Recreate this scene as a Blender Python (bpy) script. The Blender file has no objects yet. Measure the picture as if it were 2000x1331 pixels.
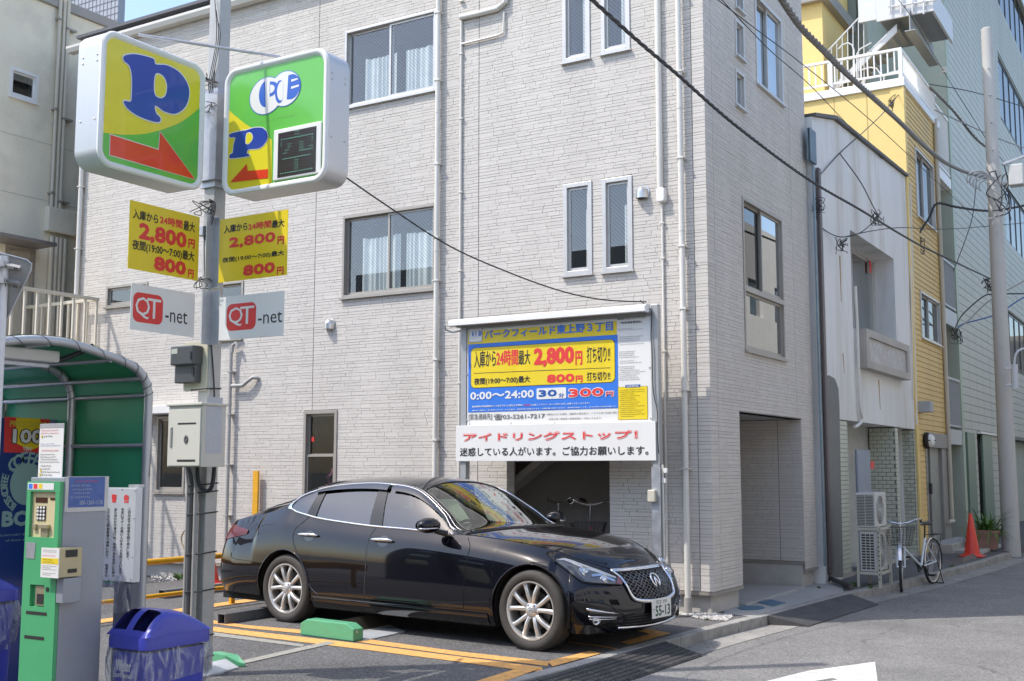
import bpy, bmesh, math, random
import numpy as np
from mathutils import Vector, Matrix
random.seed(7)
SC = bpy.context.scene
COL = SC.collection
# ------------------------------------------------------------------ camera
YAW, PITCH, FPX, CH = math.radians(31.16), math.radians(6.39), 2233.0, 1.55
cam = bpy.data.objects.new('camera', bpy.data.cameras.new('camera'))
cam.data.sensor_width = 36.0
cam.data.lens = FPX / 2000 * 36.0
cam.data.clip_start = 0.1
cam.data.clip_end = 2000
cam.location = (0, 0, CH)
cam.rotation_euler = (math.pi / 2 + PITCH, 0, YAW)
COL.objects.link(cam)
SC.camera = cam
# ------------------------------------------------------------------ light
SUNDIR = Vector((1.06, 1.0, -2.2)).normalized()
world = bpy.data.worlds.new('World')
SC.world = world
world.use_nodes = True
wn = world.node_tree
bg = wn.nodes['Background']
sky = wn.nodes.new('ShaderNodeTexSky')
sky.sky_type = 'NISHITA'
sky.sun_disc = False
sky.sun_elevation = math.asin(-SUNDIR.z)
sky.sun_rotation = math.atan2(-SUNDIR.x, -SUNDIR.y) % (2 * math.pi)
sky.air_density = 1.0
sky.dust_density = 1.6
sky.ozone_density = 1.0
wn.links.new(sky.outputs[0], bg.inputs[0])
bg.inputs[1].default_value = 0.15
sun = bpy.data.objects.new('sun', bpy.data.lights.new('sun', 'SUN'))
sun.data.energy = 2.0
sun.data.angle = math.radians(0.55)
sun.data.color = (1.0, 0.95, 0.88)
sun.rotation_euler = SUNDIR.to_track_quat('-Z', 'Y').to_euler()
sun.location = (-20, -20, 40)
COL.objects.link(sun)
SC.view_settings.view_transform = 'Standard'
SC.view_settings.look = 'None'
SC.view_settings.gamma = 1.0
SC.view_settings.use_curve_mapping = False
SC.view_settings.exposure = 1.17
SC.cycles.max_bounces = 8
SC.cycles.diffuse_bounces = 4
SC.cycles.glossy_bounces = 4
SC.cycles.transparent_max_bounces = 12
SC.cycles.caustics_reflective = False
SC.cycles.caustics_refractive = False
SC.cycles.use_denoising = True
# ------------------------------------------------------------------ photogrammetry of the place
_f = np.array([-math.sin(YAW) * math.cos(PITCH), math.cos(YAW) * math.cos(PITCH), math.sin(PITCH)])
_r = np.array([math.cos(YAW), math.sin(YAW), 0.0])
_u = np.cross(_r, _f)
_o = np.array([0, 0, CH])
def ray(px, py):
 return _r * (px - 1000) + _u * (665.5 - py) + _f * FPX
def onp(px, py, ax, v):
 d = ray(px, py); t = (v - _o[ax]) / d[ax]
 return Vector(_o + d * t)
def atd(px, py, dep):
 return Vector(_o + ray(px, py) * dep / FPX)
def proj(p):
 q = np.array(p, float) - _o
 return 1000 + FPX * (q @ _r) / (q @ _f), 665.5 - FPX * (q @ _u) / (q @ _f)
# ------------------------------------------------------------------ materials
def lin(c):
 c = c.lstrip('#')
 v = [int(c[i:i + 2], 16) / 255 for i in (0, 2, 4)]
 return tuple(x / 12.92 if x <= 0.04045 else ((x + 0.055) / 1.055) ** 2.4 for x in v)
MATS = {}
def mat(name, rgb, rough=0.6, metal=0.0, var=0.06, scale=6.0, bump=0.0, bscale=60.0, island=0.0, coat=0.0, spec=0.5, stain=None, sscale=1.5, samt=0.3, stretch=1.0, rvar=0.0, trans=0.0, emit=None, estr=1.0):
 if name in MATS: return MATS[name]
 if isinstance(rgb, str): rgb = lin(rgb)
 m = bpy.data.materials.new(name); m.use_nodes = True
 nt = m.node_tree; N = nt.nodes; Lk = nt.links
 b = N['Principled BSDF']
 b.inputs['Roughness'].default_value = rough
 b.inputs['Metallic'].default_value = metal
 b.inputs['Specular IOR Level'].default_value = spec
 b.inputs['Coat Weight'].default_value = coat
 b.inputs['Coat Roughness'].default_value = 0.03
 if trans: b.inputs['Transmission Weight'].default_value = trans
 tc = N.new('ShaderNodeTexCoord')
 src = tc.outputs['Object']
 if stretch != 1.0:
  mp = N.new('ShaderNodeMapping'); mp.inputs['Scale'].default_value = (1, 1, 1 / stretch)
  Lk.new(src, mp.inputs[0]); src = mp.outputs[0]
 nz = N.new('ShaderNodeTexNoise'); nz.inputs['Scale'].default_value = scale; nz.inputs['Detail'].default_value = 6; nz.inputs['Roughness'].default_value = 0.65
 Lk.new(src, nz.inputs['Vector'])
 mr = N.new('ShaderNodeMapRange'); mr.inputs[1].default_value = 0.3; mr.inputs[2].default_value = 0.7
 mr.inputs[3].default_value = 1 - var; mr.inputs[4].default_value = 1 + var
 Lk.new(nz.outputs[0], mr.inputs[0])
 hs = N.new('ShaderNodeMix'); hs.data_type = 'RGBA'; hs.blend_type = 'MULTIPLY'; hs.inputs[0].default_value = 1
 hs.inputs[6].default_value = (*rgb, 1)
 Lk.new(mr.outputs[0], hs.inputs[7])
 out = hs.outputs[2]
 if island:
  gi = N.new('ShaderNodeNewGeometry')
  m2 = N.new('ShaderNodeMapRange'); m2.inputs[3].default_value = 1 - island; m2.inputs[4].default_value = 1 + island
  Lk.new(gi.outputs['Random Per Island'], m2.inputs[0])
  h2 = N.new('ShaderNodeMix'); h2.data_type = 'RGBA'; h2.blend_type = 'MULTIPLY'; h2.inputs[0].default_value = 1
  Lk.new(out, h2.inputs[6]); Lk.new(m2.outputs[0], h2.inputs[7]); out = h2.outputs[2]
 if stain is not None:
  if isinstance(stain, str): stain = lin(stain)
  n2 = N.new('ShaderNodeTexNoise'); n2.inputs['Scale'].default_value = sscale; n2.inputs['Detail'].default_value = 8; n2.inputs['Roughness'].default_value = 0.7
  Lk.new(src, n2.inputs['Vector'])
  m3 = N.new('ShaderNodeMapRange'); m3.inputs[1].default_value = 0.48; m3.inputs[2].default_value = 0.72; m3.inputs[3].default_value = 0; m3.inputs[4].default_value = samt
  Lk.new(n2.outputs[0], m3.inputs[0])
  h3 = N.new('ShaderNodeMix'); h3.data_type = 'RGBA'
  Lk.new(m3.outputs[0], h3.inputs[0]); Lk.new(out, h3.inputs[6]); h3.inputs[7].default_value = (*stain, 1); out = h3.outputs[2]
 Lk.new(out, b.inputs['Base Color'])
 if rvar:
  m4 = N.new('ShaderNodeMapRange'); m4.inputs[1].default_value = 0.3; m4.inputs[2].default_value = 0.7
  m4.inputs[3].default_value = max(0, rough - rvar); m4.inputs[4].default_value = rough + rvar
  Lk.new(nz.outputs[0], m4.inputs[0]); Lk.new(m4.outputs[0], b.inputs['Roughness'])
 if bump:
  n3 = N.new('ShaderNodeTexNoise'); n3.inputs['Scale'].default_value = bscale; n3.inputs['Detail'].default_value = 5
  Lk.new(tc.outputs['Object'], n3.inputs['Vector'])
  bp = N.new('ShaderNodeBump'); bp.inputs['Strength'].default_value = bump; bp.inputs['Distance'].default_value = 0.01
  Lk.new(n3.outputs[0], bp.inputs['Height']); Lk.new(bp.outputs[0], b.inputs['Normal'])
 if emit is not None:
  b.inputs['Emission Color'].default_value = (*emit, 1); b.inputs['Emission Strength'].default_value = estr
 MATS[name] = m
 return m
def glassmat(name, tint=(0.75, 0.8, 0.8), refl=0.12, rough=0.0, wire=0.0, fres=1.6):
 if name in MATS: return MATS[name]
 m = bpy.data.materials.new(name); m.use_nodes = True
 nt = m.node_tree; N = nt.nodes; Lk = nt.links
 for n in list(N):
  if n.type != 'OUTPUT_MATERIAL': N.remove(n)
 out = [n for n in N if n.type == 'OUTPUT_MATERIAL'][0]
 tr = N.new('ShaderNodeBsdfTransparent'); tr.inputs[0].default_value = (*tint, 1)
 gl = N.new('ShaderNodeBsdfGlossy'); gl.inputs['Roughness'].default_value = rough; gl.inputs[0].default_value = (1, 1, 1, 1)
 fr = N.new('ShaderNodeLayerWeight'); fr.inputs[0].default_value = 0.5
 pw = N.new('ShaderNodeMath'); pw.operation = 'POWER'; pw.inputs[1].default_value = 4.5; Lk.new(fr.outputs['Facing'], pw.inputs[0])
 mx = N.new('ShaderNodeMath'); mx.operation = 'MULTIPLY_ADD'; mx.inputs[1].default_value = min(fres, 1.0); mx.inputs[2].default_value = refl + .045 * fres; mx.use_clamp = True
 Lk.new(pw.outputs[0], mx.inputs[0])
 ms = N.new('ShaderNodeMixShader'); Lk.new(mx.outputs[0], ms.inputs[0]); Lk.new(tr.outputs[0], ms.inputs[1]); Lk.new(gl.outputs[0], ms.inputs[2])
 last = ms.outputs[0]
 if wire:
  tc = N.new('ShaderNodeTexCoord')
  mp = N.new('ShaderNodeMapping'); mp.inputs['Rotation'].default_value = (0, math.radians(45), 0); mp.inputs['Scale'].default_value = (1, 1, 1)
  wv = N.new('ShaderNodeTexWave'); wv.wave_type = 'BANDS'; wv.bands_direction = 'X'; wv.inputs['Scale'].default_value = wire
  Lk.new(tc.outputs['Object'], mp.inputs[0]); Lk.new(mp.outputs[0], wv.inputs[0])
  mr = N.new('ShaderNodeMapRange'); mr.inputs[1].default_value = 0.75; mr.inputs[2].default_value = 0.95; mr.inputs[4].default_value = 0.28
  Lk.new(wv.outputs[1], mr.inputs[0])
  df = N.new('ShaderNodeBsdfDiffuse'); df.inputs[0].default_value = (0.10, 0.11, 0.11, 1)
  m2 = N.new('ShaderNodeMixShader'); Lk.new(mr.outputs[0], m2.inputs[0]); Lk.new(last, m2.inputs[1]); Lk.new(df.outputs[0], m2.inputs[2]); last = m2.outputs[0]
 Lk.new(last, out.inputs[0])
 MATS[name] = m
 return m
# ------------------------------------------------------------------ objects
def world_of(p):
 m = Matrix.Identity(4); ch = []
 while p is not None: ch.append(p); p = p.parent
 for q in reversed(ch):
  m = m @ (q.matrix_parent_inverse if q.parent else Matrix.Identity(4)) @ q.matrix_basis
 return m
def setp(o, parent):
 if parent is not None:
  o.parent = parent; o.matrix_parent_inverse = world_of(parent).inverted()
def tag(o, label=None, cat=None, group=None, kind=None):
 if label: o['label'] = label
 if cat: o['category'] = cat
 if group: o['group'] = group
 if kind: o['kind'] = kind
 return o
def thing(name, label, cat, loc=(0, 0, 0), group=None, rz=0.0):
 o = bpy.data.objects.new(name, None); o.empty_display_size = 0.1; COL.objects.link(o)
 o.location = loc; o.rotation_euler = (0, 0, rz)
 return tag(o, label, cat, group)
def copy_tree(o, parent=None):
 c = o.copy(); COL.objects.link(c)
 if parent is not None: c.parent = parent
 for ch in list(o.children): copy_tree(ch, c)
 return c
class MB:
 def __init__(s, M=None): s.v = []; s.f = []; s.M = M
 def add(s, vs, fs):
  n = len(s.v)
  if s.M is not None: vs = [s.M @ Vector(v) for v in vs]
  s.v += [tuple(v) for v in vs]; s.f += [tuple(i + n for i in f) for f in fs]
  return s
 def box(s, x0, x1, y0, y1, z0, z1):
  if x0 > x1: x0, x1 = x1, x0
  if y0 > y1: y0, y1 = y1, y0
  if z0 > z1: z0, z1 = z1, z0
  v = [(x, y, z) for z in (z0, z1) for y in (y0, y1) for x in (x0, x1)]
  return s.add(v, [(0, 2, 3, 1), (4, 5, 7, 6), (0, 1, 5, 4), (2, 6, 7, 3), (0, 4, 6, 2), (1, 3, 7, 5)])
 def tube(s, pts, r, n=8, cap=True, flat=1.0, up=(0, 0, 1)):
  pts = [Vector(p) for p in pts]; k = len(pts); vs = []; fs = []
  rr = r if hasattr(r, '__len__') else [r] * k
  prev = None
  for i, p in enumerate(pts):
   t = (pts[min(i + 1, k - 1)] - pts[max(i - 1, 0)])
   if t.length < 1e-9: t = Vector((0, 0, 1))
   t.normalize()
   if prev is None:
    a = Vector(up) if abs(t.dot(Vector(up))) < 0.95 else Vector((1, 0, 0))
    if abs(t.dot(a)) > 0.95: a = Vector((0, 1, 0))
   else: a = prev
   x = (a - t * a.dot(t)).normalized(); y = t.cross(x); prev = x
   for j in range(n):
    g = 2 * math.pi * j / n
    vs.append(p + x * (rr[i] * math.cos(g)) + y * (rr[i] * flat * math.sin(g)))
  for i in range(k - 1):
   for j in range(n):
    a = i * n + j; b = i * n + (j + 1) % n
    fs.append((a, b, b + n, a + n))
  if cap: fs.append(tuple(range(n))[::-1]); fs.append(tuple(range((k - 1) * n, k * n)))
  return s.add(vs, fs)
 def lathe(s, prof, O=(0, 0, 0), ax=(0, 0, 1), n=24, a0=0, a1=2 * math.pi):
  ax = Vector(ax).normalized(); O = Vector(O)
  x = ax.orthogonal().normalized(); y = ax.cross(x); vs = []; fs = []
  full = abs(a1 - a0 - 2 * math.pi) < 1e-6; m = n if full else n + 1
  for (r, h) in prof:
   for j in range(m):
    g = a0 + (a1 - a0) * j / n
    vs.append(O + ax * h + (x * math.cos(g) + y * math.sin(g)) * r)
  for i in range(len(prof) - 1):
   for j in range(n):
    a = i * m + j; b = i * m + (j + 1) % m
    fs.append((a, b, b + m, a + m))
  return s.add(vs, fs)
 def sphere(s, c, r, n=10, sq=(1, 1, 1)):
  c = Vector(c); vs = []; fs = []
  for i in range(n + 1):
   th = math.pi * i / n
   for j in range(2 * n):
    g = math.pi * j / n
    vs.append(c + Vector((r * sq[0] * math.sin(th) * math.cos(g), r * sq[1] * math.sin(th) * math.sin(g), r * sq[2] * math.cos(th))))
  for i in range(n):
   for j in range(2 * n):
    a = i * 2 * n + j; b = i * 2 * n + (j + 1) % (2 * n)
    fs.append((a, a + 2 * n, b + 2 * n, b))
  return s.add(vs, fs)
 def grid(s, P, flip=False):
  P = np.asarray(P); a, b = P.shape[:2]
  fs = []
  for i in range(a - 1):
   for j in range(b - 1):
    q = (i * b + j, i * b + j + 1, (i + 1) * b + j + 1, (i + 1) * b + j)
    fs.append(q[::-1] if flip else q)
  return s.add([tuple(p) for p in P.reshape(-1, 3)], fs)
 def prism(s, pts, d0, d1, F=None):
  n = len(pts)
  pt = (lambda u, v, d: (u, v, d)) if F is None else F.pt
  return s.add([pt(u, v, d0) for u, v in pts] + [pt(u, v, d1) for u, v in pts],
      [tuple(range(n))[::-1], tuple(range(n, 2 * n))] + [(i, (i + 1) % n, n + (i + 1) % n, n + i) for i in range(n)])
 def build(s, name, m, parent=None, smooth=False, bevel=0, kind=None, label=None, cat=None, group=None, seg=2):
  me = bpy.data.meshes.new(name); me.from_pydata(s.v, [], s.f); me.update()
  if m is not None: me.materials.append(m)
  if smooth:
   me.polygons.foreach_set('use_smooth', [True] * len(me.polygons))
   if smooth != 'all':
    try: me.set_sharp_from_angle(angle=math.radians(40))
    except Exception: pass
  o = bpy.data.objects.new(name, me); COL.objects.link(o); setp(o, parent)
  if bevel:
   md = o.modifiers.new('bevel', 'BEVEL'); md.width = bevel; md.segments = seg; md.limit_method = 'ANGLE'; md.angle_limit = math.radians(50); md.harden_normals = False
  return tag(o, label, cat, group, kind)
def struct(mb, name, m, **k): return mb.build(name, m, None, kind='structure', **k)
class Frame:
 """a plane in the place: U right, V up, N towards the viewer"""
 def __init__(s, ax, val):
  s.ax = ax; s.val = val
  s.U = Vector((1, 0, 0)) if ax == 1 else Vector((0, 1, 0)) if ax == 0 else Vector((1, 0, 0))
  s.V = Vector((0, 0, 1)) if ax != 2 else Vector((0, 1, 0))
  s.N = s.U.cross(s.V)
  s.O = Vector([val if i == ax else 0 for i in range(3)])
 def pt(s, u, v, d=0.0): return s.O + s.U * u + s.V * v + s.N * d
 def uv(s, px, py):
  p = onp(px, py, s.ax, s.val)
  return (p - s.O).dot(s.U), (p - s.O).dot(s.V)
 def box(s, mb, u0, u1, v0, v1, d0, d1):
  a = s.pt(u0, v0, d0); b = s.pt(u1, v1, d1)
  return mb.box(a.x, b.x, a.y, b.y, a.z, b.z)
 def rbox(s, mb, u0, u1, v0, v1, d0, d1, r, n=5):
  pts = []
  for cx, cy, a in ((u1 - r, v1 - r, 0), (u0 + r, v1 - r, 90), (u0 + r, v0 + r, 180), (u1 - r, v0 + r, 270)):
   for i in range(n + 1):
    g = math.radians(a + 90 * i / n); pts.append((cx + r * math.cos(g), cy + r * math.sin(g)))
  mb.prism(pts, d0, d1, s); return pts
 def poly(s, mb, pts, d=0.0): return mb.add([s.pt(u, v, d) for u, v in pts], [tuple(range(len(pts)))])
 def pxpoly(s, L, sc=1.0, ox=0, oy=0): return [s.uv(ox + x / sc, oy + y / sc) for x, y in L]
def crom(P, k=6, closed=False):
 P = [np.array(p, float) for p in P]; n = len(P); out = []
 rng = n if closed else n - 1
 for i in range(rng):
  if closed: a, b, c, d = P[(i - 1) % n], P[i], P[(i + 1) % n], P[(i + 2) % n]
  else: a, b, c, d = P[max(i - 1, 0)], P[i], P[i + 1], P[min(i + 2, n - 1)]
  for j in range(k):
   t = j / k
   out.append(tuple(0.5 * ((2 * b) + (c - a) * t + (2 * a - 5 * b + 4 * c - d) * t * t + (3 * b - a - 3 * c + d) * t ** 3)))
 if not closed: out.append(tuple(P[-1]))
 return out
_tc = {}
def text_geo(s, bold=0.0, res=2):
 k = (s, bold, res)
 if k in _tc: return _tc[k]
 c = bpy.data.curves.new('t', 'FONT'); c.body = s; c.resolution_u = res; c.offset = bold
 o = bpy.data.objects.new('t', c); m = bpy.data.meshes.new_from_object(o)
 V = np.array([v.co[:2] for v in m.vertices]) if len(m.vertices) else np.zeros((1, 2)); Fc = [tuple(p.vertices) for p in m.polygons]
 bpy.data.objects.remove(o); bpy.data.curves.remove(c); bpy.data.meshes.remove(m)
 _tc[k] = (V, Fc); return _tc[k]
def lettering(fr, parent, m, items, d=0.003, name='lettering', **kw):
 """items: (text, u0, v0, u1, v1, bold): text stretched into the box; u0 may be given with slope"""
 mb = MB()
 for it in items:
  s, u0, v0, u1, v1 = it[:5]; bold = it[5] if len(it) > 5 else 0.0
  V, Fc = text_geo(s, 0.0)
  x0, y0 = V.min(0); x1, y1 = V.max(0)
  if v1 is None: v1 = v0 + (u1 - u0) * (y1 - y0) / max(x1 - x0, 1e-6)
  # heavier strokes: the same outlines again, shifted by a fraction of the letter height
  em = min(abs(v1 - v0) / (y1 - y0), abs(u1 - u0) / (x1 - x0)); b = bold * em
  offs = [(0, 0)] if b < 1e-5 else [(math.cos(g) * b, math.sin(g) * b) for g in np.linspace(0, 2 * math.pi, 9 if len(s) < 30 else 5)[:-1]] + [(0, 0)]
  su = (u1 - u0 - 2 * b) / (x1 - x0 + 1e-9); sv = (v1 - v0 - 2 * b) / (y1 - y0 + 1e-9)
  for k, (ox, oy) in enumerate(offs):
   mb.add([fr.pt(u0 + b + ox + (x - x0) * su, v0 + b + oy + (y - y0) * sv, d + k * 0.00008) for x, y in V], Fc)
 return mb.build(name, m, parent, **kw)
def pxbox(fr, x0, y0, x1, y1):
 """box from the photo position of the bottom left (x0,y0) and top right (x1,y1)"""
 a = fr.uv(x0, y0); b = fr.uv(x1, y1); return a[0], a[1], b[0], b[1]
# ------------------------------------------------------------------ palette
M_siding = mat('pale_stone_siding', (0.575, 0.54, 0.495), 0.85, var=0.05, scale=2.5, bump=0.4, bscale=75, island=0.03, stain=(0.47, 0.43, 0.37), samt=0.3, sscale=1.3, stretch=5)
M_joint = mat('siding_joint', (0.25, 0.23, 0.21), 0.9)
M_taupe = mat('taupe_aluminium', (0.36, 0.33, 0.29), 0.4, 0.3)
M_silverframe = mat('pale_aluminium', (0.56, 0.54, 0.51), 0.35, 0.4)
M_pipe = mat('white_pvc', (0.66, 0.635, 0.58), 0.45, var=0.04, stain=(0.35, 0.32, 0.27), samt=0.2)
M_pvcgrey = mat('grey_pvc', (0.38, 0.37, 0.35), 0.5)
M_concrete = mat('concrete', (0.40, 0.385, 0.36), 0.85, var=0.12, scale=5, bump=0.4, bscale=120, stain=(0.2, 0.19, 0.17), samt=0.4)
M_darkroom = mat('dark_interior', (0.05, 0.05, 0.05), 0.9)
M_steel = mat('stainless_steel', (0.6, 0.58, 0.55), 0.3, 0.9)
M_galv = mat('galvanised_steel', (0.50, 0.51, 0.53), 0.42, 0.7, var=0.12, scale=12, rvar=0.1)
M_white = mat('white_paint', (0.78, 0.77, 0.75), 0.45, var=0.04, stain=(0.5, 0.46, 0.38), samt=0.25)
M_black = mat('black_rubber', (0.02, 0.02, 0.021), 0.55, var=0.1)
M_cable = mat('cable_sheath', (0.035, 0.035, 0.038), 0.6, var=0.2, scale=30)
M_red = mat('red_print', (0.72, 0.045, 0.04), 0.45)
M_ink = mat('black_print', (0.025, 0.023, 0.022), 0.5)
M_yellowp = mat('yellow_print', (0.80, 0.60, 0.02), 0.35, var=0.06, stain=(0.62, 0.50, 0.12), samt=0.35, sscale=3, stretch=3)
M_bluep = mat('blue_print', (0.03, 0.12, 0.50), 0.35)
M_whitep = mat('white_print', (0.76, 0.75, 0.72), 0.35, var=0.03, stain=(0.62, 0.58, 0.50), samt=0.3, sscale=3, stretch=3)
M_curtain = mat('pale_curtain', (0.70, 0.74, 0.72), 0.9, var=0.08)
M_glassw = glassmat('wired_glass', (0.86, 0.89, 0.89), 0.06, wire=9)
M_glasslow = glassmat('ground_floor_glass', (0.55, 0.58, 0.58), 0.0, wire=9, fres=0.6)
M_glass = glassmat('window_glass', (0.7, 0.75, 0.76), 0.14)
M_glassb = glassmat('mirror_glass', (0.35, 0.40, 0.42), 0.25)
M_glassd = glassmat('dark_glass', (0.30, 0.34, 0.38), 0.06, fres=0.55)
# ------------------------------------------------------------------ ground
def asphalt(name, rgb, amt=0.5, crack=False):
 m = mat(name, rgb, 0.85, var=0.14, scale=1.3, bump=0.0, stain=tuple(c * .55 for c in rgb), samt=0.5, sscale=0.9)
 nt = m.node_tree; N = nt.nodes; Lk = nt.links; b = N['Principled BSDF']
 tc = [n for n in N if n.type == 'TEX_COORD'][0]
 old = b.inputs['Base Color'].links[0].from_socket
 vo = N.new('ShaderNodeTexVoronoi'); vo.inputs['Scale'].default_value = 95; Lk.new(tc.outputs['Object'], vo.inputs['Vector'])
 sp = N.new('ShaderNodeSeparateColor'); Lk.new(vo.outputs['Color'], sp.inputs[0])
 mr = N.new('ShaderNodeMapRange'); mr.inputs[1].default_value = 0.0; mr.inputs[2].default_value = 1; mr.inputs[3].default_value = 1 - amt; mr.inputs[4].default_value = 1 + amt * 1.1
 Lk.new(sp.outputs[0], mr.inputs[0])
 mx = N.new('ShaderNodeMix'); mx.data_type = 'RGBA'; mx.blend_type = 'MULTIPLY'; mx.inputs[0].default_value = 1
 Lk.new(old, mx.inputs[6]); Lk.new(mr.outputs[0], mx.inputs[7])
 # light chips
 v2 = N.new('ShaderNodeTexVoronoi'); v2.inputs['Scale'].default_value = 38; Lk.new(tc.outputs['Object'], v2.inputs['Vector'])
 s2 = N.new('ShaderNodeSeparateColor'); Lk.new(v2.outputs['Color'], s2.inputs[0])
 lt = N.new('ShaderNodeMath'); lt.operation = 'GREATER_THAN'; lt.inputs[1].default_value = 0.93; Lk.new(s2.outputs[1], lt.inputs[0])
 ds = N.new('ShaderNodeMath'); ds.operation = 'LESS_THAN'; ds.inputs[1].default_value = 0.25; Lk.new(v2.outputs['Distance'], ds.inputs[0])
 ml = N.new('ShaderNodeMath'); ml.operation = 'MULTIPLY'; Lk.new(lt.outputs[0], ml.inputs[0]); Lk.new(ds.outputs[0], ml.inputs[1])
 mc = N.new('ShaderNodeMix'); mc.data_type = 'RGBA'; Lk.new(ml.outputs[0], mc.inputs[0]); Lk.new(mx.outputs[2], mc.inputs[6]); mc.inputs[7].default_value = (0.36, 0.34, 0.32, 1)
 fin = mc.outputs[2]
 if crack:
  v3 = N.new('ShaderNodeTexVoronoi'); v3.feature = 'DISTANCE_TO_EDGE'; v3.inputs['Scale'].default_value = 0.42
  nz = N.new('ShaderNodeTexNoise'); nz.inputs['Scale'].default_value = 2.2; nz.inputs['Detail'].default_value = 6; Lk.new(tc.outputs['Object'], nz.inputs['Vector'])
  va = N.new('ShaderNodeVectorMath'); va.operation = 'MULTIPLY_ADD'; va.inputs[1].default_value = (.5, .5, 0); Lk.new(nz.outputs[1], va.inputs[0]); Lk.new(tc.outputs['Object'], va.inputs[2]); Lk.new(va.outputs[0], v3.inputs['Vector'])
  cr = N.new('ShaderNodeMapRange'); cr.inputs[1].default_value = .002; cr.inputs[2].default_value = .007; cr.inputs[3].default_value = .45; cr.inputs[4].default_value = 0; Lk.new(v3.outputs[0], cr.inputs[0])
  mk = N.new('ShaderNodeMapRange'); mk.inputs[1].default_value = .5; mk.inputs[2].default_value = .6; Lk.new(nz.outputs[0], mk.inputs[0])
  mm = N.new('ShaderNodeMath'); mm.operation = 'MULTIPLY'; Lk.new(cr.outputs[0], mm.inputs[0]); Lk.new(mk.outputs[0], mm.inputs[1])
  m6 = N.new('ShaderNodeMix'); m6.data_type = 'RGBA'; Lk.new(mm.outputs[0], m6.inputs[0]); Lk.new(fin, m6.inputs[6]); m6.inputs[7].default_value = (.03, .03, .03, 1); fin = m6.outputs[2]
 Lk.new(fin, b.inputs['Base Color'])
 bp = N.new('ShaderNodeBump'); bp.inputs['Strength'].default_value = 0.7; bp.inputs['Distance'].default_value = 0.006
 Lk.new(vo.outputs['Distance'], bp.inputs['Height']); Lk.new(bp.outputs[0], b.inputs['Normal'])
 return m
M_lot = asphalt('dark_asphalt', (0.105, 0.102, 0.10), 0.6)
M_road = asphalt('road_asphalt', (0.18, 0.175, 0.168), 0.4, True)
ZR = -0.10
G = Frame(2, 0.0); GR = Frame(2, ZR)
kerb_px = [(975, 1331), (1100, 1299), (1230, 1262), (1373, 1225), (1464, 1204), (1538, 1185), (1645, 1157), (1760, 1133), (1897, 1099), (1961, 1080)]
kl = [onp(x, y, 2, 0) for x, y in kerb_px]
kl = [Vector((-4.42, -12, 0)), Vector((-4.42, 3, 0))] + kl
kl.append(kl[-1] + (kl[-1] - kl[-3]).normalized() * 40)
struct(MB().add([(-300, -300, ZR), (300, -300, ZR), (300, 600, ZR), (-300, 600, ZR)], [(0, 1, 2, 3)]), 'road', M_road)
n = len(kl)
lot_pts = [(p.x, p.y) for p in kl] + [(-60, kl[-1].y), (-60, -12)]
struct(MB().prism(lot_pts, ZR - 0.1, 0.0), 'parking_lot', M_lot)
M_kerb = mat('kerb_concrete', (0.30, 0.29, 0.27), 0.9, var=0.2, scale=9, bump=0.6, bscale=80, stain=(0.12, 0.115, 0.10), samt=0.55, sscale=3)
def along(pts, step):
 out = [];
 for a, b in zip(pts[:-1], pts[1:]):
  L = (b - a).length; k = max(1, round(L / step))
  for i in range(k): out.append((a.lerp(b, i / k), a.lerp(b, (i + 1) / k)))
 return out
kerb = struct(MB().add([(-4.3, 3, ZR + 0.002), (-4.29, 3, ZR + 0.002), (-4.3, 3.01, ZR + 0.002)], [(0, 1, 2)]), 'kerb', M_kerb)
for a, b in along(kl[1:-1], 0.6):
 d = (b - a).normalized(); nrm = Vector((d.y, -d.x, 0)); w = 0.13; g = 0.006
 a2 = a + d * g; b2 = b - d * g
 mb = MB(); h = 0.004 + random.uniform(0, 0.003)
 q = [a2, b2, b2 + nrm * w, a2 + nrm * w]
 vs = [(p.x, p.y, ZR - 0.05) for p in q] + [(p.x, p.y, h) for p in q]
 mb.add(vs, [(3, 2, 1, 0), (4, 5, 6, 7), (0, 1, 5, 4), (1, 2, 6, 5), (2, 3, 7, 6), (3, 0, 4, 7)])
 mb.build('kerb_stone', M_kerb, kerb, bevel=0.012)
# gutter strip of lighter concrete along the kerb
M_gut = mat('gutter_concrete', (0.27, 0.26, 0.24), 0.9, var=0.2, scale=4, bump=0.4, bscale=70, stain=(0.13, 0.12, 0.11), samt=0.5)
def strip(pts, off0, off1, z, name, m, **k):
 P = []
 for i, p in enumerate(pts):
  t = (pts[min(i + 1, len(pts) - 1)] - pts[max(i - 1, 0)]).normalized(); nr = Vector((t.y, -t.x, 0))
  P.append([tuple(Vector((p.x, p.y, z)) + nr * off0), tuple(Vector((p.x, p.y, z)) + nr * off1)])
 return struct(MB().grid(P, flip=True), name, m, **k)
strip(kl[4:-1], 0.12, 0.45, ZR + 0.004, 'gutter_strip', M_gut)
# concrete pad in front of the entrance
pad_px = [(1405, 1190), (1452, 1150), (1572, 1105), (1640, 1128), (1648, 1157), (1538, 1186), (1464, 1205), (1420, 1200)]
pad = [onp(x, y, 2, 0.0) for x, y in pad_px]
M_pad = mat('smooth_concrete', (0.36, 0.35, 0.33), 0.8, var=0.08, scale=2, bump=0.2, bscale=60, stain=(0.24, 0.23, 0.21), samt=0.4)
struct(MB().add([(p.x, p.y, 0.004) for p in pad] , [tuple(range(len(pad)))]), 'entrance_pad', M_pad)
struct(MB().box(-7.5, -4.56, 12.66, 14.9, -0.05, 0.03), 'entrance_floor', M_pad, bevel=0.005)
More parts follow.
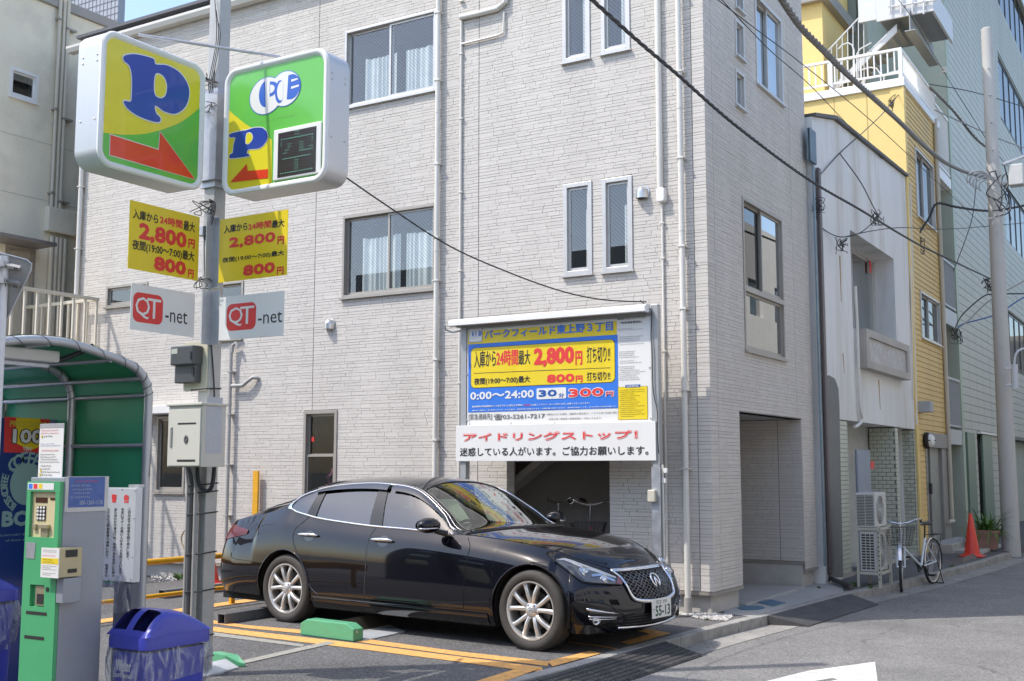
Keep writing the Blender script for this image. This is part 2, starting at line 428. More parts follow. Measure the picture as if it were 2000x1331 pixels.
# orange bay markings, faded white markings
M_orange = mat('orange_road_paint', (0.70, 0.36, 0.10), 0.75, var=0.14, scale=25, bump=0.4, bscale=150, stain=(0.22, 0.16, 0.10), samt=0.8, sscale=18)
M_faded = mat('faded_road_paint', (0.30, 0.29, 0.25), 0.85, var=0.2, scale=20, stain=(0.12, 0.115, 0.11), samt=0.9, sscale=25)
M_whiteroad = mat('white_road_paint', (0.62, 0.61, 0.58), 0.75, var=0.08, scale=20, bump=0.6, bscale=120, stain=(0.2, 0.19, 0.18), samt=0.7, sscale=13)
def paint(name, pxs, m, z=0.004, sc=1.0, ox=0, oy=0):
 P = [onp(ox + x / sc, oy + y / sc, 2, z) for x, y in pxs]
 a = sum(P[i].x * P[(i + 1) % len(P)].y - P[(i + 1) % len(P)].x * P[i].y for i in range(len(P)))
 if a < 0: P = P[::-1]
 return struct(MB().add([(p.x, p.y, z) for p in P], [tuple(range(len(P)))]), name, m)
paint('bay_line', [(400, 1209.5), (480, 1221), (585, 1230), (735, 1251), (900, 1273), (1072, 1292), (1070, 1301), (900, 1281), (735, 1259), (585, 1237), (480, 1227), (400, 1216)], M_orange)
paint('bay_line', [(396, 1222), (700, 1257), (860, 1278), (1058, 1303), (1062, 1313), (1010, 1308), (860, 1288), (700, 1267.5), (396, 1231)], M_orange)
paint('bay_line', [(1068.5, 1291.6), (1151, 1271.8), (1177, 1275.5), (1079.5, 1301.8)], M_orange, 0.008)
paint('bay_line', [(900, 1340), (1005, 1307), (1055, 1306), (960, 1340)], M_orange, 0.008)
paint('bay_line', [(1243, 1232), (1267, 1229), (1311, 1237), (1230, 1259), (1211, 1255), (1269, 1238)], M_orange)
paint('bay_line', [(150, 1216), (300, 1196), (505, 1167), (505, 1173), (300, 1203), (150, 1224)], M_orange)
paint('bay_line', [(1110, 1253), (1180, 1262), (1208, 1268), (1206, 1269.5), (1180, 1264), (1110, 1255)], M_orange)
paint('faded_line', [(402, 1233), (595, 1259), (590, 1263.5), (402, 1240)], M_faded)
paint('faded_line', [(592, 1263), (640, 1253), (655, 1256), (478, 1296), (470, 1291)], M_faded, 0.006)
paint('road_letter_stroke', [(1460, 1340), (1580, 1310), (1709, 1293), (1716, 1345), (1560, 1345), (1637, 1327), (1626, 1325), (1530, 1340)], M_whiteroad, ZR + 0.004)
# gravel beside the corner
def gravel(name, poly_px, count, r0, r1, m, z=0.0, kind='stuff', lab=None, seed=1):
 rnd = random.Random(seed); P = [onp(x, y, 2, z) for x, y in poly_px]
 xs = [p.x for p in P]; ys = [p.y for p in P]; mb = MB(); k = 0
 def inside(x, y):
  c = False; j = len(P) - 1
  for i in range(len(P)):
   if (P[i].y > y) != (P[j].y > y) and x < (P[j].x - P[i].x) * (y - P[i].y) / (P[j].y - P[i].y) + P[i].x: c = not c
   j = i
  return c
 while k < count:
  x = rnd.uniform(min(xs), max(xs)); y = rnd.uniform(min(ys), max(ys))
  if not inside(x, y): continue
  k += 1; r = rnd.uniform(r0, r1)
  vs = [Vector((rnd.uniform(-1, 1), rnd.uniform(-1, 1), rnd.uniform(-.6, .6))).normalized() * r for _ in range(6)]
  base = [(1, 0, 0), (-.5, .87, 0), (-.5, -.87, 0), (.3, .1, .7), (0, 0, -.5)]
  g = rnd.uniform(0, 6.28)
  vv = [(x + r * (a * math.cos(g) - b * math.sin(g)) * rnd.uniform(.7, 1.2), y + r * (a * math.sin(g) + b * math.cos(g)) * rnd.uniform(.7, 1.2), z + r * 0.4 + r * c) for a, b, c in base]
  mb.add(vv, [(0, 1, 3), (1, 2, 3), (2, 0, 3), (1, 0, 4), (2, 1, 4), (0, 2, 4)])
 o = mb.build(name, m, None, kind=kind); tag(o, lab, 'gravel'); return o
M_gravel = mat('pale_gravel', (0.50, 0.48, 0.45), 0.9, island=0.35)
gravel('gravel', [(1308, 1190), (1345, 1192), (1400, 1200), (1432, 1204), (1420, 1214), (1380, 1212), (1345, 1205), (1320, 1200)], 900, 0.008, 0.022, M_gravel, lab='pale gravel spilled at the foot of the white corner downpipe', seed=3)
gravel('gravel', [(295, 1105), (425, 1105), (425, 1130), (380, 1134), (295, 1138)], 900, 0.01, 0.03, M_gravel, lab='loose gravel strip along the wall foot behind the yellow rail', seed=4)
# black rubber kerb ramps
M_rub = mat('dark_rubber', (0.055, 0.054, 0.055), 0.7, var=0.2, scale=15, bump=0.5, bscale=90, stain=(0.16, 0.15, 0.14), samt=0.4, sscale=5)
def ramp(p0, p1, w, label, ribs=True, cut=0.0):
 d = (p1 - p0).normalized(); nr = Vector((d.y, -d.x, 0)); L = (p1 - p0).length
 t = thing('kerb_ramp', label, 'kerb ramp', (p0.x, p0.y, ZR))
 k = max(1, round(L / 0.6))
 for i in range(k):
  a = p0 + d * (L * i / k + 0.004); b = p0 + d * (L * (i + 1) / k - 0.004)
  mb = MB(); zt, zb = 0.0, ZR + 0.012
  ca = cut if i == k - 1 else 0; cb = cut if i == 0 else 0
  q = [a, b, b + nr * w - d * ca, a + nr * w + d * cb]
  vs = [(p.x, p.y, ZR + 0.001) for p in q] + [(q[0].x, q[0].y, zt), (q[1].x, q[1].y, zt), (q[2].x, q[2].y, zb), (q[3].x, q[3].y, zb)]
  mb.add(vs, [(0, 1, 2, 3)[::-1], (4, 5, 6, 7), (0, 1, 5, 4), (1, 2, 6, 5), (2, 3, 7, 6), (3, 0, 4, 7)])
  seg = mb.build('rubber_segment', M_rub, t)
  if ribs:
   rb = MB(); nx = 13; ny = 7
   for ix in range(nx):
    for iy in range(ny):
     u = (ix + .5) / nx; v = (iy + .5) / ny
     c = a.lerp(b, u) + nr * (w * v)
     z = zt + (zb - zt) * v; s = 0.35 * (b - a).length / nx; s2 = 0.35 * w / ny
     dz = (zb - zt) / w * s2
     pp = [c - d * s - nr * s2, c + d * s - nr * s2, c + d * s + nr * s2, c - d * s + nr * s2]
     zz = [z - dz, z - dz, z + dz, z + dz]
     rb.add([(p.x, p.y, q_ + 0.001) for p, q_ in zip(pp, zz)] + [(p.x, p.y, q_ + 0.008) for p, q_ in zip(pp, zz)], [(4, 5, 6, 7), (0, 1, 5, 4), (1, 2, 6, 5), (2, 3, 7, 6), (3, 0, 4, 7)])
   o = rb.build('tread_studs', M_rub, seg, kind='stuff')
 return t
nk = lambda px, py, off=0.14: onp(px, py, 2, 0)
def kerb_at(y):
 for a, b in zip(kl[:-1], kl[1:]):
  if a.y <= y <= b.y:
   p = a.lerp(b, (y - a.y) / (b.y - a.y)); d = (b - a).normalized()
   return p + Vector((d.y, -d.x, 0)) * 0.135
ramp(kerb_at(6.4), kerb_at(9.75), 0.36, 'studded black rubber kerb ramp in front of the parked car', True)
ramp(kerb_at(12.0), kerb_at(14.6), 0.40, 'smooth dark rubber kerb ramp below the entrance pad', False, cut=0.12)
# drain covers set in the pad
M_bluecov = mat('blue_grey_cover', (0.10, 0.19, 0.27), 0.5, 0.2, bump=0.8, bscale=200)
def cover(pxs, label, cat='drain cover'):
 P = [onp(x, y, 2, 0.006) for x, y in pxs]
 a = sum(P[i].x * P[(i + 1) % len(P)].y - P[(i + 1) % len(P)].x * P[i].y for i in range(len(P)))
 if a < 0: P = P[::-1]
 return MB().prism([(p.x, p.y) for p in P], 0.002, 0.012).build('drain_cover', M_bluecov, None, label=label, cat=cat)
cover([(1479, 1177), (1503, 1171.5), (1535, 1178.5), (1511, 1184.5)], 'square blue grey drain cover in the entrance pad')
oc = onp(1467, 1188, 2, 0.006)
cover([proj(oc + Vector((0.14 * math.cos(g), 0.20 * math.sin(g), 0))) for g in np.linspace(0, 6.28, 15)[:-1]], 'small round blue drain cover near the kerb')
# ------------------------------------------------------------------ the pale brick clad apartment building
YA, XB = 11.73, -4.58
A = Frame(1, YA); B = Frame(0, XB)
apt = thing('apartment_building', 'three storey apartment building clad in pale stone look siding behind the parked car', 'building', (-10, YA + 2, 0))
ROOF = 8.25
def cells(u0, u1, v0, v1, holes):
 us = sorted({u0, u1, *[min(max(h[i], u0), u1) for h in holes for i in (0, 2)]}); vs = sorted({v0, v1, *[min(max(h[i], v0), v1) for h in holes for i in (1, 3)]})
 out = []
 for a, b in zip(us[:-1], us[1:]):
  run = None
  for c, d in zip(vs[:-1], vs[1:]):
   mu, mv = (a + b) / 2, (c + d) / 2
   if any(h[0] < mu < h[2] and h[1] < mv < h[3] for h in holes):
    if run: out.append((a, b, *run)); run = None
   else: run = (run[0], d) if run else (c, d)
  if run: out.append((a, b, *run))
 return out
def backing(fr, u0, u1, v0, v1, holes, d0, d1, name, m, parent, **k):
 mb = MB()
 for a, b, c, d in cells(u0, u1, v0, v1, holes): fr.box(mb, a, b, c, d, d0, d1)
 return mb.build(name, m, parent, **k)
def siding(fr, joints, v0, v1, holes, parent, m=M_siding, course=0.0385, lens=(0.12, 0.30), ph=0.370, thick=0.006):
 for a, b in zip(joints[:-1], joints[1:]):
  z = v0
  while z < v1 - 0.01:
   z2 = min(z + ph, v1); mbs = {}; c1 = z; cuts = sorted(h[0] for h in holes if h[1] <= z + .02 and h[3] >= z2 - .02 and a < h[0] < b)
   for hh_ in (.037, .052, .031, .046, .041, .030, .056, .043, .034):
    c0 = c1; c1 = min(c0 + hh_, z2); cm = (c0 + c1) / 2
    if c1 - c0 < .012: break
    spans = [(a + 0.004, b - 0.004)]
    for h in holes:
     if h[1] < cm < h[3]:
      ns = []
      for s0, s1 in spans:
       if h[2] <= s0 or h[0] >= s1: ns.append((s0, s1)); continue
       if h[0] > s0: ns.append((s0, h[0]))
       if h[2] < s1: ns.append((h[2], s1))
      spans = ns
    for s0, s1 in spans:
     x = s0
     while x < s1 - 0.005:
      L = random.uniform(*lens); x2 = min(x + L, s1)
      if s1 - x2 < 0.05: x2 = s1
      t = thick + random.uniform(-0.001, 0.0012); e = 0.0012
      g = random.choice((0.0028, 0.0028, 0.0036, 0.0008))
      q = [(x + .0008, c0 + g), (x2 - .0008, c0 + g), (x2 - .0008, c1), (x + .0008, c1)]
      qi = [(x + .0008 + e, c0 + g + e * .5), (x2 - .0008 - e, c0 + g + e * .5), (x2 - .0008 - e, c1 - e * .5), (x + .0008 + e, c1 - e * .5)]
      tt = [t + random.uniform(-.0006, .0006) for _ in range(4)]
      mbs.setdefault(sum(c_ <= x + .01 for c_ in cuts), MB()).add([fr.pt(u, v, 0.0) for u, v in q] + [fr.pt(u, v, w) for (u, v), w in zip(qi, tt)],
        [(4, 5, 6, 7), (0, 1, 5, 4), (1, 2, 6, 5), (2, 3, 7, 6), (3, 0, 4, 7)])
      x = x2
   for mb in mbs.values(): mb.build('siding_panel', m, parent)
   z = z2
def W(fr, x0, y0, x1, y1):
 return pxbox(fr, x0, y0, x1, y1)
hA = dict(up=W(A, 673, 213.5, 853.5, 18), mid=W(A, 668.5, 583.5, 852.5, 397.5), s1=W(A, 1102, 540, 1156.5, 353.5), s2=W(A, 1178, 533, 1235, 343),
   sm=W(A, 208, 602, 290, 551), tall=W(A, 395, 668, 477, 548), fl=W(A, 591, 985, 660, 801), low=W(A, 303, 962, 365, 812))
t1 = W(A, 1099.5, 125, 1152.8, 20); t2 = W(A, 1175, 108, 1230.5, 5)
hA['t1'] = (t1[0], t1[1], t1[2], t1[1] + 1.15); hA['t2'] = (t2[0], t2[1], t2[2], t2[1] + 1.15)
bay = (-7.16, -1, -5.80, 2.15)
HA = list(hA.values()) + [bay]
AJ = [-15.05] + [A.uv(x, 500)[0] for x in (400, 616, 935, 1357)] + [XB + 0.011]
hB = dict(w=(12.86, 2.93, 14.36, 4.78), up=(13.50, 6.36, 14.57, 7.55), q1=W(B, 1435.3, 107, 1450.5, 52), q2=W(B, 1435.7, 205, 1452, 149), q0=W(B, 1435, 14, 1449, -40))
rec = (12.62, -1, 14.98, 2.2)
HB = list(hB.values()) + [rec]
def fix(h): return (h[0], min(h[1], h[3]), h[2], max(h[1], h[3]))
HA = [fix(h) for h in HA]; HB = [fix(h) for h in HB]
hA = {k: fix(v) for k, v in hA.items()}; hB = {k: fix(v) for k, v in hB.items()}
backing(A, -15.07, XB, 0.235, ROOF, HA, -0.16, 0.0, 'wall_backing', M_joint, apt)
backing(B, YA + 0.16, 15.53, 0.235, ROOF, HB, -0.16, 0.0, 'wall_backing', M_joint, apt)
siding(A, AJ, 0.24, ROOF, HA, apt)
siding(B, [YA - 0.002, 11.95, 12.50 if False else 14.80, 15.53], 0.24, ROOF, HB, apt)
# plinth with its metal drip
M_plinth = mat('plinth_render', (0.46, 0.44, 0.41), 0.85, var=0.1, scale=4, bump=0.3, bscale=90, stain=(0.25, 0.23, 0.2), samt=0.3)
mb = MB()
mb.box(-15.07, -7.16, YA + 0.05, YA + 0.2, -0.1, 0.20); mb.box(-5.80, XB - 0.05, YA + 0.05, YA + 0.2, -0.1, 0.20)
mb.box(XB - 0.2, XB - 0.052, YA + 0.2, 12.62, -0.1, 0.20); mb.box(XB - 0.2, XB - 0.05, 14.98, 15.53, -0.1, 0.20)
mb.build('plinth', M_plinth, apt)
mb = MB()
mb.box(-15.07, -7.16, YA - 0.016, YA + 0.2, 0.202, 0.235); mb.box(-5.80, XB + 0.016, YA - 0.016, YA + 0.2, 0.202, 0.235)
mb.box(XB - 0.2, XB + 0.016, YA + 0.2, 12.62, 0.202, 0.235); mb.box(XB - 0.2, XB + 0.016, 14.98, 15.53, 0.202, 0.235)
mb.build('drip_trim', M_taupe, apt)
# roof
mb = MB(); mb.box(-15.1, XB + 0.03, YA + 0.0, 15.56, ROOF + 0.02, ROOF + 0.14)
mb.build('roof_slab', M_white, apt)
mb = MB(); mb.box(-15.2, XB + 0.12, YA - 0.16, YA + 0.6, ROOF + 0.18, ROOF + 0.23); mb.build('roof_edge', mat('dark_roof_metal', (0.10, 0.10, 0.11), 0.5), apt)
mb = MB()
mb.add([(x, YA - a, ROOF + b) for x in (-15.45, XB + 0.12) for a, b in ((0.01, 0.0), (0.13, 0.0), (0.16, 0.06), (0.16, 0.10), (0.145, 0.10), (0.12, 0.02), (0.01, 0.02))],
  [tuple(range(7)), tuple(range(7, 14))[::-1]] + [(i, (i + 1) % 7, 7 + (i + 1) % 7, 7 + i) for i in range(7)])
mb.build('roof_gutter', M_pipe, apt)
mb = MB(); mb.box(-15.07, XB, YA + 0.16, 15.53, 2.5, 2.6); mb.box(-15.07, XB - 0.16, 15.45, 15.53, 0, ROOF); mb.box(-15.07, -14.9, YA + 0.16, 15.45, 0, ROOF)
mb.build('inner_structure', M_darkroom, apt)
def window(fr, h, kind='slide', fm=M_taupe, gl=None, curtain=0.7, parent=apt, room=(0.16, 0.17, 0.17), fw=0.035, depth=0.9, sill=True, proud=0.02, name='window', label=None, wallt=0.16, csplit=None):
 gl = gl or M_glassw
 u0, v0, u1, v1 = h; gu = 0.001
 mb = MB()
 for a, b, c, d in ((u0, u0 + fw, v0, v1), (u1 - fw, u1, v0, v1), (u0 + fw, u1 - fw, v0, v0 + fw), (u0 + fw, u1 - fw, v1 - fw, v1)):
  fr.box(mb, a, b, c, d, -0.09, proud)
 w = mb.build(name, fm, parent, bevel=0.003, label=label)
 if sill:
  s = MB(); fr.box(s, u0 - 0.015, u1 + 0.015, v0 - 0.022, v0 - 0.002, 0.0, proud + 0.03); s.build('sill', fm, w)
 iu0, iu1, iv0, iv1 = u0 + fw, u1 - fw, v0 + fw, v1 - fw
 def sash(a, b, c, d, dd, glass=gl, sw=0.03):
  m = MB()
  for q in ((a, a + sw, c, d), (b - sw, b, c, d), (a + sw, b - sw, c, c + sw * 1.3), (a + sw, b - sw, d - sw, d)):
   fr.box(m, *q, dd - 0.012, dd + 0.012)
  so = m.build('sash', fm, w)
  p = MB(); p.add([fr.pt(a + sw, c + sw, dd), fr.pt(b - sw, c + sw, dd), fr.pt(b - sw, d - sw, dd), fr.pt(a + sw, d - sw, dd)], [(0, 1, 2, 3)])
  p.build('pane', glass, w)
 if kind == 'slide':
  mid = (iu0 + iu1) / 2
  sash(iu0, mid + 0.02, iv0, iv1, -0.055); sash(mid - 0.02, iu1, iv0, iv1, -0.025)
 elif kind == 'fix': sash(iu0, iu1, iv0, iv1, -0.03)
 elif kind == 'hung':
  mid = iv0 + (iv1 - iv0) * 0.52
  sash(iu0, iu1, mid - 0.015, iv1, -0.05); sash(iu0, iu1, iv0, mid + 0.015, -0.02)
 elif kind == 'combo':   # sliding pair above a fixed light
  mid = iv0 + (iv1 - iv0) * 0.40
  m = MB(); fr.box(m, iu0, iu1, mid - 0.03, mid + 0.03, -0.08, proud); m.build('transom', fm, w)
  cu = (iu0 + iu1) / 2
  sash(iu0, cu + 0.02, mid + 0.03, iv1, -0.055, M_screen); sash(cu - 0.02, iu1, mid + 0.03, iv1, -0.025, gl)
  sash(iu0, iu1, iv0, mid - 0.03, -0.03, gl)
 # the room behind
 r = MB(); e = 0.06; D0, D1 = -wallt - 0.002, -wallt - depth
 pts = [(u0 - e, v0 - e), (u1 + e, v0 - e), (u1 + e, v1 + e), (u0 - e, v1 + e)]
 r.add([fr.pt(u, v, D0) for u, v in pts] + [fr.pt(u, v, D1) for u, v in pts], [(4, 5, 6, 7), (0, 4, 5, 1)[::-1], (1, 5, 6, 2)[::-1], (2, 6, 7, 3)[::-1], (3, 7, 4, 0)[::-1]])
 r.build('room', mat('room_%d' % int(room[0] * 100), room, 0.9, var=0.1), w)
 if curtain:
  top = v0 + (v1 - v0) * curtain
  segs = csplit or [(u0, u1)]
  for a, b in segs:
   P = []
   nx = 60
   for i in range(nx + 1):
    u = a + (b - a) * i / nx
    dd = -0.115 + 0.014 * math.sin(u * 75 + 2 * math.sin(u * 13)) + 0.008 * math.sin(u * 31)
    P.append([tuple(fr.pt(u, v0 - 0.03, dd)), tuple(fr.pt(u, top + 0.01 * math.sin(u * 9), dd))])
   MB().grid(P).build('curtain', M_curtain, w, smooth='all')
 return w
M_screen = glassmat('insect_screen', (0.28, 0.28, 0.28), 0.0)
h = hA['up']; L = h[2] - h[0]
window(A, h, 'slide', M_silverframe, curtain=0.62, csplit=[(h[0] + .18 * L, h[0] + .52 * L), (h[0] + .62 * L, h[2])])
h = hA['mid']; L = h[2] - h[0]
window(A, h, 'slide', M_taupe, curtain=0.72, csplit=[(h[0] + .17 * L, h[0] + .58 * L), (h[0] + .64 * L, h[2])])
for k in ('s1', 's2', 't1', 't2'):
 h = hA[k]; L = h[2] - h[0]
 window(A, h, 'fix', M_silverframe, fw=0.05, curtain=0.72 if k[0] == 's' else 1.0, csplit=[(h[0] + .62 * L, h[2])] if k[0] == 's' else [(h[0] + .55 * L, h[2])], room=(0.2, 0.22, 0.23))
window(A, hA['sm'], 'fix', M_taupe, curtain=0, room=(0.3, 0.3, 0.28))
window(A, hA['tall'], 'hung', M_taupe, curtain=0.5)
fl = window(A, hA['fl'], 'hung', M_taupe, gl=M_glasslow, curtain=0, room=(0.05, 0.05, 0.05), fw=0.045)
window(A, hA['low'], 'fix', M_taupe, curtain=0, gl=M_glasslow, room=(0.16, 0.15, 0.14), fw=0.04)
window(B, hB['w'], 'combo', M_taupe, gl=M_glassb, curtain=0, room=(0.12, 0.13, 0.14))
window(B, hB['up'], 'slide', M_silverframe, gl=M_glassb, curtain=0.9, fw=0.04)
for k in ('q0', 'q1', 'q2'): window(B, hB[k], 'fix', M_silverframe, gl=M_glassb, curtain=0, fw=0.03)
# canopy slab over the low window
mb = MB(); A.box(mb, hA['low'][0] - 0.25, hA['low'][2] + 0.25, hA['low'][3] + 0.02, hA['low'][3] + 0.14, 0.012, 0.30); mb.build('window_canopy', M_white, apt, bevel=0.01)
# red sticker on the flower window, pot plant behind it
h = hA['fl']
s = MB(); A.box(s, h[0] + 0.09, h[0] + 0.14, h[1] + 0.83, h[1] + 0.89, -0.045, -0.043); s.build('sticker', M_red, fl)
orch = thing('potted_orchid', 'pink orchid with green leaves standing inside the narrow window', 'plant', (h[0] + 0.35, YA + 0.3, 0.95))
rnd = random.Random(5); mb = MB(); cx, cz = h[0] + 0.42, 1.30
for i in range(46):
 c = Vector((cx + rnd.gauss(0, .13), YA + 0.28 + rnd.uniform(-.08, .08), cz + 0.12 + rnd.gauss(0, .06)))
 for k in range(5):
  g = k * 1.257 + rnd.random(); r = 0.028
  a = c + Vector((r * math.cos(g), -0.01, r * math.sin(g))); b = c + Vector((r * 1.3 * math.cos(g + .5), -0.014, r * 1.3 * math.sin(g + .5))); d = c + Vector((r * math.cos(g + 1), -0.01, r * math.sin(g + 1)))
  mb.add([c, a, b, d], [(0, 1, 2, 3)])
mb.build('blossom', mat('pink_petal', (0.62, 0.22, 0.33), 0.7, island=0.3), orch)
mb = MB()
for i in range(60):
 c = Vector((cx + rnd.uniform(-.1, .1), YA + 0.3, 0.98)); g = rnd.uniform(-1.2, 1.2); Lf = rnd.uniform(.15, .34)
 pts = [c + Vector((math.sin(g) * Lf * t, rnd.uniform(-.02, .02), Lf * t * math.cos(g * .6))) for t in (0, .5, 1)]
 w_ = Vector((0.018, 0, 0.004))
 mb.add([pts[0] - w_ * .4, pts[0] + w_ * .4, pts[1] + w_, pts[2], pts[1] - w_], [(0, 1, 2, 3, 4)])
mb.build('leaf', mat('orchid_leaf', (0.07, 0.16, 0.05), 0.5, island=0.3), orch)
MB().lathe([(0.001, 0), (0.06, 0), (0.085, 0.14), (0.08, 0.14), (0.001, 0.13)], (cx, YA + .3, 0.86), n=16).build('pot', mat('white_pot', (0.6, 0.6, 0.58), .4), orch, smooth=True)
# vent hoods
def hood(px, py, R, fr=A):
 u, v = fr.uv(px, py); v += R * .2; mb = MB(); K = 1.15
 mb.grid([[tuple(fr.pt(u + R * math.cos(a) * math.cos(b), v + R * math.sin(a) * math.cos(b), .015 + R * K * math.sin(b))) for b in np.linspace(0, math.pi / 2, 9)] for a in np.linspace(0, math.pi, 17)], flip=True)
 mb.grid([[tuple(fr.pt(u + R * math.cos(g), v - h, .015 + R * K * math.sin(g))) for h in (0, R * .4, R * .95)] for g in np.linspace(0, math.pi, 17)])
 mb.build('vent_hood', M_steel, apt, smooth='all')
 k = MB(); fr.rbox(k, u - R * 1.18, u + R * 1.18, v - R * 1.1, v + R * 1.15, 0.007, 0.016, R * 1.0); k.build('vent_flange', M_steel, apt)
 k = MB(); fr.box(k, u - R * .85, u + R * .85, v - R * .9, v - R * .86, 0.02, R * .9); k.build('vent_grille', M_darkroom, apt)
hood(646, 636, 0.073); hood(1256, 380, 0.073)
# downpipes and conduits
def vpipe(px, y0, y1, r, m=M_pipe, off=0.05, clamps=(), fr=A, parent=apt, name='drain_pipe', square=False, joints=()):
 u = fr.uv(px, 500)[0]; v1 = fr.uv(px, y0)[1]; v0 = fr.uv(px, y1)[1]
 mb = MB();
 if square: fr.box(mb, u - r, u + r, v0, v1, off - r, off + r)
 else: mb.tube([fr.pt(u, v0, off), fr.pt(u, v1, off)], r, 12)
 o = mb.build(name, m, parent, smooth=not square)
 if clamps:
  c = MB()
  for v in clamps:
   fr.box(c, u - r - .012, u + r + .012, v - .008, v + .008, 0.0, off + r + .006)
  c.build('pipe_clamp', m, o)
 if joints:
  c = MB()
  for v in joints: c.tube([fr.pt(u, v - .03, off), fr.pt(u, v + .03, off)], r * 1.1, 12)
  c.build('pipe_joint', m, o, smooth=True)
 return o, u
TOPY = -150
vpipe(858, TOPY, 1150, 0.033, clamps=(0.9, 1.9, 2.9, 3.9, 4.45, 5.4, 6.5, 7.4), joints=(2.45, 4.3, 6.1), off=0.06)
vpipe(1337.5, TOPY, 1202, 0.033, clamps=(1.55, 2.4, 3.3, 4.0, 5, 6, 7), joints=(1.0, 2.2, 4.2, 5.6), off=0.075)
o, uu = vpipe(1337.5, 1165, 1206, 0.043, m=M_concrete, off=0.075, name='pipe_foot')
vpipe(1296, 399, 1130, 0.014, off=0.022, clamps=(1.0, 2.05, 2.85, 3.9, 4.3))
vpipe(1294, TOPY, 372, 0.036, off=0.04, name='duct_cover');
k = MB(); u, v = A.uv(1295, 385); A.rbox(k, u - .05, u + .05, v - .07, v + .09, 0.0, 0.085, .03); k.build('duct_end_cap', M_white, apt, bevel=.01)
vpipe(158.5, 100, 700, 0.036, off=0.06, clamps=(5.0, 6.0, 7.0, 4.2, 7.9), joints=(4.6, 6.4))
o, u9 = vpipe(901, 38, 1150, 0.017, off=0.025, clamps=(2.6, 3.3, 4.0, 5.0, 5.95, 6.8, 7.5))
# loop of ducting near the top
mb = MB()
P = [A.fromP(x, y) if False else A.pt(*A.uv(x, y), 0.045) for x, y in ((903, 37), (935, 30), (975, 20), (990, 8), (991, -60))]
mb.tube(P, [0.035] * 5, 12); mb.build('duct_cover', M_pipe, apt, smooth=True)
mb = MB(); P = [A.pt(*A.uv(x, y), 0.03) for x, y in ((904, 88), (930, 82), (975, 71), (986, 66), (987, 25))]; mb.tube(P, 0.014, 8); mb.build('conduit', M_pipe, apt, smooth=True)
# grey waste pipe with elbow at the left
vpipe(464, 675, 1150, 0.026, m=M_pvcgrey, off=0.075, clamps=(0.9, 1.6, 2.3, 2.9), joints=(2.45,))
mb = MB(); mb.tube([A.pt(*A.uv(x, y), d) for x, y, d in ((460, 755, .075), (482, 754, .075), (493, 744, .075), (500, 738, .06), (506, 739, .03), (507, 741, -.01))], 0.026, 10); mb.build('waste_pipe', M_pvcgrey, apt, smooth=True)
mb = MB(); mb.tube([A.pt(*A.uv(x, y), .075) for x, y in ((461, 690), (462, 676), (468, 671), (471, 676), (471, 682))], 0.022, 10); mb.build('waste_pipe', M_pvcgrey, apt, smooth=True)
# bike room
room = MB();
x0, x1, y0, y1, z1 = -7.9, -5.55, YA + 0.17, YA + 1.9, 2.15
M_dsid = mat('shaded_lining', (0.20, 0.175, 0.15), 0.85, var=0.1, bump=.4)  # darker siding copy, the bay's shade put into its colour
RB = Frame(1, y1 - .02)
room.box(x0, x1, y1, y1 + .05, 0, z1); room.box(x0 - .05, x0, y0, y1, 0, z1); room.box(x1, x1 + .05, y0, y1, 0, z1); room.box(x0, x1, y0, y1, z1, z1 + .05); room.box(x0, -7.16, y0, y0 + .02, 0, z1); room.box(-5.8, x1, y0, y0 + .02, 0, z1)
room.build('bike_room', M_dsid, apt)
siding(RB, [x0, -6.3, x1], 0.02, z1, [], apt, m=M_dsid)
mb = MB(); mb.add([(-8, y0 + .3, 1.0), (-8, y1 - .1, 1.0), (-6.35, y1 - .1, 2.14), (-6.35, y0 + .3, 2.14), (-8, y0 + .3, .9), (-8, y1 - .1, .9), (-6.2, y1 - .1, 2.14), (-6.2, y0 + .3, 2.14)],
  [(0, 1, 2, 3), (4, 7, 6, 5), (0, 3, 7, 4), (1, 5, 6, 2), (2, 6, 7, 3)]); mb.build('stair_underside', M_plinth, apt)
# jambs of the opening are lined with siding
J1 = Frame(0, -7.16); mb = MB()
siding(Frame(0, -7.16), [YA + 0.004, YA + 0.16], 0.24, 2.15, [], apt, lens=(0.08, 0.16))
# entry recess
E1 = Frame(1, 14.98)
mb = MB(); mb.box(-7.6, XB - .16, 14.98, 15.1, 0, 2.2); mb.box(-7.65, -7.6, 12.5, 15.1, 0, 2.2); mb.box(-7.6, XB - .2, 12.5, 12.62, 0, 2.2); mb.build('recess_lining', M_joint, apt)
mb = MB(); mb.box(-7.6, XB - .01, 12.62, 14.98, 2.2, 2.26); mb.build('recess_ceiling', mat('soffit', (0.42, 0.41, 0.39), .8), apt)
siding(E1, [-7.6, -4.9, XB + .002], 0.34, 2.2, [], apt)
mb = MB(); mb.box(-7.6, XB - .03, 14.955, 14.98, 0, 0.30); mb.build('plinth', M_plinth, apt)
mb = MB(); mb.box(-7.6, XB + .012, 14.94, 14.979, 0.302, 0.335); mb.build('drip_trim', M_taupe, apt)
siding(Frame(0, -7.6), [12.64, 14.95], 0.0, 2.2, [], apt)
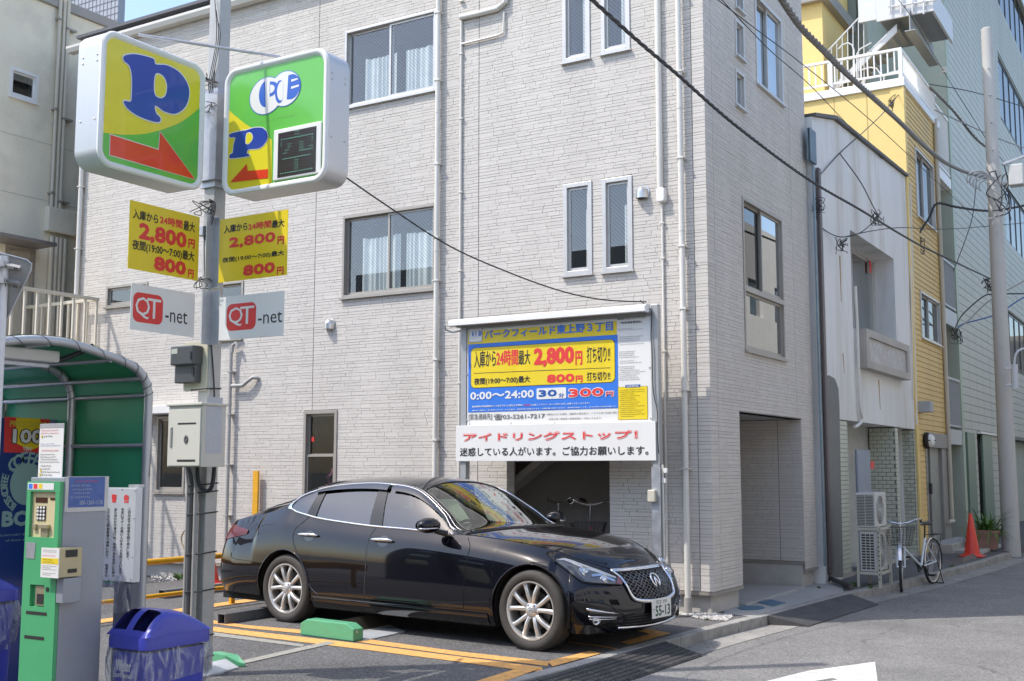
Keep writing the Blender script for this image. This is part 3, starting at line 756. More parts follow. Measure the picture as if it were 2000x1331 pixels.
# ------------------------------------------------------------------ tariff signboard on two posts
YS = YA - 0.48
S = Frame(1, YS)
sb = thing('signboard', 'large blue and yellow parking tariff signboard on two grey posts behind the car', 'signboard', (-6.2, YS, 0))
M_post = mat('grey_post_paint', (0.40, 0.41, 0.41), 0.4, 0.3, stain=(0.3, 0.22, 0.14), samt=0.2)
z5 = lambda X, Y: S.uv(880 + X / 3.914, 580 + Y / 3.914)
def B5(x0, y0, x1, y1):
 a = z5(x0, y0); b = z5(x1, y1); return a[0], a[1], b[0], b[1]
def quad5(pts): return [z5(*p) for p in pts]
bl = z5(125, 985); tr = z5(1530, 145)
U0, V0, U1, V1 = bl[0], bl[1], tr[0], tr[1]
mb = MB(); S.box(mb, U0, U1, V0, V1, -0.05, 0.0); mb.build('board', M_whitep, sb, bevel=0.003)
for a, b, zt in ((U0 - 0.085, U0 - 0.006, V1 + 0.10), (U1 + 0.006, U1 + 0.085, V1 + 0.12)):
 mb = MB(); S.box(mb, a, b, -0.05, zt, -0.075, 0.01); mb.build('post', M_post, sb, bevel=0.004)
mb = MB(); S.box(mb, U0 - 0.004, U1 + 0.004, V1 + 0.002, V1 + 0.05, -0.06, 0.012); mb.build('top_rail', M_post, sb)
# lamp hood over the board
mb = MB(); mb.add([S.pt(u, v, d) for u in (U0 - 0.18, U1 + 0.0) for v, d in ((V1 + 0.06, 0.02), (V1 + 0.03, 0.06), (V1 + 0.035, 0.145), (V1 + 0.085, 0.145), (V1 + 0.115, 0.09), (V1 + 0.12, 0.02))],
 [tuple(range(6)), tuple(range(6, 12))[::-1]] + [(i, (i + 1) % 6, 6 + (i + 1) % 6, 6 + i) for i in range(6)])
mb.build('lamp_hood', M_white, sb, bevel=0.004)
mb = MB(); S.box(mb, U0 - 0.1, U1 - .05, V1 + .022, V1 + .034, 0.03, 0.1); mb.build('lamp_tray', mat('grey_tray', (0.2, 0.2, 0.2), .6), sb)
mb = MB(); mb.tube([S.pt(U0 - .17, V1 + .04, .22), S.pt(U0 - .18, V1 - .01, .2), S.pt(U0 - .12, V1 - .04, .14), S.pt(U0 - .05, V1 - .02, .05)], 0.012, 8); mb.build('bracket', M_post, sb, smooth=True)
# printed areas
def flat(pts, d, m, name='print', fr=S, parent=sb):
 mb = MB(); fr.poly(mb, pts, d); return mb.build(name, m, parent)
a = z5(1272, 300)
flat([(U0 + .01, z5(135, 365)[1]), (a[0], z5(135, 365)[1]), (a[0], V1 - 0.03), (U0 + .01, V1 - 0.03)], 0.002, M_yellowp, 'yellow_panel')
b0 = B5(135, 885, 1278, 308)
flat([(b0[0], b0[1]), (b0[2], b0[1]), (b0[2], z5(135, 366)[1] - .0), (b0[0], z5(135, 366)[1])], 0.003, mat('sky_blue_print', (0.045, 0.19, 0.66), .35), 'blue_panel')
r = B5(155, 702, 1258, 322)
mb = MB(); S.rbox(mb, *[r[i] for i in (0, 2, 1, 3)], 0.003, 0.0045, 0.06); mb.build('panel_outline', M_ink, sb)
mb = MB(); S.rbox(mb, r[0] + .006, r[2] - .006, r[1] + .006, r[3] - .006, 0.0045, 0.006, 0.055); mb.build('yellow_panel', M_yellowp, sb)
M_skyb = MATS['sky_blue_print']; M_darkblue = mat('dark_blue_print', (0.02, 0.10, 0.36), .35)
lettering(S, sb, M_skyb, [('パークフィールド東上野３丁目', *B5(262, 325, 1243, 185), 0.03)], 0.0065)
lettering(S, sb, M_ink, [('入庫から', *B5(182, 545, 350, 405), .025), ('最大', *B5(522, 522, 612, 405), .025), ('打ち切り!!', *B5(1045, 508, 1222, 372), .025),
 ('夜間(19:00〜7:00)最大', *B5(182, 682, 610, 602), .03), ('打ち切り!!', *B5(1045, 645, 1222, 568), .03)], 0.0075)
flat([z5(182, 588), z5(1224, 545), z5(1224, 541), z5(182, 584)], 0.0075, M_ink, 'rule_line')
lettering(S, sb, M_red, [('24時間', *B5(352, 532, 520, 398), .04), ('2,800', *B5(638, 543, 948, 375), .055), ('円', *B5(956, 524, 1010, 413), .05), ('800', *B5(738, 661, 950, 585), .06), ('円', *B5(958, 656, 1012, 600), .05)], 0.0075)
lettering(S, sb, M_whitep, [('0:00〜24:00', *B5(152, 790, 640, 710), .035), ('300', *B5(899, 774, 1177, 689), .085), ('円', *B5(1186, 766, 1252, 718), .07)], 0.0065)
w = B5(660, 785, 885, 692)
mb = MB(); S.rbox(mb, w[0], w[2], w[1], w[3], 0.0045, 0.0062, 0.015); mb.build('white_panel', M_whitep, sb)
lettering(S, sb, M_darkblue, [('30', *B5(675, 767, 815, 708), .05), ('分', *B5(828, 772, 870, 735), .03)], 0.0075)
lettering(S, sb, M_red, [('300', *B5(905, 769, 1172, 695), .05), ('円', *B5(1191, 762, 1248, 723), .03)], 0.0075)
lettering(S, sb, M_whitep, [('●出庫時は料金精算後ロック板が下がった事を必ず確認し', *B5(168, 848, 560, 820), .02), ('に出庫して下さい。(ロック板が上昇し出庫できなくなります)', *B5(612, 836, 1065, 806), .02),
 ('●打切り回数は、毎1回目のみです。それ以降は、通常料金が加算されます。★領収書の発行できます。★料金は後払いです。★1000円札が使用可能です。', *B5(168, 876, 1270, 832), .02)], 0.0065)
lettering(S, sb, M_red, [('5分以内', *B5(563, 838, 610, 820), .02)], 0.0065)
M_greyp = mat('grey_print', (0.16, 0.16, 0.16), .5)
lettering(S, sb, M_greyp, [('[緊急連絡先]', *B5(140, 948, 318, 890), .01), ('☎03-5261-7217', *B5(332, 945, 722, 886), .02),
 ('※場内における事故・盗難等の責任及び、トラブル等で出庫の際に', *B5(735, 908, 1280, 876), 0), ('お待ち頂く時間等の損害賠償は一切負いかねます。', *B5(752, 945, 1158, 918), 0)], 0.0035)
lettering(S, sb, M_ink, [('毎度ありがとうございます', *B5(1275, 180, 1495, 148), .01), ('「駐車場管理規定」', *B5(1300, 210, 1465, 180), .01)], 0.0035)
# small print: rows of tiny marks, too small to read in the photo
def smallprint(fr, parent, x0, y0, x1, y1, rows, m, seed, d=0.0035, conv=z5, fill=(0.55, 1.0), ch=0.5, hh=0.5):
 rnd = random.Random(seed); mb = MB(); a = conv(x0, y0); b = conv(x1, y1)
 H_ = (b[1] - a[1]) / rows; cw = H_ * 0.62
 for i in range(rows):
  if rnd.random() < 0.1: continue
  v = a[1] + H_ * (i + .25); L = a[0] + (b[0] - a[0]) * rnd.uniform(*fill); u = a[0] + (cw if rnd.random() < .5 else 0)
  while u < L - cw:
   for _ in range(2):
    uu_ = u + rnd.uniform(0, cw * .45); vv = v + rnd.uniform(0, H_ * .4)
    fr.poly(mb, [(uu_, vv), (uu_ + cw * .4, vv), (uu_ + cw * .4, vv + H_ * .13), (uu_, vv + H_ * .13)], d)
   uu_ = u + rnd.uniform(0, cw * .6)
   fr.poly(mb, [(uu_, v), (uu_ + cw * .14, v), (uu_ + cw * .14, v + H_ * hh), (uu_, v + H_ * hh)], d)
   u += cw
 mb.build('small_print', m, parent, kind='stuff')
smallprint(S, sb, 1280, 262, 1490, 218, 3, M_ink, 1); smallprint(S, sb, 1285, 375, 1490, 290, 5, M_ink, 2); smallprint(S, sb, 1287, 645, 1490, 390, 17, M_ink, 3)
y = B5(1283, 942, 1506, 682)
mb = MB(); S.box(mb, y[0], y[2], y[1], y[3], 0.002, 0.003); mb.build('panel_outline', M_ink, sb)
mb = MB(); S.box(mb, y[0] + .003, y[2] - .003, y[1] + .003, y[3] - .003, 0.003, 0.004); mb.build('yellow_panel', M_yellowp, sb)
smallprint(S, sb, 1295, 925, 1495, 700, 14, M_ink, 4, d=0.005)
y = B5(1338, 696, 1450, 670); mb = MB(); S.box(mb, y[0], y[2], y[1], y[3], 0.004, 0.0055); mb.build('blue_panel', M_darkblue, sb)
lettering(S, sb, M_whitep, [('駐車場約款', *B5(1348, 693, 1440, 674), .01)], 0.0062)
# the operator's emblem
def ell(cx, cy, rx, ry, a0=0, a1=360, n=28, rot=0):
 out = []
 for i in range(n + (0 if a1 - a0 >= 360 else 1)):
  g = math.radians(a0 + (a1 - a0) * i / n); x, y_ = rx * math.cos(g), ry * math.sin(g); c, s_ = math.cos(math.radians(rot)), math.sin(math.radians(rot))
  out.append((cx + x * c - y_ * s_, cy + x * s_ + y_ * c))
 return out
def emblem(fr, parent, u0, v0, u1, v1, d, rim=None):
 """two interlocked ovals with letters, drawn in a 100 x 82 grid"""
 W_, H_ = u1 - u0, v1 - v0
 T = lambda pts: [(u0 + x / 100 * W_, v0 + y_ / 82 * H_) for x, y_ in pts]
 rim = rim or M_bluep
 def p(pts, dd, m, nm): mb = MB(); fr.poly(mb, T(pts), d + dd); mb.build(nm, m, parent)
 p(ell(33, 38, 33.5, 40), 0.0, rim, 'emblem'); p(ell(70, 44, 30.5, 37.5), 0.0002, rim, 'emblem')
 p(ell(70, 44, 29, 36), 0.0008, M_whitep, 'emblem'); p(ell(33, 38, 32, 38.5), 0.0010, M_whitep, 'emblem')
 p(ell(33, 42, 14, 28, 100, 270), 0.0016, M_bluep, 'emblem'); p(ell(82, 45, 17, 26, -85, 95) + [(76, 70), (74, 20)], 0.0016, M_bluep, 'emblem')
 p([(82, 40), (97, 42), (97, 46), (82, 45)], 0.0024, M_whitep, 'emblem'); p([(82, 55), (95, 57), (94, 60), (82, 60)], 0.0024, M_whitep, 'emblem')
 p(ell(40, 50, 17, 16, -90, 90), 0.0016, M_bluep, 'emblem'); p([(40, 66), (34, 66), (34, 20), (40, 20)], 0.0017, M_whitep, 'emblem')
 p(ell(41, 50, 9, 9, -90, 90), 0.0022, M_whitep, 'emblem'); p(ell(60, 40, 9, 24, 60, 300), 0.0018, M_bluep, 'emblem'); p(ell(63, 41, 8, 20, 60, 300), 0.0022, M_whitep, 'emblem')
e = B5(142, 352, 244, 232); mb = MB(); S.rbox(mb, e[0], e[2], e[1], e[3], 0.002, 0.0052, 0.02); mb.build('panel_outline', M_darkblue, sb)
mb = MB(); S.rbox(mb, e[0] + .005, e[2] - .005, e[1] + .005, e[3] - .005, 0.004, 0.0062, 0.018); mb.build('white_panel', M_whitep, sb)
emblem(S, sb, *B5(150, 320, 240, 250), 0.0066)
# screws
k = MB()
for X, Y in ((145, 212), (790, 170), (1130, 147), (460, 193), (128, 592), (125, 945), (145, 972), (462, 968), (795, 965), (1140, 962), (1505, 958), (1528, 930), (1522, 540)):
 u, v = z5(X, Y); k.lathe([(0.0, .012), (.007, .010), (.010, .001)], S.pt(u, v, 0.0), (0, -1, 0), 8)
k.build('screw', M_steel, sb)
# lower board
c = B5(50, 1258, 1575, 978); c = (c[0], c[1], c[2], V0 - .001)
lb = MB(); S.box(lb, c[0], c[2], c[1], c[3], -0.04, 0.03); low = lb.build('lower_board', M_whitep, sb, bevel=0.002)
S2 = Frame(1, YS)
ttl = B5(112, 1104, 1436, 1024)
def sp(items, grow): return [(t, u0 - grow, v0 - grow, u1 + grow, v1 + grow, b) for t, u0, v0, u1, v1, b in items]
T_ = 'アイドリングストップ！'
lettering(S, low, M_red, sp([(T_, *ttl, .075)], .012), 0.0315); lettering(S, low, M_whitep, sp([(T_, *ttl, .06)], .007), 0.0325); lettering(S, low, M_red, [(T_, *ttl, .028)], 0.0335)
lettering(S, low, M_ink, [('迷惑している人がいます。ご協力お願いします。', *B5(82, 1220, 1522, 1138), .018)], 0.0325)
# box, cable and white pipe on the right post
pu = (U1 + .006 + U1 + .085) / 2
u, v = S.uv(1278, 970)
mb = MB(); S.box(mb, u - .05, u + .035, v - .06, v + .07, 0.012, 0.07); mb.build('junction_box', mat('cream_plastic', (0.55, 0.52, 0.42), .5), sb, bevel=.01)
mb = MB(); S.box(mb, pu - .05, pu + .05, -.05, S.uv(1280, 912)[1], 0.012, 0.028); mb.build('post_cover', M_galv, sb)
u, _ = S.uv(1293, 950)
mb = MB(); mb.tube([S.pt(u, -.05, -.02), S.pt(u, S.uv(1293, 908)[1], -.02)], 0.014, 10); mb.build('conduit', M_pipe, sb, smooth=True)
mb = MB()
for X, Y in ((1297, 920), (1294, 940)):
 u_, v_ = S.uv(X, Y); mb.box(u_ - .01, u_ + .03, YS, YS + .03, v_ - .02, v_ + .03)
mb.build('bracket', M_white, sb)
mb = MB(); pts = [z5(x, y_) for x, y_ in ((1460, 30), (1500, 70), (1545, 120), (1540, 300), (1550, 420), (1556, 700), (1590, 880), (1590, 1050), (1600, 1200))]
mb.tube([S.pt(u, v, .03) for u, v in crom(pts, 4)], .006, 6); mb.build('cable', M_cable, sb, smooth=True)
# ------------------------------------------------------------------ sign pole in the lot
PX, PY = -6.61, 6.38
PW = 0.06
pole = thing('sign_pole', 'square grey steel pole carrying the parking signs and meter box', 'pole', (PX, PY, 0))
M_poleg = mat('pole_grey_paint', (0.46, 0.455, 0.43), 0.42, 0.2, var=0.08, scale=4, stain=(0.30, 0.26, 0.2), samt=0.25, sscale=6)
mb = MB(); mb.box(PX - PW, PX + PW, PY - PW, PY + PW, -0.05, 7.6); mb.build('shaft', M_poleg, pole, bevel=0.008)
mb = MB(); mb.box(PX - .12, PX + .12, PY - .12, PY + .12, 0.0, 0.012); mb.build('base_plate', M_galv, pole)
def lamp_sign(fr, face, name, label, back, face_px, build):
 """fr: the plane of the front; face: (u0,v0,u1,v1)"""
 t = thing(name, label, 'parking sign', fr.pt((face[0] + face[2]) / 2, face[1], 0))
 u0, v0, u1, v1 = face
 mb = MB(); p1 = fr.rbox(mb, u0, u1, v0, v1, -back, -0.03, 0.12, 8); mb.build('casing', mat('brushed_casing', (0.62, 0.62, 0.62), 0.38, 0.45, var=0.08, scale=3, stretch=6, stain=(0.40, 0.36, 0.30), samt=0.25), t, smooth=True)
 # moulded rim round the face
 rings = []
 def rr(inset, rad):
  pts = []
  for cx, cy, a in ((u1 - inset - rad, v1 - inset - rad, 0), (u0 + inset + rad, v1 - inset - rad, 90), (u0 + inset + rad, v0 + inset + rad, 180), (u1 - inset - rad, v0 + inset + rad, 270)):
   for i in range(9):
    g = math.radians(a + 90 * i / 8); pts.append((cx + rad * math.cos(g), cy + rad * math.sin(g)))
  return pts
 prof = [(0.0, -0.03), (-0.004, -0.012), (0.006, 0.0), (0.018, 0.002), (0.03, -0.002), (0.045, -0.018)]
 P = [[tuple(fr.pt(u, v, d)) for u, v in rr(ins, 0.12 - ins * .9)] for ins, d in prof]
 P = [row + [row[0]] for row in P]
 MB().grid(P, flip=True).build('rim', M_white, t, smooth=True)
 k = MB()
 for uu_, vv in ((u0 + .03, v0 + .2), (u1 - .03, v0 + .2), (u0 + .03, v1 - .25), (u1 - .03, v1 - .25)):
  pass
 f = rr(0.042, 0.12 - .038)
 mb = MB(); fr.poly(mb, f, -0.016); fc = build(t, f)
 return t
def clip_poly(sub, clip):
 """Sutherland-Hodgman, clip is convex and counter clockwise"""
 out = list(sub)
 for i in range(len(clip)):
  a, b = clip[i], clip[(i + 1) % len(clip)]; inp = out; out = []
  side = lambda p: (b[0] - a[0]) * (p[1] - a[1]) - (b[1] - a[1]) * (p[0] - a[0])
  for j in range(len(inp)):
   p, q = inp[j], inp[(j + 1) % len(inp)]; sp_, sq = side(p), side(q)
   if sp_ >= 0: out.append(p)
   if (sp_ >= 0) != (sq >= 0):
    t = sp_ / (sp_ - sq); out.append((p[0] + (q[0] - p[0]) * t, p[1] + (q[1] - p[1]) * t))
  if not out: return []
 return out
M_sgreen = mat('sign_green', (0.13, 0.50, 0.07), 0.28, var=0.04, coat=0.3); M_syellow = mat('sign_yellow', (0.78, 0.66, 0.03), 0.28, var=0.04, coat=0.3)
M_sred = mat('sign_red', (0.75, 0.05, 0.02), 0.28, coat=0.3); M_sblue = mat('sign_blue', (0.025, 0.06, 0.36), 0.28, coat=0.3)
# left lamp sign: faces the street (+x)
FL = Frame(0, PX + 0.14)
q1 = lambda X, Y, fr: fr.uv(140 + X / 3.571, 30 + Y / 3.571)
zz = [q1(225, 95, FL), q1(932, 400, FL), q1(190, 1000, FL), q1(915, 1230, FL)]
faceL = (min(zz[0][0], zz[2][0]) , (zz[2][1] + zz[3][1]) / 2 - 0.02, max(zz[1][0], zz[3][0]), (zz[0][1] + zz[1][1]) / 2 + 0.03)
def expand(pts, g, clip=None):
 cx = sum(p[0] for p in pts) / len(pts); n_ = len(pts); out = []
 area = sum(pts[i][0] * pts[(i + 1) % n_][1] - pts[(i + 1) % n_][0] * pts[i][1] for i in range(n_)); s = 1 if area > 0 else -1
 for i in range(n_):
  a, b, c = np.array(pts[i - 1]), np.array(pts[i]), np.array(pts[(i + 1) % n_])
  t = (b - a) / (np.linalg.norm(b - a) + 1e-9) + (c - b) / (np.linalg.norm(c - b) + 1e-9); t /= (np.linalg.norm(t) + 1e-9)
  out.append((b[0] + s * g * t[1], b[1] - s * g * t[0]))
 return out
def shape(fr, parent, pts, d, m, name):
 mb = MB(); fr.poly(mb, pts, d); return mb.build(name, m, parent)
P_L = [(370, 290), (400, 273), (470, 272), (575, 300), (588, 325), (600, 342), (680, 350), (765, 400), (818, 480), (828, 560), (800, 640), (735, 685), (660, 672), (592, 628), (598, 680), (628, 715), (618, 744), (560, 735), (470, 700), (400, 650), (372, 605), (385, 596), (420, 600), (428, 560), (430, 430), (412, 352), (378, 320)]
H_L = [(605, 402), (586, 430), (582, 520), (598, 565), (640, 577), (668, 545), (672, 480), (648, 424)]
P_R = [(1088, 838), (1105, 822), (1180, 803), (1205, 800), (1262, 783), (1322, 784), (1354, 820), (1350, 872), (1305, 922), (1235, 932), (1216, 940), (1212, 960), (1228, 970), (1222, 981), (1110, 996), (1090, 988), (1096, 968), (1114, 955), (1120, 900), (1132, 852), (1100, 850)]
H_R = [(1212, 822), (1204, 870), (1208, 896), (1232, 893), (1256, 855), (1244, 818)]
def letterP(fr, t, outer, hole, d, bgm, gap):
 o = crom([q1(x, y_, fr) for x, y_ in outer], 4, True); h_ = crom([q1(x, y_, fr) for x, y_ in hole], 4, True)
 shape(fr, t, expand(o, gap), d + .001, M_whitep, 'letter_edge'); shape(fr, t, o, d + .002, M_sblue, 'letter')
 shape(fr, t, h_, d + .003, M_whitep, 'letter_edge'); shape(fr, t, expand(h_, -gap), d + .004, bgm, 'letter_hole')
def buildL(t, f):
 shape(FL, t, f, -0.018, M_syellow, 'face_yellow')
 cur = crom([q1(x, y_, FL) for x, y_ in ((200, 808), (250, 820), (400, 832), (560, 818), (740, 760), (850, 690), (960, 590))], 6)
 gp = cur + [(f[0][0] + .5, f[-1][1] - .5), (cur[0][0] - .2, f[-1][1] - .5)]
 # the green field is the part of the face below the curve
 res = []
 n_ = len(cur)
 for a, b in zip(cur[:-1], cur[1:]):
  c = clip_poly([a, (a[0], -9), (b[0], -9), b], f)
  if c and len(c) > 2: res.append(c)
 mb = MB()
 for c in res: FL.poly(mb, c, -0.0165)
 mb.build('face_green', M_sgreen, t)
 letterP(FL, t, P_L, H_L, -0.0155, M_syellow, 0.009)
 ar = [q1(x, y_, FL) for x, y_ in ((280, 832), (616, 938), (626, 812), (870, 1144), (275, 972))]
 shape(FL, t, expand(ar, .008), -0.0145, M_whitep, 'arrow_edge'); shape(FL, t, ar, -0.0135, M_sred, 'arrow')
signL = lamp_sign(FL, faceL, 'lamp_sign', 'left box sign with a huge blue P and red arrow pointing right', 0.26, None, buildL)
FR = Frame(1, PY - 0.13)
zz = [q1(1065, 385, FR), q1(1770, 245, FR), q1(1045, 1230, FR), q1(1780, 1180, FR)]
faceR = ((zz[0][0] + zz[2][0]) / 2, (zz[2][1] + zz[3][1]) / 2, (zz[1][0] + zz[3][0]) / 2, (zz[0][1] + zz[1][1]) / 2 + .015)
def buildR(t, f):
 shape(FR, t, f, -0.018, M_sgreen, 'face_green')
 yp = [q1(x, y_, FR) for x, y_ in ((1060, 630), (1120, 690), (1200, 755), (1290, 810), (1385, 866), (1385, 1240), (1060, 1260))]
 c = clip_poly(yp[::-1], f)
 shape(FR, t, c, -0.0165, M_syellow, 'face_yellow')
 letterP(FR, t, P_R, H_R, -0.0155, M_syellow, 0.006)
 ar = [q1(x, y_, FR) for x, y_ in ((1094, 1165), (1212, 1034), (1218, 1084), (1360, 1071), (1358, 1133))]
 shape(FR, t, ar, -0.0135, M_sred, 'arrow')
 a = q1(1228, 678, FR); b = q1(1590, 374, FR)
 emblem(FR, t, a[0], a[1] - .035, b[0], b[1] + .02, -0.0155)
 a = q1(1283, 742, FR); b = q1(1540, 690, FR)
 lettering(FR, t, mat('faint_pink_print', (0.42, 0.42, 0.25), .4), [('PARK FIELD', a[0], a[1], b[0], b[1], .01)], -0.0155)
 # LED panel
 a = q1(1398, 1165, FR); b = q1(1738, 735, FR); a2 = q1(1432, 1140, FR); b2 = q1(1705, 772, FR)
 mb = MB(); FR.box(mb, a[0], b[0], a[1] + .01, b[1], -0.017, -0.004); mb.build('display_frame', M_white, t, bevel=.008)
 mb = MB(); FR.box(mb, a2[0], b2[0], a2[1] + .005, b2[1], -0.004, -0.002); mb.build('display_glass', mat('led_panel', (0.035, 0.03, 0.03), .25), t)
 bits = ["0000000110000000", "0000000110000000", "0111111111111110", "0100000000000010", "0100110001100010", "0000110001100000", "0001100001100110", "0011000001111110",
   "0000000000000000", "0011111111111100", "0000000110000000", "0000000110000000", "0000000110000000", "0000000110000000", "0111111111111110", "0000000000000000"]
 on = MB(); off = MB()
 for i, rw in enumerate(bits):
  for j, c_ in enumerate(rw):
   u = a2[0] + (b2[0] - a2[0]) * (j + .5) / 16; v = b2[1] - (b2[1] - a2[1]) * (i + .5) / 16
   (on if c_ == '1' else off).add([FR.pt(u + .0034 * math.cos(g), v + .0034 * math.sin(g), 0.0) for g in (0, 1.05, 2.1, 3.14, 4.2, 5.2)], [(0, 1, 2, 3, 4, 5)])
 on.build('led_dots', mat('lit_led', (0.25, 0.6, 0.5), .4, emit=(0.3, 0.9, 0.7), estr=0.35), t, kind='stuff'); off.build('led_dots', mat('unlit_led', (0.09, 0.085, 0.08), .4), t, kind='stuff')
signR = lamp_sign(FR, faceR, 'lamp_sign', 'right box sign in green and yellow with lit vacancy display', 0.26, None, buildR)
for t, fr, face in ((signL, FL, faceL), (signR, FR, faceR)):
 k = MB()
 e_ = face[0] if fr is FL else face[2]
 sgn = -1 if fr is FL else 1
 for v in (face[3] - .19, face[3] - .235, face[1] + .33):
  for dd in (-.06, -.21): k.sphere(fr.pt(e_ + sgn * .001, v, dd), .007, 4)
 k.build('screw', M_steel, t)
# brackets holding the lamp signs, and the stay rod
mb = MB()
for v in (3.75, 4.5): mb.box(PX - PW - .02, PX + PW + .02, PY - PW - .02, PY + PW + .02, v, v + .05)
mb.box(PX - PW - .012, PX + PW + .05, PY - PW - .05, PY + PW + .012, 3.8, 4.5)
mb.build('sign_bracket', M_galv, pole)
tp = onp(270, 68, 0, PX + .0); tq = onp(548, 112, 1, PY - .02)
mb = MB(); mb.tube([tp, tq], .012, 8); mb.build('stay_rod', M_galv, pole, smooth=True)
# flat boards
q2 = lambda X, Y, fr: fr.uv(220 + X / 2.3775, 370 + Y / 2.3775)
FBL = Frame(0, PX + PW + 0.012); FBR = Frame(1, PY - PW - 0.012)
def bx(fr, x0, y0, x1, y1): a = q2(x0, y0, fr); b = q2(x1, y1, fr); return a[0], a[1], b[0], b[1]
def rate(fr, label, crn, tx):
 a = q2(*crn[0], fr); b = q2(*crn[1], fr); c = q2(*crn[2], fr); d = q2(*crn[3], fr)
 u0, u1 = (a[0] + d[0]) / 2, (b[0] + c[0]) / 2; v0, v1 = (c[1] + d[1]) / 2, (a[1] + b[1]) / 2
 t = thing('rate_board', label, 'sign', fr.pt((u0 + u1) / 2, v0, 0), group='boards bolted to the sign pole')
 mb = MB(); fr.box(mb, u0, u1, v0, v1, -0.004, 0.0); mb.build('panel', M_yellowp, t)
 lettering(fr, t, M_ink, [('入庫から', *bx(fr, *tx[0]), .03), ('最大', *bx(fr, *tx[2]), .03), ('夜間(19:00〜7:00)最大', *bx(fr, *tx[5]), .03)], 0.001)
 lettering(fr, t, M_red, [('24時間', *bx(fr, *tx[1]), .035), ('2,800', *bx(fr, *tx[3]), .05), ('円', *bx(fr, *tx[4]), .045), ('800', *bx(fr, *tx[6]), .06), ('円', *bx(fr, *tx[7]), .045)], 0.001)
rate(FBR, 'yellow parking rate board on the right side of the pole', [(497, 138), (815, 97), (808, 400), (492, 433)],
  [(517, 207, 628, 152), (629, 193, 738, 142), (739, 182, 798, 137), (540, 280, 757, 195), (765, 258, 797, 215), (510, 347, 797, 281), (605, 405, 755, 335), (762, 398, 795, 358)])
rate(FBL, 'yellow parking rate board on the left side of the pole', [(80, 47), (403, 130), (397, 425), (72, 368)],
  [(93, 135, 213, 118), (218, 160, 325, 145), (328, 190, 383, 156), (120, 240, 345, 203), (350, 272, 382, 235), (90, 285, 380, 292), (190, 375, 342, 338), (348, 410, 377, 375)])
def netb(fr, label, crn, red, qt, net):
 a = q2(*crn[0], fr); b = q2(*crn[1], fr); c = q2(*crn[2], fr); d = q2(*crn[3], fr)
 u0, u1 = (a[0] + d[0]) / 2, (b[0] + c[0]) / 2; v0, v1 = (c[1] + d[1]) / 2, (a[1] + b[1]) / 2
 t = thing('name_board', label, 'sign', fr.pt((u0 + u1) / 2, v0, 0), group='boards bolted to the sign pole')
 mb = MB(); fr.box(mb, u0, u1, v0, v1, -0.004, 0.0); mb.build('panel', M_whitep, t)
 e = bx(fr, *red); mb = MB(); fr.rbox(mb, e[0], e[2], e[1], e[3], 0.0, 0.001, 0.05); mb.build('red_badge', M_red, t)
 w = bx(fr, *qt); mid = w[0] + (w[2] - w[0]) * .52
 lettering(fr, t, M_whitep, [('Q', w[0], w[1], mid + .01, w[3], .0), ('T', mid - .015, w[1] + .012, w[2], w[3], .0)], 0.002)
 lettering(fr, t, M_ink, [('-net', *bx(fr, *net), .0)], 0.001)
netb(FBR, 'white board with red QT badge right of the pole', [(495, 497), (797, 477), (793, 683), (493, 697)], (528, 660, 667, 522), (538, 640, 658, 540), (675, 627, 788, 566))
netb(FBL, 'white board with red QT badge left of the pole', [(87, 435), (380, 485), (380, 690), (80, 648)], (92, 613, 235, 497), (103, 597, 225, 515), (243, 614, 347, 573))
mb = MB()
for fr in (FBL, FBR):
 if fr is FBL: mb.box(PX + PW + .001, PX + PW + .007, PY - .16, PY + .0, 2.50, 2.92); mb.box(PX + PW + .001, PX + PW + .007, PY - .14, PY, 2.95, 3.52)
 else: mb.box(PX, PX + .15, PY - PW - .007, PY - PW - .001, 2.50, 2.92); mb.box(PX, PX + .13, PY - PW - .007, PY - PW - .001, 2.95, 3.5)
mb.build('board_bracket', M_galv, pole)
k = MB()
for v in (2.55, 2.7, 2.85, 3.05, 3.4):
 k.sphere((PX + PW + .016, PY - .03, v), .008, 4); k.sphere((PX + .02, PY - PW - .012, v), .008, 4); k.sphere((PX - .03, PY - PW - .012, v), .008, 4)
k.build('bolt', M_steel, pole)
# electricity meter
FM = Frame(1, PY - PW - 0.02)
meter = thing('electricity_meter', 'dark grey electricity meter on a cream plate on the sign pole', 'meter', FM.pt(PX, 2.0, 0))
a = q2(325, 940, FM); b = q2(440, 702, FM)
mb = MB(); FM.rbox(mb, a[0], b[0], a[1], b[1], -0.02, -0.004, 0.02); mb.build('mounting_plate', mat('cream_plate', (0.55, 0.52, 0.40), .5), meter, bevel=.003)
M_mt = mat('meter_grey', (0.06, 0.063, 0.068), .35, spec=.6)
a = q2(300, 905, FM); b = q2(420, 728, FM)
h_ = b[1] - a[1]
mb = MB(); FM.box(mb, a[0] + .02, b[0], b[1] - h_ * .52, b[1], -.003, .10); mb.build('meter_body', M_mt, meter, bevel=.01)
mb = MB(); FM.box(mb, a[0] + .035, b[0] - .012, a[1], b[1] - h_ * .42, -.003, .065); mb.build('terminal_cover', M_mt, meter, bevel=.008)
mb = MB(); FM.box(mb, a[0] + .035, a[0] + .10, b[1] - .06, b[1] - .02, .1005, .102); mb.build('dial', mat('lcd', (0.45, 0.48, 0.42), .2), meter)
mb = MB(); FM.box(mb, b[0] - .03, b[0] - .015, b[1] - .11, b[1] - .05, .1, .106); FM.box(mb, b[0] - .04, b[0] - .02, a[1] + .06, a[1] + .12, .065, .075); mb.build('latch', M_black, meter)
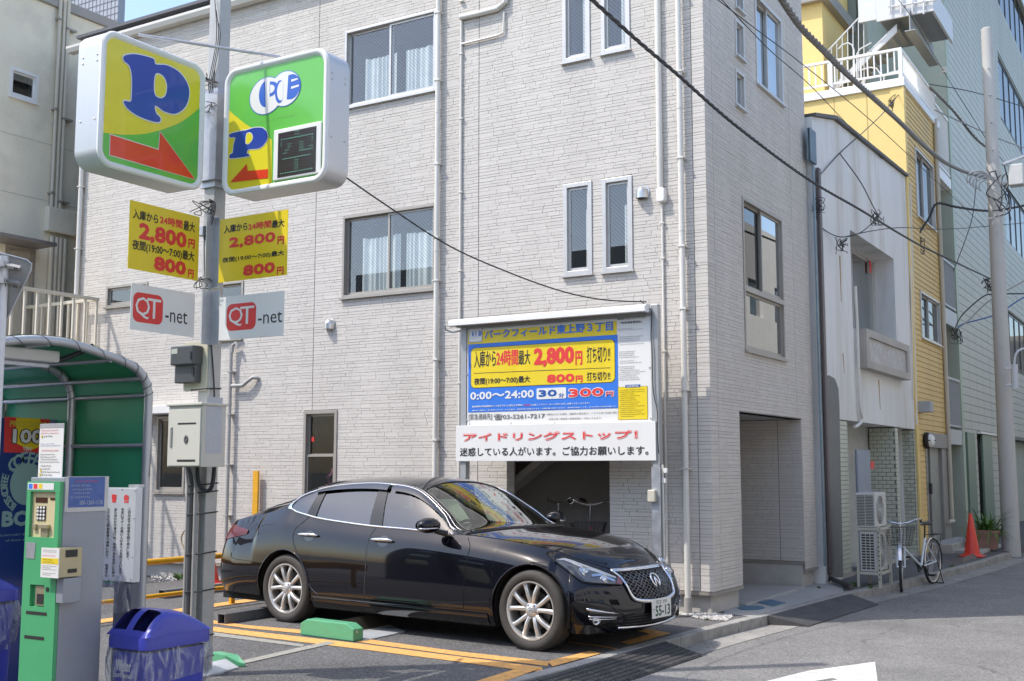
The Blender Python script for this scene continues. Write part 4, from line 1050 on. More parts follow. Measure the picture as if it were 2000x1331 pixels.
# control box
FX = Frame(1, PY - 0.33)
a = q2(253, 1290, FX); b = q2(418, 1000, FX)
cb = thing('control_box', 'cream steel control box strapped to the sign pole', 'box', FX.pt((a[0] + b[0]) / 2, a[1], 0))
M_cream = mat('cream_steel', (0.60, 0.57, 0.49), .42, var=.03, stain=(0.42, 0.38, 0.30), samt=.25)
mb = MB(); FX.box(mb, a[0], b[0], a[1], b[1], -.24, 0); mb.build('cabinet', M_cream, cb, bevel=.004)
mb = MB(); FX.box(mb, a[0] + .008, b[0] - .008, a[1] + .008, b[1] - .03, .0005, .010); door = mb.build('door', M_cream, cb, bevel=.003)
mb = MB(); FX.box(mb, a[0] - .012, b[0] + .012, b[1] - .004, b[1] + .018, -.255, .02); mb.build('lid', M_cream, cb, bevel=.005)
mb = MB(); FX.box(mb, a[0] + .035, a[0] + .055, a[1] + .15, a[1] + .30, .0105, .018); mb.build('handle', M_steel, door, bevel=.006)
mb = MB()
for X0, Y0, X1, Y1 in ((307, 1094, 392, 1083), (303, 1266, 388, 1255)):
 e = bx(FX, X0, Y0, X1, Y1); FX.box(mb, e[0], e[2], min(e[1], e[3]), max(e[1], e[3]), .0101, .0108)
mb.build('tape_strip', M_ink, door)
mb = MB(); cxy = q2(346, 1163, FX)
for k_ in range(8):
 g = k_ * math.pi / 4 + .3; L = .026
 loop = [FX.pt(cxy[0] + L * (.35 + .65 * math.cos(t)) * math.cos(g) * .9 - L * .45 * math.sin(t) * math.sin(g), cxy[1] + 1.3 * (L * (.35 + .65 * math.cos(t)) * math.sin(g) + L * .45 * math.sin(t) * math.cos(g)), .0115) for t in np.linspace(0, 6.28, 13)]
 mb.tube(loop, .0012, 4)
mb.build('ornament_sticker', M_ink, door)
FXs = Frame(0, b[0])
mb = MB(); FXs.box(mb, PY - .33 + .04, PY - .33 + .20, a[1] + .10, a[1] + .52, .0006, .0016); mb.build('faded_sticker', mat('faded_sticker', (0.5, 0.5, 0.52), .6, var=.06, scale=40), cb)
# conduits, straps, cables on the pole
cond = MB()
for i, (dx, dy) in enumerate(((-.085, -.10), (-.04, -.115), (.005, -.105))):
 cond = MB(); top = a[1] + .01
 cond.tube([(PX + dx, PY + dy, -.02), (PX + dx, PY + dy, top - .15), (PX + dx * .9, PY + dy - .02, top - .06), (PX + dx * .6, PY + dy - .05, top)], .019, 10); cond.build('conduit', M_pvcgrey if i != 1 else mat('dark_pvc', (0.12, .12, .125), .5), pole, smooth=True)
mb = MB()
for v in (0.12, 0.28, 0.62, 0.9, 1.2, 1.36, 1.42, 2.15):
 mb.tube([(PX - PW - .055, PY - PW - .01, v), (PX - .05, PY - PW - .08, v), (PX + PW + .006, PY - PW - .03, v + .01), (PX + PW + .008, PY + PW, v + .02)], .005, 6)
mb.build('strap', M_black, pole)
mb = MB()
mb.tube(crom([(PX + PW + .01, PY - PW, 2.5), (PX + PW + .02, PY - .03, 2.2), (PX + PW + .04, PY - .03, 1.9), (PX + PW + .05, PY - .03, 1.75), (PX + PW + .03, PY - .03, 1.6)], 5), .007, 6)
mb.build('cable', M_cable, pole, smooth=True)
mb = MB(); mb.tube(crom([(PX + .02, PY - .12, 1.62), (PX + .04, PY - .12, 1.45), (PX + .10, PY - .10, 1.38), (PX + .15, PY - .08, 1.45), (PX + .16, PY - .08, 1.8), (PX + .11, PY - .06, 2.05)], 6), .016, 8); mb.build('cable', M_cable, pole, smooth=True)
rnd = random.Random(11)
for zc, n_ in ((4.62, 5), (3.58, 4), (4.38, 3), (2.98, 4)):
 mb = MB()
 for i in range(n_):
  pts = [(PX + rnd.uniform(-.12, .12), PY - PW - rnd.uniform(.01, .10), zc + rnd.uniform(-.06, .06)) for _ in range(5)]
  mb.tube(crom(pts, 4), .0035, 5)
 mb.build('cable', M_cable, pole, kind='stuff')
for seed in range(3):
 mb = MB(); x_ = PX + .01 + seed * .02
 mb.tube(crom([(x_, PY - PW - .015, 5.3 - seed * .1), (x_ + .05, PY - PW - .03, 4.95), (x_ - .03, PY - PW - .02, 4.6), (x_ + .02, PY - PW - .03, 4.4)], 5), .0035, 5); mb.build('cable', M_cable, pole)
mb = MB()
for s_ in range(4):
 mb.tube(crom([(PX + .03, PY - PW - .03, 3.65), (PX + .06 + .015 * s_, PY - PW - .03, 3.58), (PX + .02, PY - PW - .03, 3.45 - .04 * s_), (PX - .02, PY - PW - .02, 3.35), (PX + .0, PY - PW - .02, 3.0)], 5), .004, 5)
mb.build('cable', M_cable, pole)
mb = MB(); mb.box(PX - .06, PX + .0, PY - PW - .055, PY - PW, 3.36, 3.44); mb.build('small_junction', M_galv, pole, bevel=.005)
mb = MB(); mb.tube([(PX - .03, PY + .02, 2.93), (PX - .16, PY + .25, 3.02)], .02, 8); mb.build('conduit', M_pipe, pole)
# ------------------------------------------------------------------ beige building on the left
XL = -16.2
LB = Frame(0, XL)
M_beige = mat('beige_render', (0.80, 0.73, 0.58), 0.85, var=0.05, scale=2, bump=0.35, bscale=130, stain=(0.34, 0.31, 0.26), samt=0.35, sscale=0.8)
M_beigep = mat('beige_paint', (0.58, 0.53, 0.43), 0.5, var=0.05, stain=(0.35, 0.28, 0.2), samt=0.25, sscale=6)
lbd = thing('beige_building', 'beige rendered building with wall pipes and entrance landing on the left', 'building', (XL - 2, 12, 0))
z5l = lambda X, Y: LB.uv(X / 2.017, Y / 2.017)
ztop = z5l(265, 22)[1]
wn_ = (z5l(38, 300)[0], LB.uv(74, 205)[1], LB.uv(72, 205)[0], z5l(40, 262)[1])
dr_ = (z5l(20, 1000)[0], 2.85, z5l(137, 1000)[0], z5l(60, 975)[1])
backing(LB, 10.7, 24, -.1, ztop - .12, [wn_, dr_, (10.9, -1, 14.5, 2.45)], -.25, 0.0, 'wall', M_beige, lbd)
mb = MB(); mb.box(XL - 6, XL + .06, 10.65, 24, ztop - .118, ztop + .05); mb.build('parapet_cap', mat('grey_cap', (0.30, 0.28, 0.26), .6), lbd, bevel=.01)
mb = MB(); mb.box(XL - 6, XL - .26, 23.8, 24, 0, ztop - .13); mb.box(XL - 6, XL - .26, 10.7, 10.8, 0, ztop - .13); mb.box(XL - 6, XL - 5.9, 10.8, 23.8, 0, ztop - .13); mb.build('wall', M_beige, lbd)
window(LB, wn_, 'fix', M_white, gl=M_glassb, curtain=0, parent=lbd, fw=.05, room=(.2, .2, .2), wallt=.25)
mb = MB(); LB.box(mb, dr_[0] + .04, dr_[2] - .04, dr_[1] + .02, dr_[3] - .04, -.10, -.05); mb.build('door', mat('door_beige', (0.40, 0.37, 0.31), .5), lbd, bevel=.005)
mb = MB(); LB.box(mb, dr_[0], dr_[0] + .04, dr_[1], dr_[3], -.12, .02); LB.box(mb, dr_[2] - .04, dr_[2], dr_[1], dr_[3], -.12, .02); LB.box(mb, dr_[0] + .04, dr_[2] - .04, dr_[3] - .04, dr_[3], -.12, .02); mb.build('door_frame', M_taupe, lbd)
# joint lines on the wall, string ledge, canopy
mb = MB()
for v in (z5l(60, 765)[1], ztop - 2.5): LB.box(mb, 10.7, 24, v, v + .012, .0, .004)
mb.build('wall_joint', mat('joint_line', (0.58, 0.54, 0.45), .9), lbd)
a = z5l(175, 815); b = z5l(310, 935)
mb = MB(); LB.box(mb, a[0], 14.2, b[1] - .02, a[1] + .0, .003, .12); mb.build('ledge_box', M_beige, lbd, bevel=.01)
a = z5l(0, 905); b = z5l(245, 940)
mb = MB(); mb.box(XL, XL + .55, 10.7, b[0] - .5, a[1] - .22, a[1] - .16); mb.build('door_canopy', mat('canopy_metal', (0.16, 0.15, 0.15), .5, .3), lbd, bevel=.01)
for i, (pxx, r) in enumerate(((104.5, .03), (113, .03), (120.5, .035))):
 u = LB.uv(pxx, 200)[0]
 mb = MB(); mb.tube([LB.pt(u, z5l(200, 820)[1], .07), LB.pt(u, ztop + .3, .07)], r, 10); mb.build('wall_pipe', M_beigep, lbd, smooth=True)
for pxx in (93.5, 102.5, 110.5, 119):
 u = LB.uv(pxx, 520)[0]
 mb = MB(); mb.tube([LB.pt(u, 2.85, .07), LB.pt(u, z5l(200, 935)[1], .07)], .04, 10); mb.build('wall_pipe', M_beigep, lbd, smooth=True)
mb = MB()
for v in (z5l(230, 85)[1], z5l(230, 445)[1], z5l(230, 775)[1]):
 LB.box(mb, LB.uv(100, 200)[0], LB.uv(106, 200)[0], v, v + .03, 0, .12); LB.box(mb, LB.uv(117, 200)[0], LB.uv(136, 200)[0] , v - .12, v - .09, 0, .12)
mb.build('pipe_bracket', M_taupe, lbd)
# landing with railing
XE = -14.47; YE = 11.62; ZD = 2.85
zr = onp(150, 576, 0, XE).z
mb = MB(); mb.box(XL + .001, XE + .04, 6, YE + .04, onp(80, 748, 0, XE).z, ZD); mb.build('landing_slab', M_beige, lbd, bevel=.01)
rl = thing('landing_railing', 'beige steel railing with square balusters round the landing', 'railing', (XE, 9, ZD))
mb = MB(); mb.box(XE - .025, XE + .025, 7, YE, zr - .05, zr); mb.box(XL + .02, XE - .026, YE - .05, YE, zr - .05, zr); mb.build('top_rail', M_beigep, rl, bevel=.004)
bal = None
def baluster(x, y):
 global bal
 if bal is None:
  m_ = MB(); m_.box(-.016, .016, -.016, .016, ZD, zr - .051); bal = m_.build('baluster', M_beigep, rl); bal.location = (x, y, 0)
 else:
  o = bal.copy(); COL.objects.link(o); o.location = (x, y, 0)
ys = [onp(p, 640, 0, XE).y for p in (14, 39, 64, 88, 112, 136, 159)]
dy = (ys[-1] - ys[0]) / 6
y = YE - .03
while y > 7.5: baluster(XE, y); y -= dy
for x in (XE - .22, XE - .44, XE - .66, XE - .9, XE - 1.1, XE - 1.3, XE - 1.5): baluster(x, YE - .025)
# garage interior, its dark colour standing in for shade behind the opening
mb = MB(); mb.box(XL - 3, XL - 2.9, 10.8, 14.4, 0, 2.5); mb.box(XL - 2.9, XL - .26, 10.8, 14.4, 2.45, 2.5); mb.box(XL - 2.9, XL - .26, 14.4, 14.5, 0, 2.5); mb.build('garage_interior', M_darkroom, lbd)
# far grey tower block above the roof
tw = thing('tower_block', 'distant grey tower block rising above the beige building', 'building', (-40, 50, 0))
pA = onp(166, 20, 1, 52); pB = onp(234, 20, 1, 52)
TF = Frame(1, 52)
mb = MB(); mb.box(pA.x - 6, pB.x - .2, 52, 52.6, 0, 60); mb.build('wall', mat('grey_tower', (0.36, 0.38, 0.42), .8), tw)
mb = MB()
for i in range(48): mb.box(pA.x - 6, pB.x - .21, 51.97, 51.999, 20 + i * .5, 20.04 + i * .5)
for i in range(24): mb.box(pA.x - 6 + i * .4, pA.x - 5.97 + i * .4, 51.97, 51.998, 20, 44)
mb.build('tile_joint', mat('tower_joint', (0.25, 0.26, 0.3), .8), tw, kind='stuff')
# ------------------------------------------------------------------ shelter
XS0, YSH = -5.68, 4.96
M_shelt = mat('green_shelter_sheet', (0.05, 0.36, 0.17), 0.35, var=0.08, scale=2, trans=0.0)
M_sheltpipe = mat('shelter_pipe', (0.46, 0.47, 0.48), 0.35, 0.5, var=.06)
sh = thing('shelter', 'green roofed pipe shelter over the payment machine', 'shelter', (XS0, YSH, 0))
prof = [(290, 780), (289, 762), (284, 745), (268, 722), (240, 706), (190, 688), (130, 670), (60, 664), (5, 668)]
pr = [onp(x, y_, 0, XS0) for x, y_ in prof]
pr = [(p.y, p.z) for p in pr]
ypost = pr[0][0]
pr = [(ypost, .0)] + [(ypost, z) for z in (.5, 1.0, 1.5)] + crom(pr, 4) + [(pr[-1][0] - .3, pr[-1][1] - .06), (pr[-1][0] - .7, pr[-1][1] - .2)]
XS1 = onp(140, 800, 1, ypost).x
arches = []
for x in (XS0, XS1, XS1 - .75):
 mb = MB(); mb.tube([(x, a, b) for a, b in pr], .027, 12, up=(1, 0, 0)); arches.append(mb.build('arch_pipe', M_sheltpipe, sh, smooth=True))
mb = MB()
pan = [(a, b) for a, b in pr if b > 0.6]; pan = [(ypost, 0.80)] + [p for p in pan if p[1] > 0.8 or p[0] < ypost - .01]
P = [[(x, a + .034 * (1 if i < 6 else .2), b + (.034 if i > 8 else 0)) for x in np.linspace(XS1 - .74, XS0 - .03, 5)] for i, (a, b) in enumerate(pan)]
mb.grid(P); mb.build('roof_sheet', M_shelt, sh, smooth=True)
def crossbar(y_, z_, x0=XS1 - .72, x1=XS0):
 m_ = MB(); m_.tube([(x0, y_, z_), (x1, y_, z_)], .014, 10); m_.build('cross_bar', M_sheltpipe, sh, smooth=True)
for pz in (onp(290, 870, 0, XS0).z, onp(290, 772, 0, XS0).z, .82): crossbar(ypost, pz)
for k_ in (14, 22, 30):
 if k_ < len(pr): crossbar(pr[k_][0], pr[k_][1] - .02)
mb = MB(); nturn = 20
for arch_x in (XS0, XS1):
 pts = []
 L = len(pr)
 for i in range(nturn * 8):
  t = i / (nturn * 8 - 1); j = 3 + t * (L - 5); a = int(j); f_ = j - a
  y_ = pr[a][0] * (1 - f_) + pr[min(a + 1, L - 1)][0] * f_; z_ = pr[a][1] * (1 - f_) + pr[min(a + 1, L - 1)][1] * f_
  g = 2 * math.pi * i / 16
  ty = pr[min(a + 1, L - 1)][0] - pr[a][0]; tz = pr[min(a + 1, L - 1)][1] - pr[a][1]; n_ = math.hypot(ty, tz) + 1e-9
  pts.append((arch_x + .030 * math.cos(g), y_ + .030 * math.sin(g) * tz / n_, z_ - .030 * math.sin(g) * ty / n_))
 mb.tube(pts, .0018, 4)
mb.build('lashing_cord', M_cable, sh)
# lamp under the roof
lf = MB(); zl = onp(60, 706, 0, -5.95).z
lf.box(-6.0, -5.88, 3.3, onp(103, 700, 0, -5.95).y, zl, zl + .07); lf.build('lamp_body', M_white, sh, bevel=.01)
lf = MB(); lf.tube([(-5.94, 3.4, zl - .02), (-5.94, onp(92, 700, 0, -5.95).y, zl - .02)], .013, 10); lf.build('lamp_tube', mat('tube_glass', (.75, .78, .85), .2), sh, smooth=True)
lf = MB(); lf.tube(crom([(-5.94, 4.38, zl + .03), (-5.9, 4.47, zl + .02), (-5.8, 4.53, zl + .06), (-5.7, 4.55, zl + .1)], 4), .016, 8); lf.build('cable', M_cable, sh, smooth=True)
# ------------------------------------------------------------------ vending machine (its side panel)
XV = -6.6
FV = Frame(0, XV)
vm = thing('vending_machine', 'dark blue drinks vending machine with a coffee advert on its side', 'vending machine', (XV - .4, 4.6, 0))
yv1 = onp(127, 821, 0, XV).y; zv1 = onp(127, 821, 0, XV).z
M_navy = mat('navy_print', (0.012, 0.035, 0.20), .3, coat=.3)
mb = MB(); mb.box(XV - .75, XV - .001, yv1 - 1.2, yv1, .03, zv1); mb.build('cabinet', mat('vending_lavender', (0.22, 0.24, 0.42), .35, coat=.2), vm, bevel=.01)
qv = lambda X, Y: FV.uv(X / 4.158, 780 + Y / 4.158)
def bv(x0, y0, x1, y1): a = qv(x0, y0); b = qv(x1, y1); return a[0], a[1], b[0], b[1]
ure = qv(405, 150)[0]; zred = qv(200, 436)[1]
flat([(yv1 - 1.19, .05), (ure, .05), (ure, zv1 - .004), (yv1 - 1.19, zv1 - .004)], .001, M_navy, 'advert_panel', FV, vm)
flat([(qv(35, 300)[0], zred), (ure, zred), (ure, qv(400, 165)[1]), (qv(35, 150)[0], qv(35, 142)[1])], .002, M_red, 'red_panel', FV, vm)
flat([qv(*p) for p in ((130, 150), (130, 345), (70, 330), (245, 416), (420, 345), (325, 345), (325, 158))][::-1], .003, M_yellowp, 'yellow_arrow', FV, vm)
M_gold = mat('gold_print', (0.62, 0.50, 0.05), .35)
lettering(FV, vm, M_gold, [('PRICE DOWN', *bv(76, 224, 395, 186), .03)], .004)
lettering(FV, vm, M_ink, [('100', *bv(88, 366, 352, 240), .09)], .0045)
lettering(FV, vm, M_whitep, [('100', *bv(97, 358, 345, 248), .04)], .0055)
lettering(FV, vm, M_whitep, [('YEN', *bv(180, 419, 250, 388), .03)], .004)
M_teal = mat('pale_teal_print', (0.30, 0.46, 0.44), .35)
cc = qv(215, 690); ccr = (qv(215, 520)[1] - cc[1]); cru = (qv(330, 690)[0] - cc[0]) * 1.15
mb = MB(); FV.poly(mb, ell(cc[0], cc[1], cru, ccr, n=40), .003); mb.build('advert_disc', M_teal, vm)
def arc_text(fr, parent, s, cx, cy, rx, ry, a0, a1, h, m, d):
 mb = MB(); n_ = len(s)
 for i, ch in enumerate(s):
  if ch == ' ': continue
  g = math.radians(a0 + (a1 - a0) * (i + .5) / n_); V, Fc = text_geo(ch, 0.0)
  c_ = (V.min(0) + V.max(0)) / 2; sc_ = h / .72
  for ox in (-.03, 0, .03):
   for oy in (-.02, .02):
    vs = []
    for x, y_ in V:
     lx, ly = (x - c_[0] + ox) * sc_, (y_ - .36 + oy) * sc_; t_ = g - math.pi / 2
     vs.append(fr.pt(cx + rx * math.cos(g) + (lx * math.cos(t_) - ly * math.sin(t_)) * rx / ry, cy + ry * math.sin(g) + lx * math.sin(t_) + ly * math.cos(t_), d + (ox + oy) * .002))
    mb.add(vs, Fc)
 mb.build('lettering', m, parent)
arc_text(FV, vm, 'COFFEE', cc[0], cc[1], cru * 1.28, ccr * 1.25, 142, 38, .085, M_teal, .004)
arc_text(FV, vm, 'BOSS COFFEE', cc[0], cc[1], cru * 1.36, ccr * 1.28, 238, 160, .052, M_teal, .004)
lettering(FV, vm, M_teal, [('BOSS', *bv(8, 1040, 400, 895), .045)], .004)
lettering(FV, vm, M_teal, [('SUNTORY BOSS', *bv(-6, 1117, 262, 1086), .0), ('of them all', *bv(40, 1158, 212, 1130), .0)], .004)
# ------------------------------------------------------------------ payment machine
XM0, XM1, YM = -4.955, -4.70, 3.60
FP = Frame(1, YM); FPS = Frame(0, XM1)
pm = thing('payment_machine', 'green fronted grey parking payment machine with keypad', 'payment machine', (-4.8, 3.75, 0))
ZM = onp(80, 936, 1, YM).z
ymb = onp(206, 1000, 0, XM1).y
M_pgrey = mat('machine_grey', (0.30, 0.32, 0.36), .4, .2, var=.04, stain=(.22, .20, .19), samt=.35, sscale=3)
M_pgreen = mat('machine_green', (0.07, 0.36, 0.15), .38, var=.05, coat=.1, stain=(.05, .22, .1), samt=.3)
mb = MB(); mb.box(XM0, XM1, YM + .022, ymb, 0.0, ZM + .008); mb.build('cabinet', M_pgrey, pm, bevel=.004)
mb = MB(); rc = (0, 0, 0, 0)
q3 = lambda X, Y: FP.uv(X / 4.158, 780 + Y / 4.158)
q4 = lambda X, Y: FP.uv(X / 4.575, 1040 + Y / 4.575)
def b3(x0, y0, x1, y1, q=q3): a = q(x0, y0); b = q(x1, y1); return a[0], a[1], b[0], b[1]
r1 = b3(232, 1118, 452, 752); r2 = b3(262, 660, 398, 475, q4)
for a_, b_, c_, d_ in cells(XM0 + .004, XM1 - .004, .005, ZM - .012, [r1, r2]): FP.box(mb, a_, b_, c_, d_, -.021, .0)
mb.build('front_panel', M_pgreen, pm, bevel=.0)
M_creamp = mat('cream_panel', (0.60, 0.52, 0.30), .4, var=.04)
mb = MB(); FP.box(mb, r1[0], r1[2], r1[1], r1[3], -.020, -.014); cp = mb.build('cream_panel', M_creamp, pm)
mb = MB(); e = b3(270, 840, 368, 800); FP.box(mb, e[0], e[2], e[1], e[3], -.0135, -.012); e = b3(390, 820, 435, 803); FP.box(mb, e[0], e[2], e[1], e[3], -.0135, -.012); mb.build('display', mat('brown_display', (.07, .03, .02), .15), cp)
e = b3(278, 984, 356, 868); mb = MB(); FP.box(mb, e[0], e[2], e[1], e[3], -.0135, -.011); kp = mb.build('keypad', M_ink, cp)
for i in range(4):
 for j in range(3):
  u = e[0] + (e[2] - e[0]) * (j + .5) / 3; v = e[3] - (e[3] - e[1]) * (i + .5) / 4
  mb = MB(); mb.lathe([(0, .004), (.0065, .003), (.007, 0)], FP.pt(u, v, -.011), (0, -1, 0), 10)
  if i == 0 and j == 0:
   pass
  mb.build('key', M_whitep, kp)
e = b3(312, 1050, 390, 1020); mb = MB(); FP.box(mb, e[0], e[2], e[1], e[3], -.0135, .004); e = b3(318, 1125, 378, 1052); FP.box(mb, e[0], e[2], e[1], e[3], -.0135, -.006); e = b3(258, 1056, 285, 1014); FP.box(mb, e[0], e[2], e[1], e[3], -.0135, -.002); mb.build('card_slot', mat('gold_metal', (.45, .40, .26), .35, .6), cp, bevel=.002)
e = b3(228, 734, 440, 682); mb = MB(); FP.box(mb, e[0], e[2], e[1], e[3], .0003, .0015); st = mb.build('sticker_strip', M_whitep, pm)
for x0, x1, c_ in ((234, 268, 'blue'), (274, 308, 'red'), (316, 348, 'yellow')):
 e = b3(x0, 728, x1, 688); mb = MB(); FP.box(mb, e[0], e[2], e[1], e[3], .0016, .002); mb.build('print', {'blue': MATS['sky_blue_print'], 'red': M_red, 'yellow': M_yellowp}[c_], st)
mb = MB(); e = b3(213, 1212, 292, 1165); FP.box(mb, e[0], e[2], e[1], e[3], .0003, .002); e = b3(211, 1292, 286, 1216); FP.box(mb, e[0], e[2], e[1], e[3], .0003, .002); mb.build('metal_label', M_galv, pm)
mb = MB(); FP.box(mb, r2[0], r2[2], r2[1], r2[3], -.0205, -.018); mb.build('pocket_back', M_pgreen, pm)
e = b3(298, 655, 388, 482, q4); mb = MB(); FP.box(mb, e[0], e[2], e[1], e[3], -.018, -.008); rp = mb.build('return_pocket', MATS['gold_metal'], pm, bevel=.002)
e = b3(315, 640, 378, 555, q4); mb = MB(); FP.box(mb, e[0], e[2], e[1], e[3], -.0075, -.006); mb.build('pocket_flap', M_ink, rp)
e = b3(412, 528, 438, 492, q4); mb = MB(); FP.rbox(mb, e[0], e[2], e[1], e[3], .0003, .003, .004); mb.build('lock', M_black, pm)
for bb in ((232, 742, 420, 706), (217, 960, 395, 924)):
 e = b3(*bb, q4); mb = MB(); FP.box(mb, e[0], e[2], (e[1] + e[3]) / 2 - .008, (e[1] + e[3]) / 2 + .008, .0003, .001); mb.build('tape_strip', M_ink, pm)
# card reader hung on the corner
FC = Frame(1, YM - .03)
e = FC.uv(366 / 4.575, 1040 + 400 / 4.575); e2 = FC.uv(536 / 4.575, 1040 + 145 / 4.575)
cr = MB(); cr.box(e2[0] - .07, e2[0] - .002, YM - .028, YM + .10, e[1], e2[1]); cro = cr.build('card_reader', MATS['gold_metal'], pm, bevel=.003)
mb = MB(); FC.box(mb, e[0], e2[0], e[1], e2[1], .0, .004); cd = mb.build('notice_card', M_whitep, cro)
h_ = e2[1] - e[1]; w_ = e2[0] - e[0]
mb = MB(); FC.box(mb, e[0] + .002, e2[0] - .002, e[1] + h_ * .46, e[1] + h_ * .66, .0041, .0046); mb.build('yellow_band', M_yellowp, cd)
cv = lambda x, y_: (e[0] + x * w_, e[1] + y_ * h_)
for yy0, yy1, m_, rws, sd in ((.48, .64, M_ink, 2, 3), (.06, .42, M_ink, 6, 4), (.70, .78, M_red, 1, 5), (.84, .95, M_ink, 2, 6)): smallprint(FC, cd, .08, yy0, .95, yy1, rws, m_, sd, d=.005, conv=cv)
FCs = Frame(0, e2[0] - .002); mb = MB()
FCs.box(mb, YM + .005, YM + .07, e[1] + h_ * .68, e2[1] - .01, .0005, .003); FCs.box(mb, YM + .02, YM + .07, e[1] + .02, e[1] + h_ * .28, .0005, .003); mb.build('slot_window', M_ink, cro)
mb = MB(); mb.box(XM1 + .0, XM1 + .05, YM + .0, YM + .10, e[1] - .12, e[1] - .004); mb.build('side_box', M_pgrey, pm, bevel=.003)
# blue notice on the side
a = FPS.uv(132, 992); b = FPS.uv(204, 932)
mb = MB(); FPS.box(mb, a[0] - .02, b[0] + .025, onp(150, 1000, 0, XM1).z, ZM + .012, .001, .004); mb.build('side_plate', M_galv, pm)
mb = MB(); FPS.box(mb, a[0], b[0], a[1], b[1], .0045, .006); bnp = mb.build('blue_notice', mat('faded_blue_notice', (.07, .13, .36), .4, var=.15, scale=30), pm)
ab = lambda x, y_: (a[0] + (b[0] - a[0]) * x, a[1] + (b[1] - a[1]) * y_)
smallprint(FPS, bnp, .05, .28, .97, .78, 4, mat('pale_print', (.42, .45, .5), .5), 7, d=.0065, conv=ab); smallprint(FPS, bnp, .12, .80, .85, .92, 1, MATS['red_print'], 8, d=.0065, conv=ab)
p0 = ab(.3, .08); p1 = ab(.95, .22); lettering(FPS, bnp, MATS['pale_print'], [('080-1269-1138', p0[0], p0[1], p1[0], p1[1], 0)], .0065)
# notice board above
nb = thing('notice_board', 'white printed notice board standing on top of the payment machine', 'notice', (-4.83, 3.7, ZM))
FN = Frame(1, 3.68); a = FN.uv(74, 929); b = FN.uv(125, 827)
mb = MB(); FN.box(mb, a[0], b[0], ZM, b[1], -.003, 0); mb.build('panel', M_whitep, nb)
nv = lambda x, y_: (a[0] + (b[0] - a[0]) * x, ZM + (b[1] - ZM) * y_)
mb = MB(); q = [nv(.0, .92), nv(1, 1)]; FN.box(mb, q[0][0] + .001, q[1][0] - .001, q[0][1], q[1][1] - .001, .0003, .001); mb.build('header_band', mat('grey_band', (.35, .35, .36), .5), nb)
for y0, y1, rw, m_, sd in ((.8, .9, 2, M_red, 1), (.74, .8, 1, M_ink, 2), (.58, .68, 3, M_darkblue, 3), (.48, .54, 1, M_red, 4), (.28, .46, 4, M_ink, 5), (.04, .26, 4, M_ink, 6)): smallprint(FN, nb, .06, y0, .95, y1, rw, m_, sd + 20, d=.0015, conv=nv)
mb = MB()
for x, y_, c_ in ((.1, .77, 0), (.12, .15, 0), (.1, .08, 0)):
 q = nv(x, y_); FN.box(mb, q[0] - .004, q[0] + .006, q[1] - .006, q[1] + .006, .0018, .0022)
mb.build('small_mark', M_yellowp, nb)
# ------------------------------------------------------------------ warning sign
YW = 4.3; FW = Frame(1, YW)
ws = thing('warning_sign', 'white and red vertical warning sign on a grey post beside the payment machine', 'sign', (-5.1, YW, 0))
q5 = lambda X, Y: FW.uv(180 + X / 5.12, 900 + Y / 5.12)
u0 = q5(118, 700)[0]; u1 = (q5(446, 280)[0] + q5(408, 1220)[0]) / 2; u0 = (q5(126, 275)[0] + q5(85, 1160)[0]) / 2; v1 = q5(300, 272)[1]; v0 = q5(300, 1215)[1]
mb = MB(); FW.box(mb, u0, u1, v0, v1, -.045, 0); mb.build('panel', mat('silver_panel', (.62, .64, .66), .35, .35, var=.05), ws, bevel=.004)
def b5(x0, y0, x1, y1): a = q5(x0, y0); b = q5(x1, y1); return a[0], a[1], b[0], b[1]
lettering(FW, ws, M_red, [('警', *b5(193, 420, 248, 337), .035), ('告', *b5(315, 424, 373, 340), .035)], .001)
def vcol(s, x0, y0, x1, y1, w):
 """one vertical column: from (x0,y0) to (x1,y1) in the crop"""
 out = []; n_ = len(s); a = q5(x0, y0); b = q5(x1, y1); wu = q5(x0 + w, y0)[0] - a[0]
 for i, ch in enumerate(s):
  if ch == '　': continue
  t = i / n_; vt = a[1] + (b[1] - a[1]) * t; vb = a[1] + (b[1] - a[1]) * (t + .84 / n_); uc = (a[0] + b[0]) / 2
  if ch in '。、': out.append((ch, uc + wu * .2, (vt + vb) / 2, uc + wu * .5, vt, .0)); continue
  if ch == 'ー': out.append(('｜', uc - wu * .05, vb, uc + wu * .05, vt, .02)); continue
  out.append((ch, uc - wu / 2, vb, uc + wu / 2, vt, .008))
 return out
cols = vcol('この付近での喫煙を固く禁止します。', 377, 475, 350, 1010, 28) + vcol('非常にマナーの悪い人が多く大変困っています。', 310, 475, 275, 1170, 28) + vcol('また何らかの違法行為、迷惑行為を発見した場合', 241, 475, 205, 1170, 28) + vcol('ただちに上野警察署へ通報します。　管理会社', 172, 475, 137, 1165, 28)
lettering(FW, ws, M_ink, cols, .001)
mb = MB()
for X, Y in ((135, 290), (302, 293), (433, 305), (120, 570), (420, 580), (105, 905), (402, 968), (387, 1190)):
 u, v = q5(X, Y); mb.sphere(FW.pt(u, v, .001), .003, 4)
mb.build('screw', M_ink, ws)
mb = MB(); mb.box(u0 + .10, u1 - .02, YW + .006, YW + .06, -.05, v0 - .001); mb.build('post', mat('slate_post', (.12, .13, .16), .4, .2), ws, bevel=.004)
mb = MB(); mb.box(u0 + .16, u1 - .02, YW + .03, YW + .07, v1 + .001, v1 + .018); mb.build('clip', M_galv, ws)
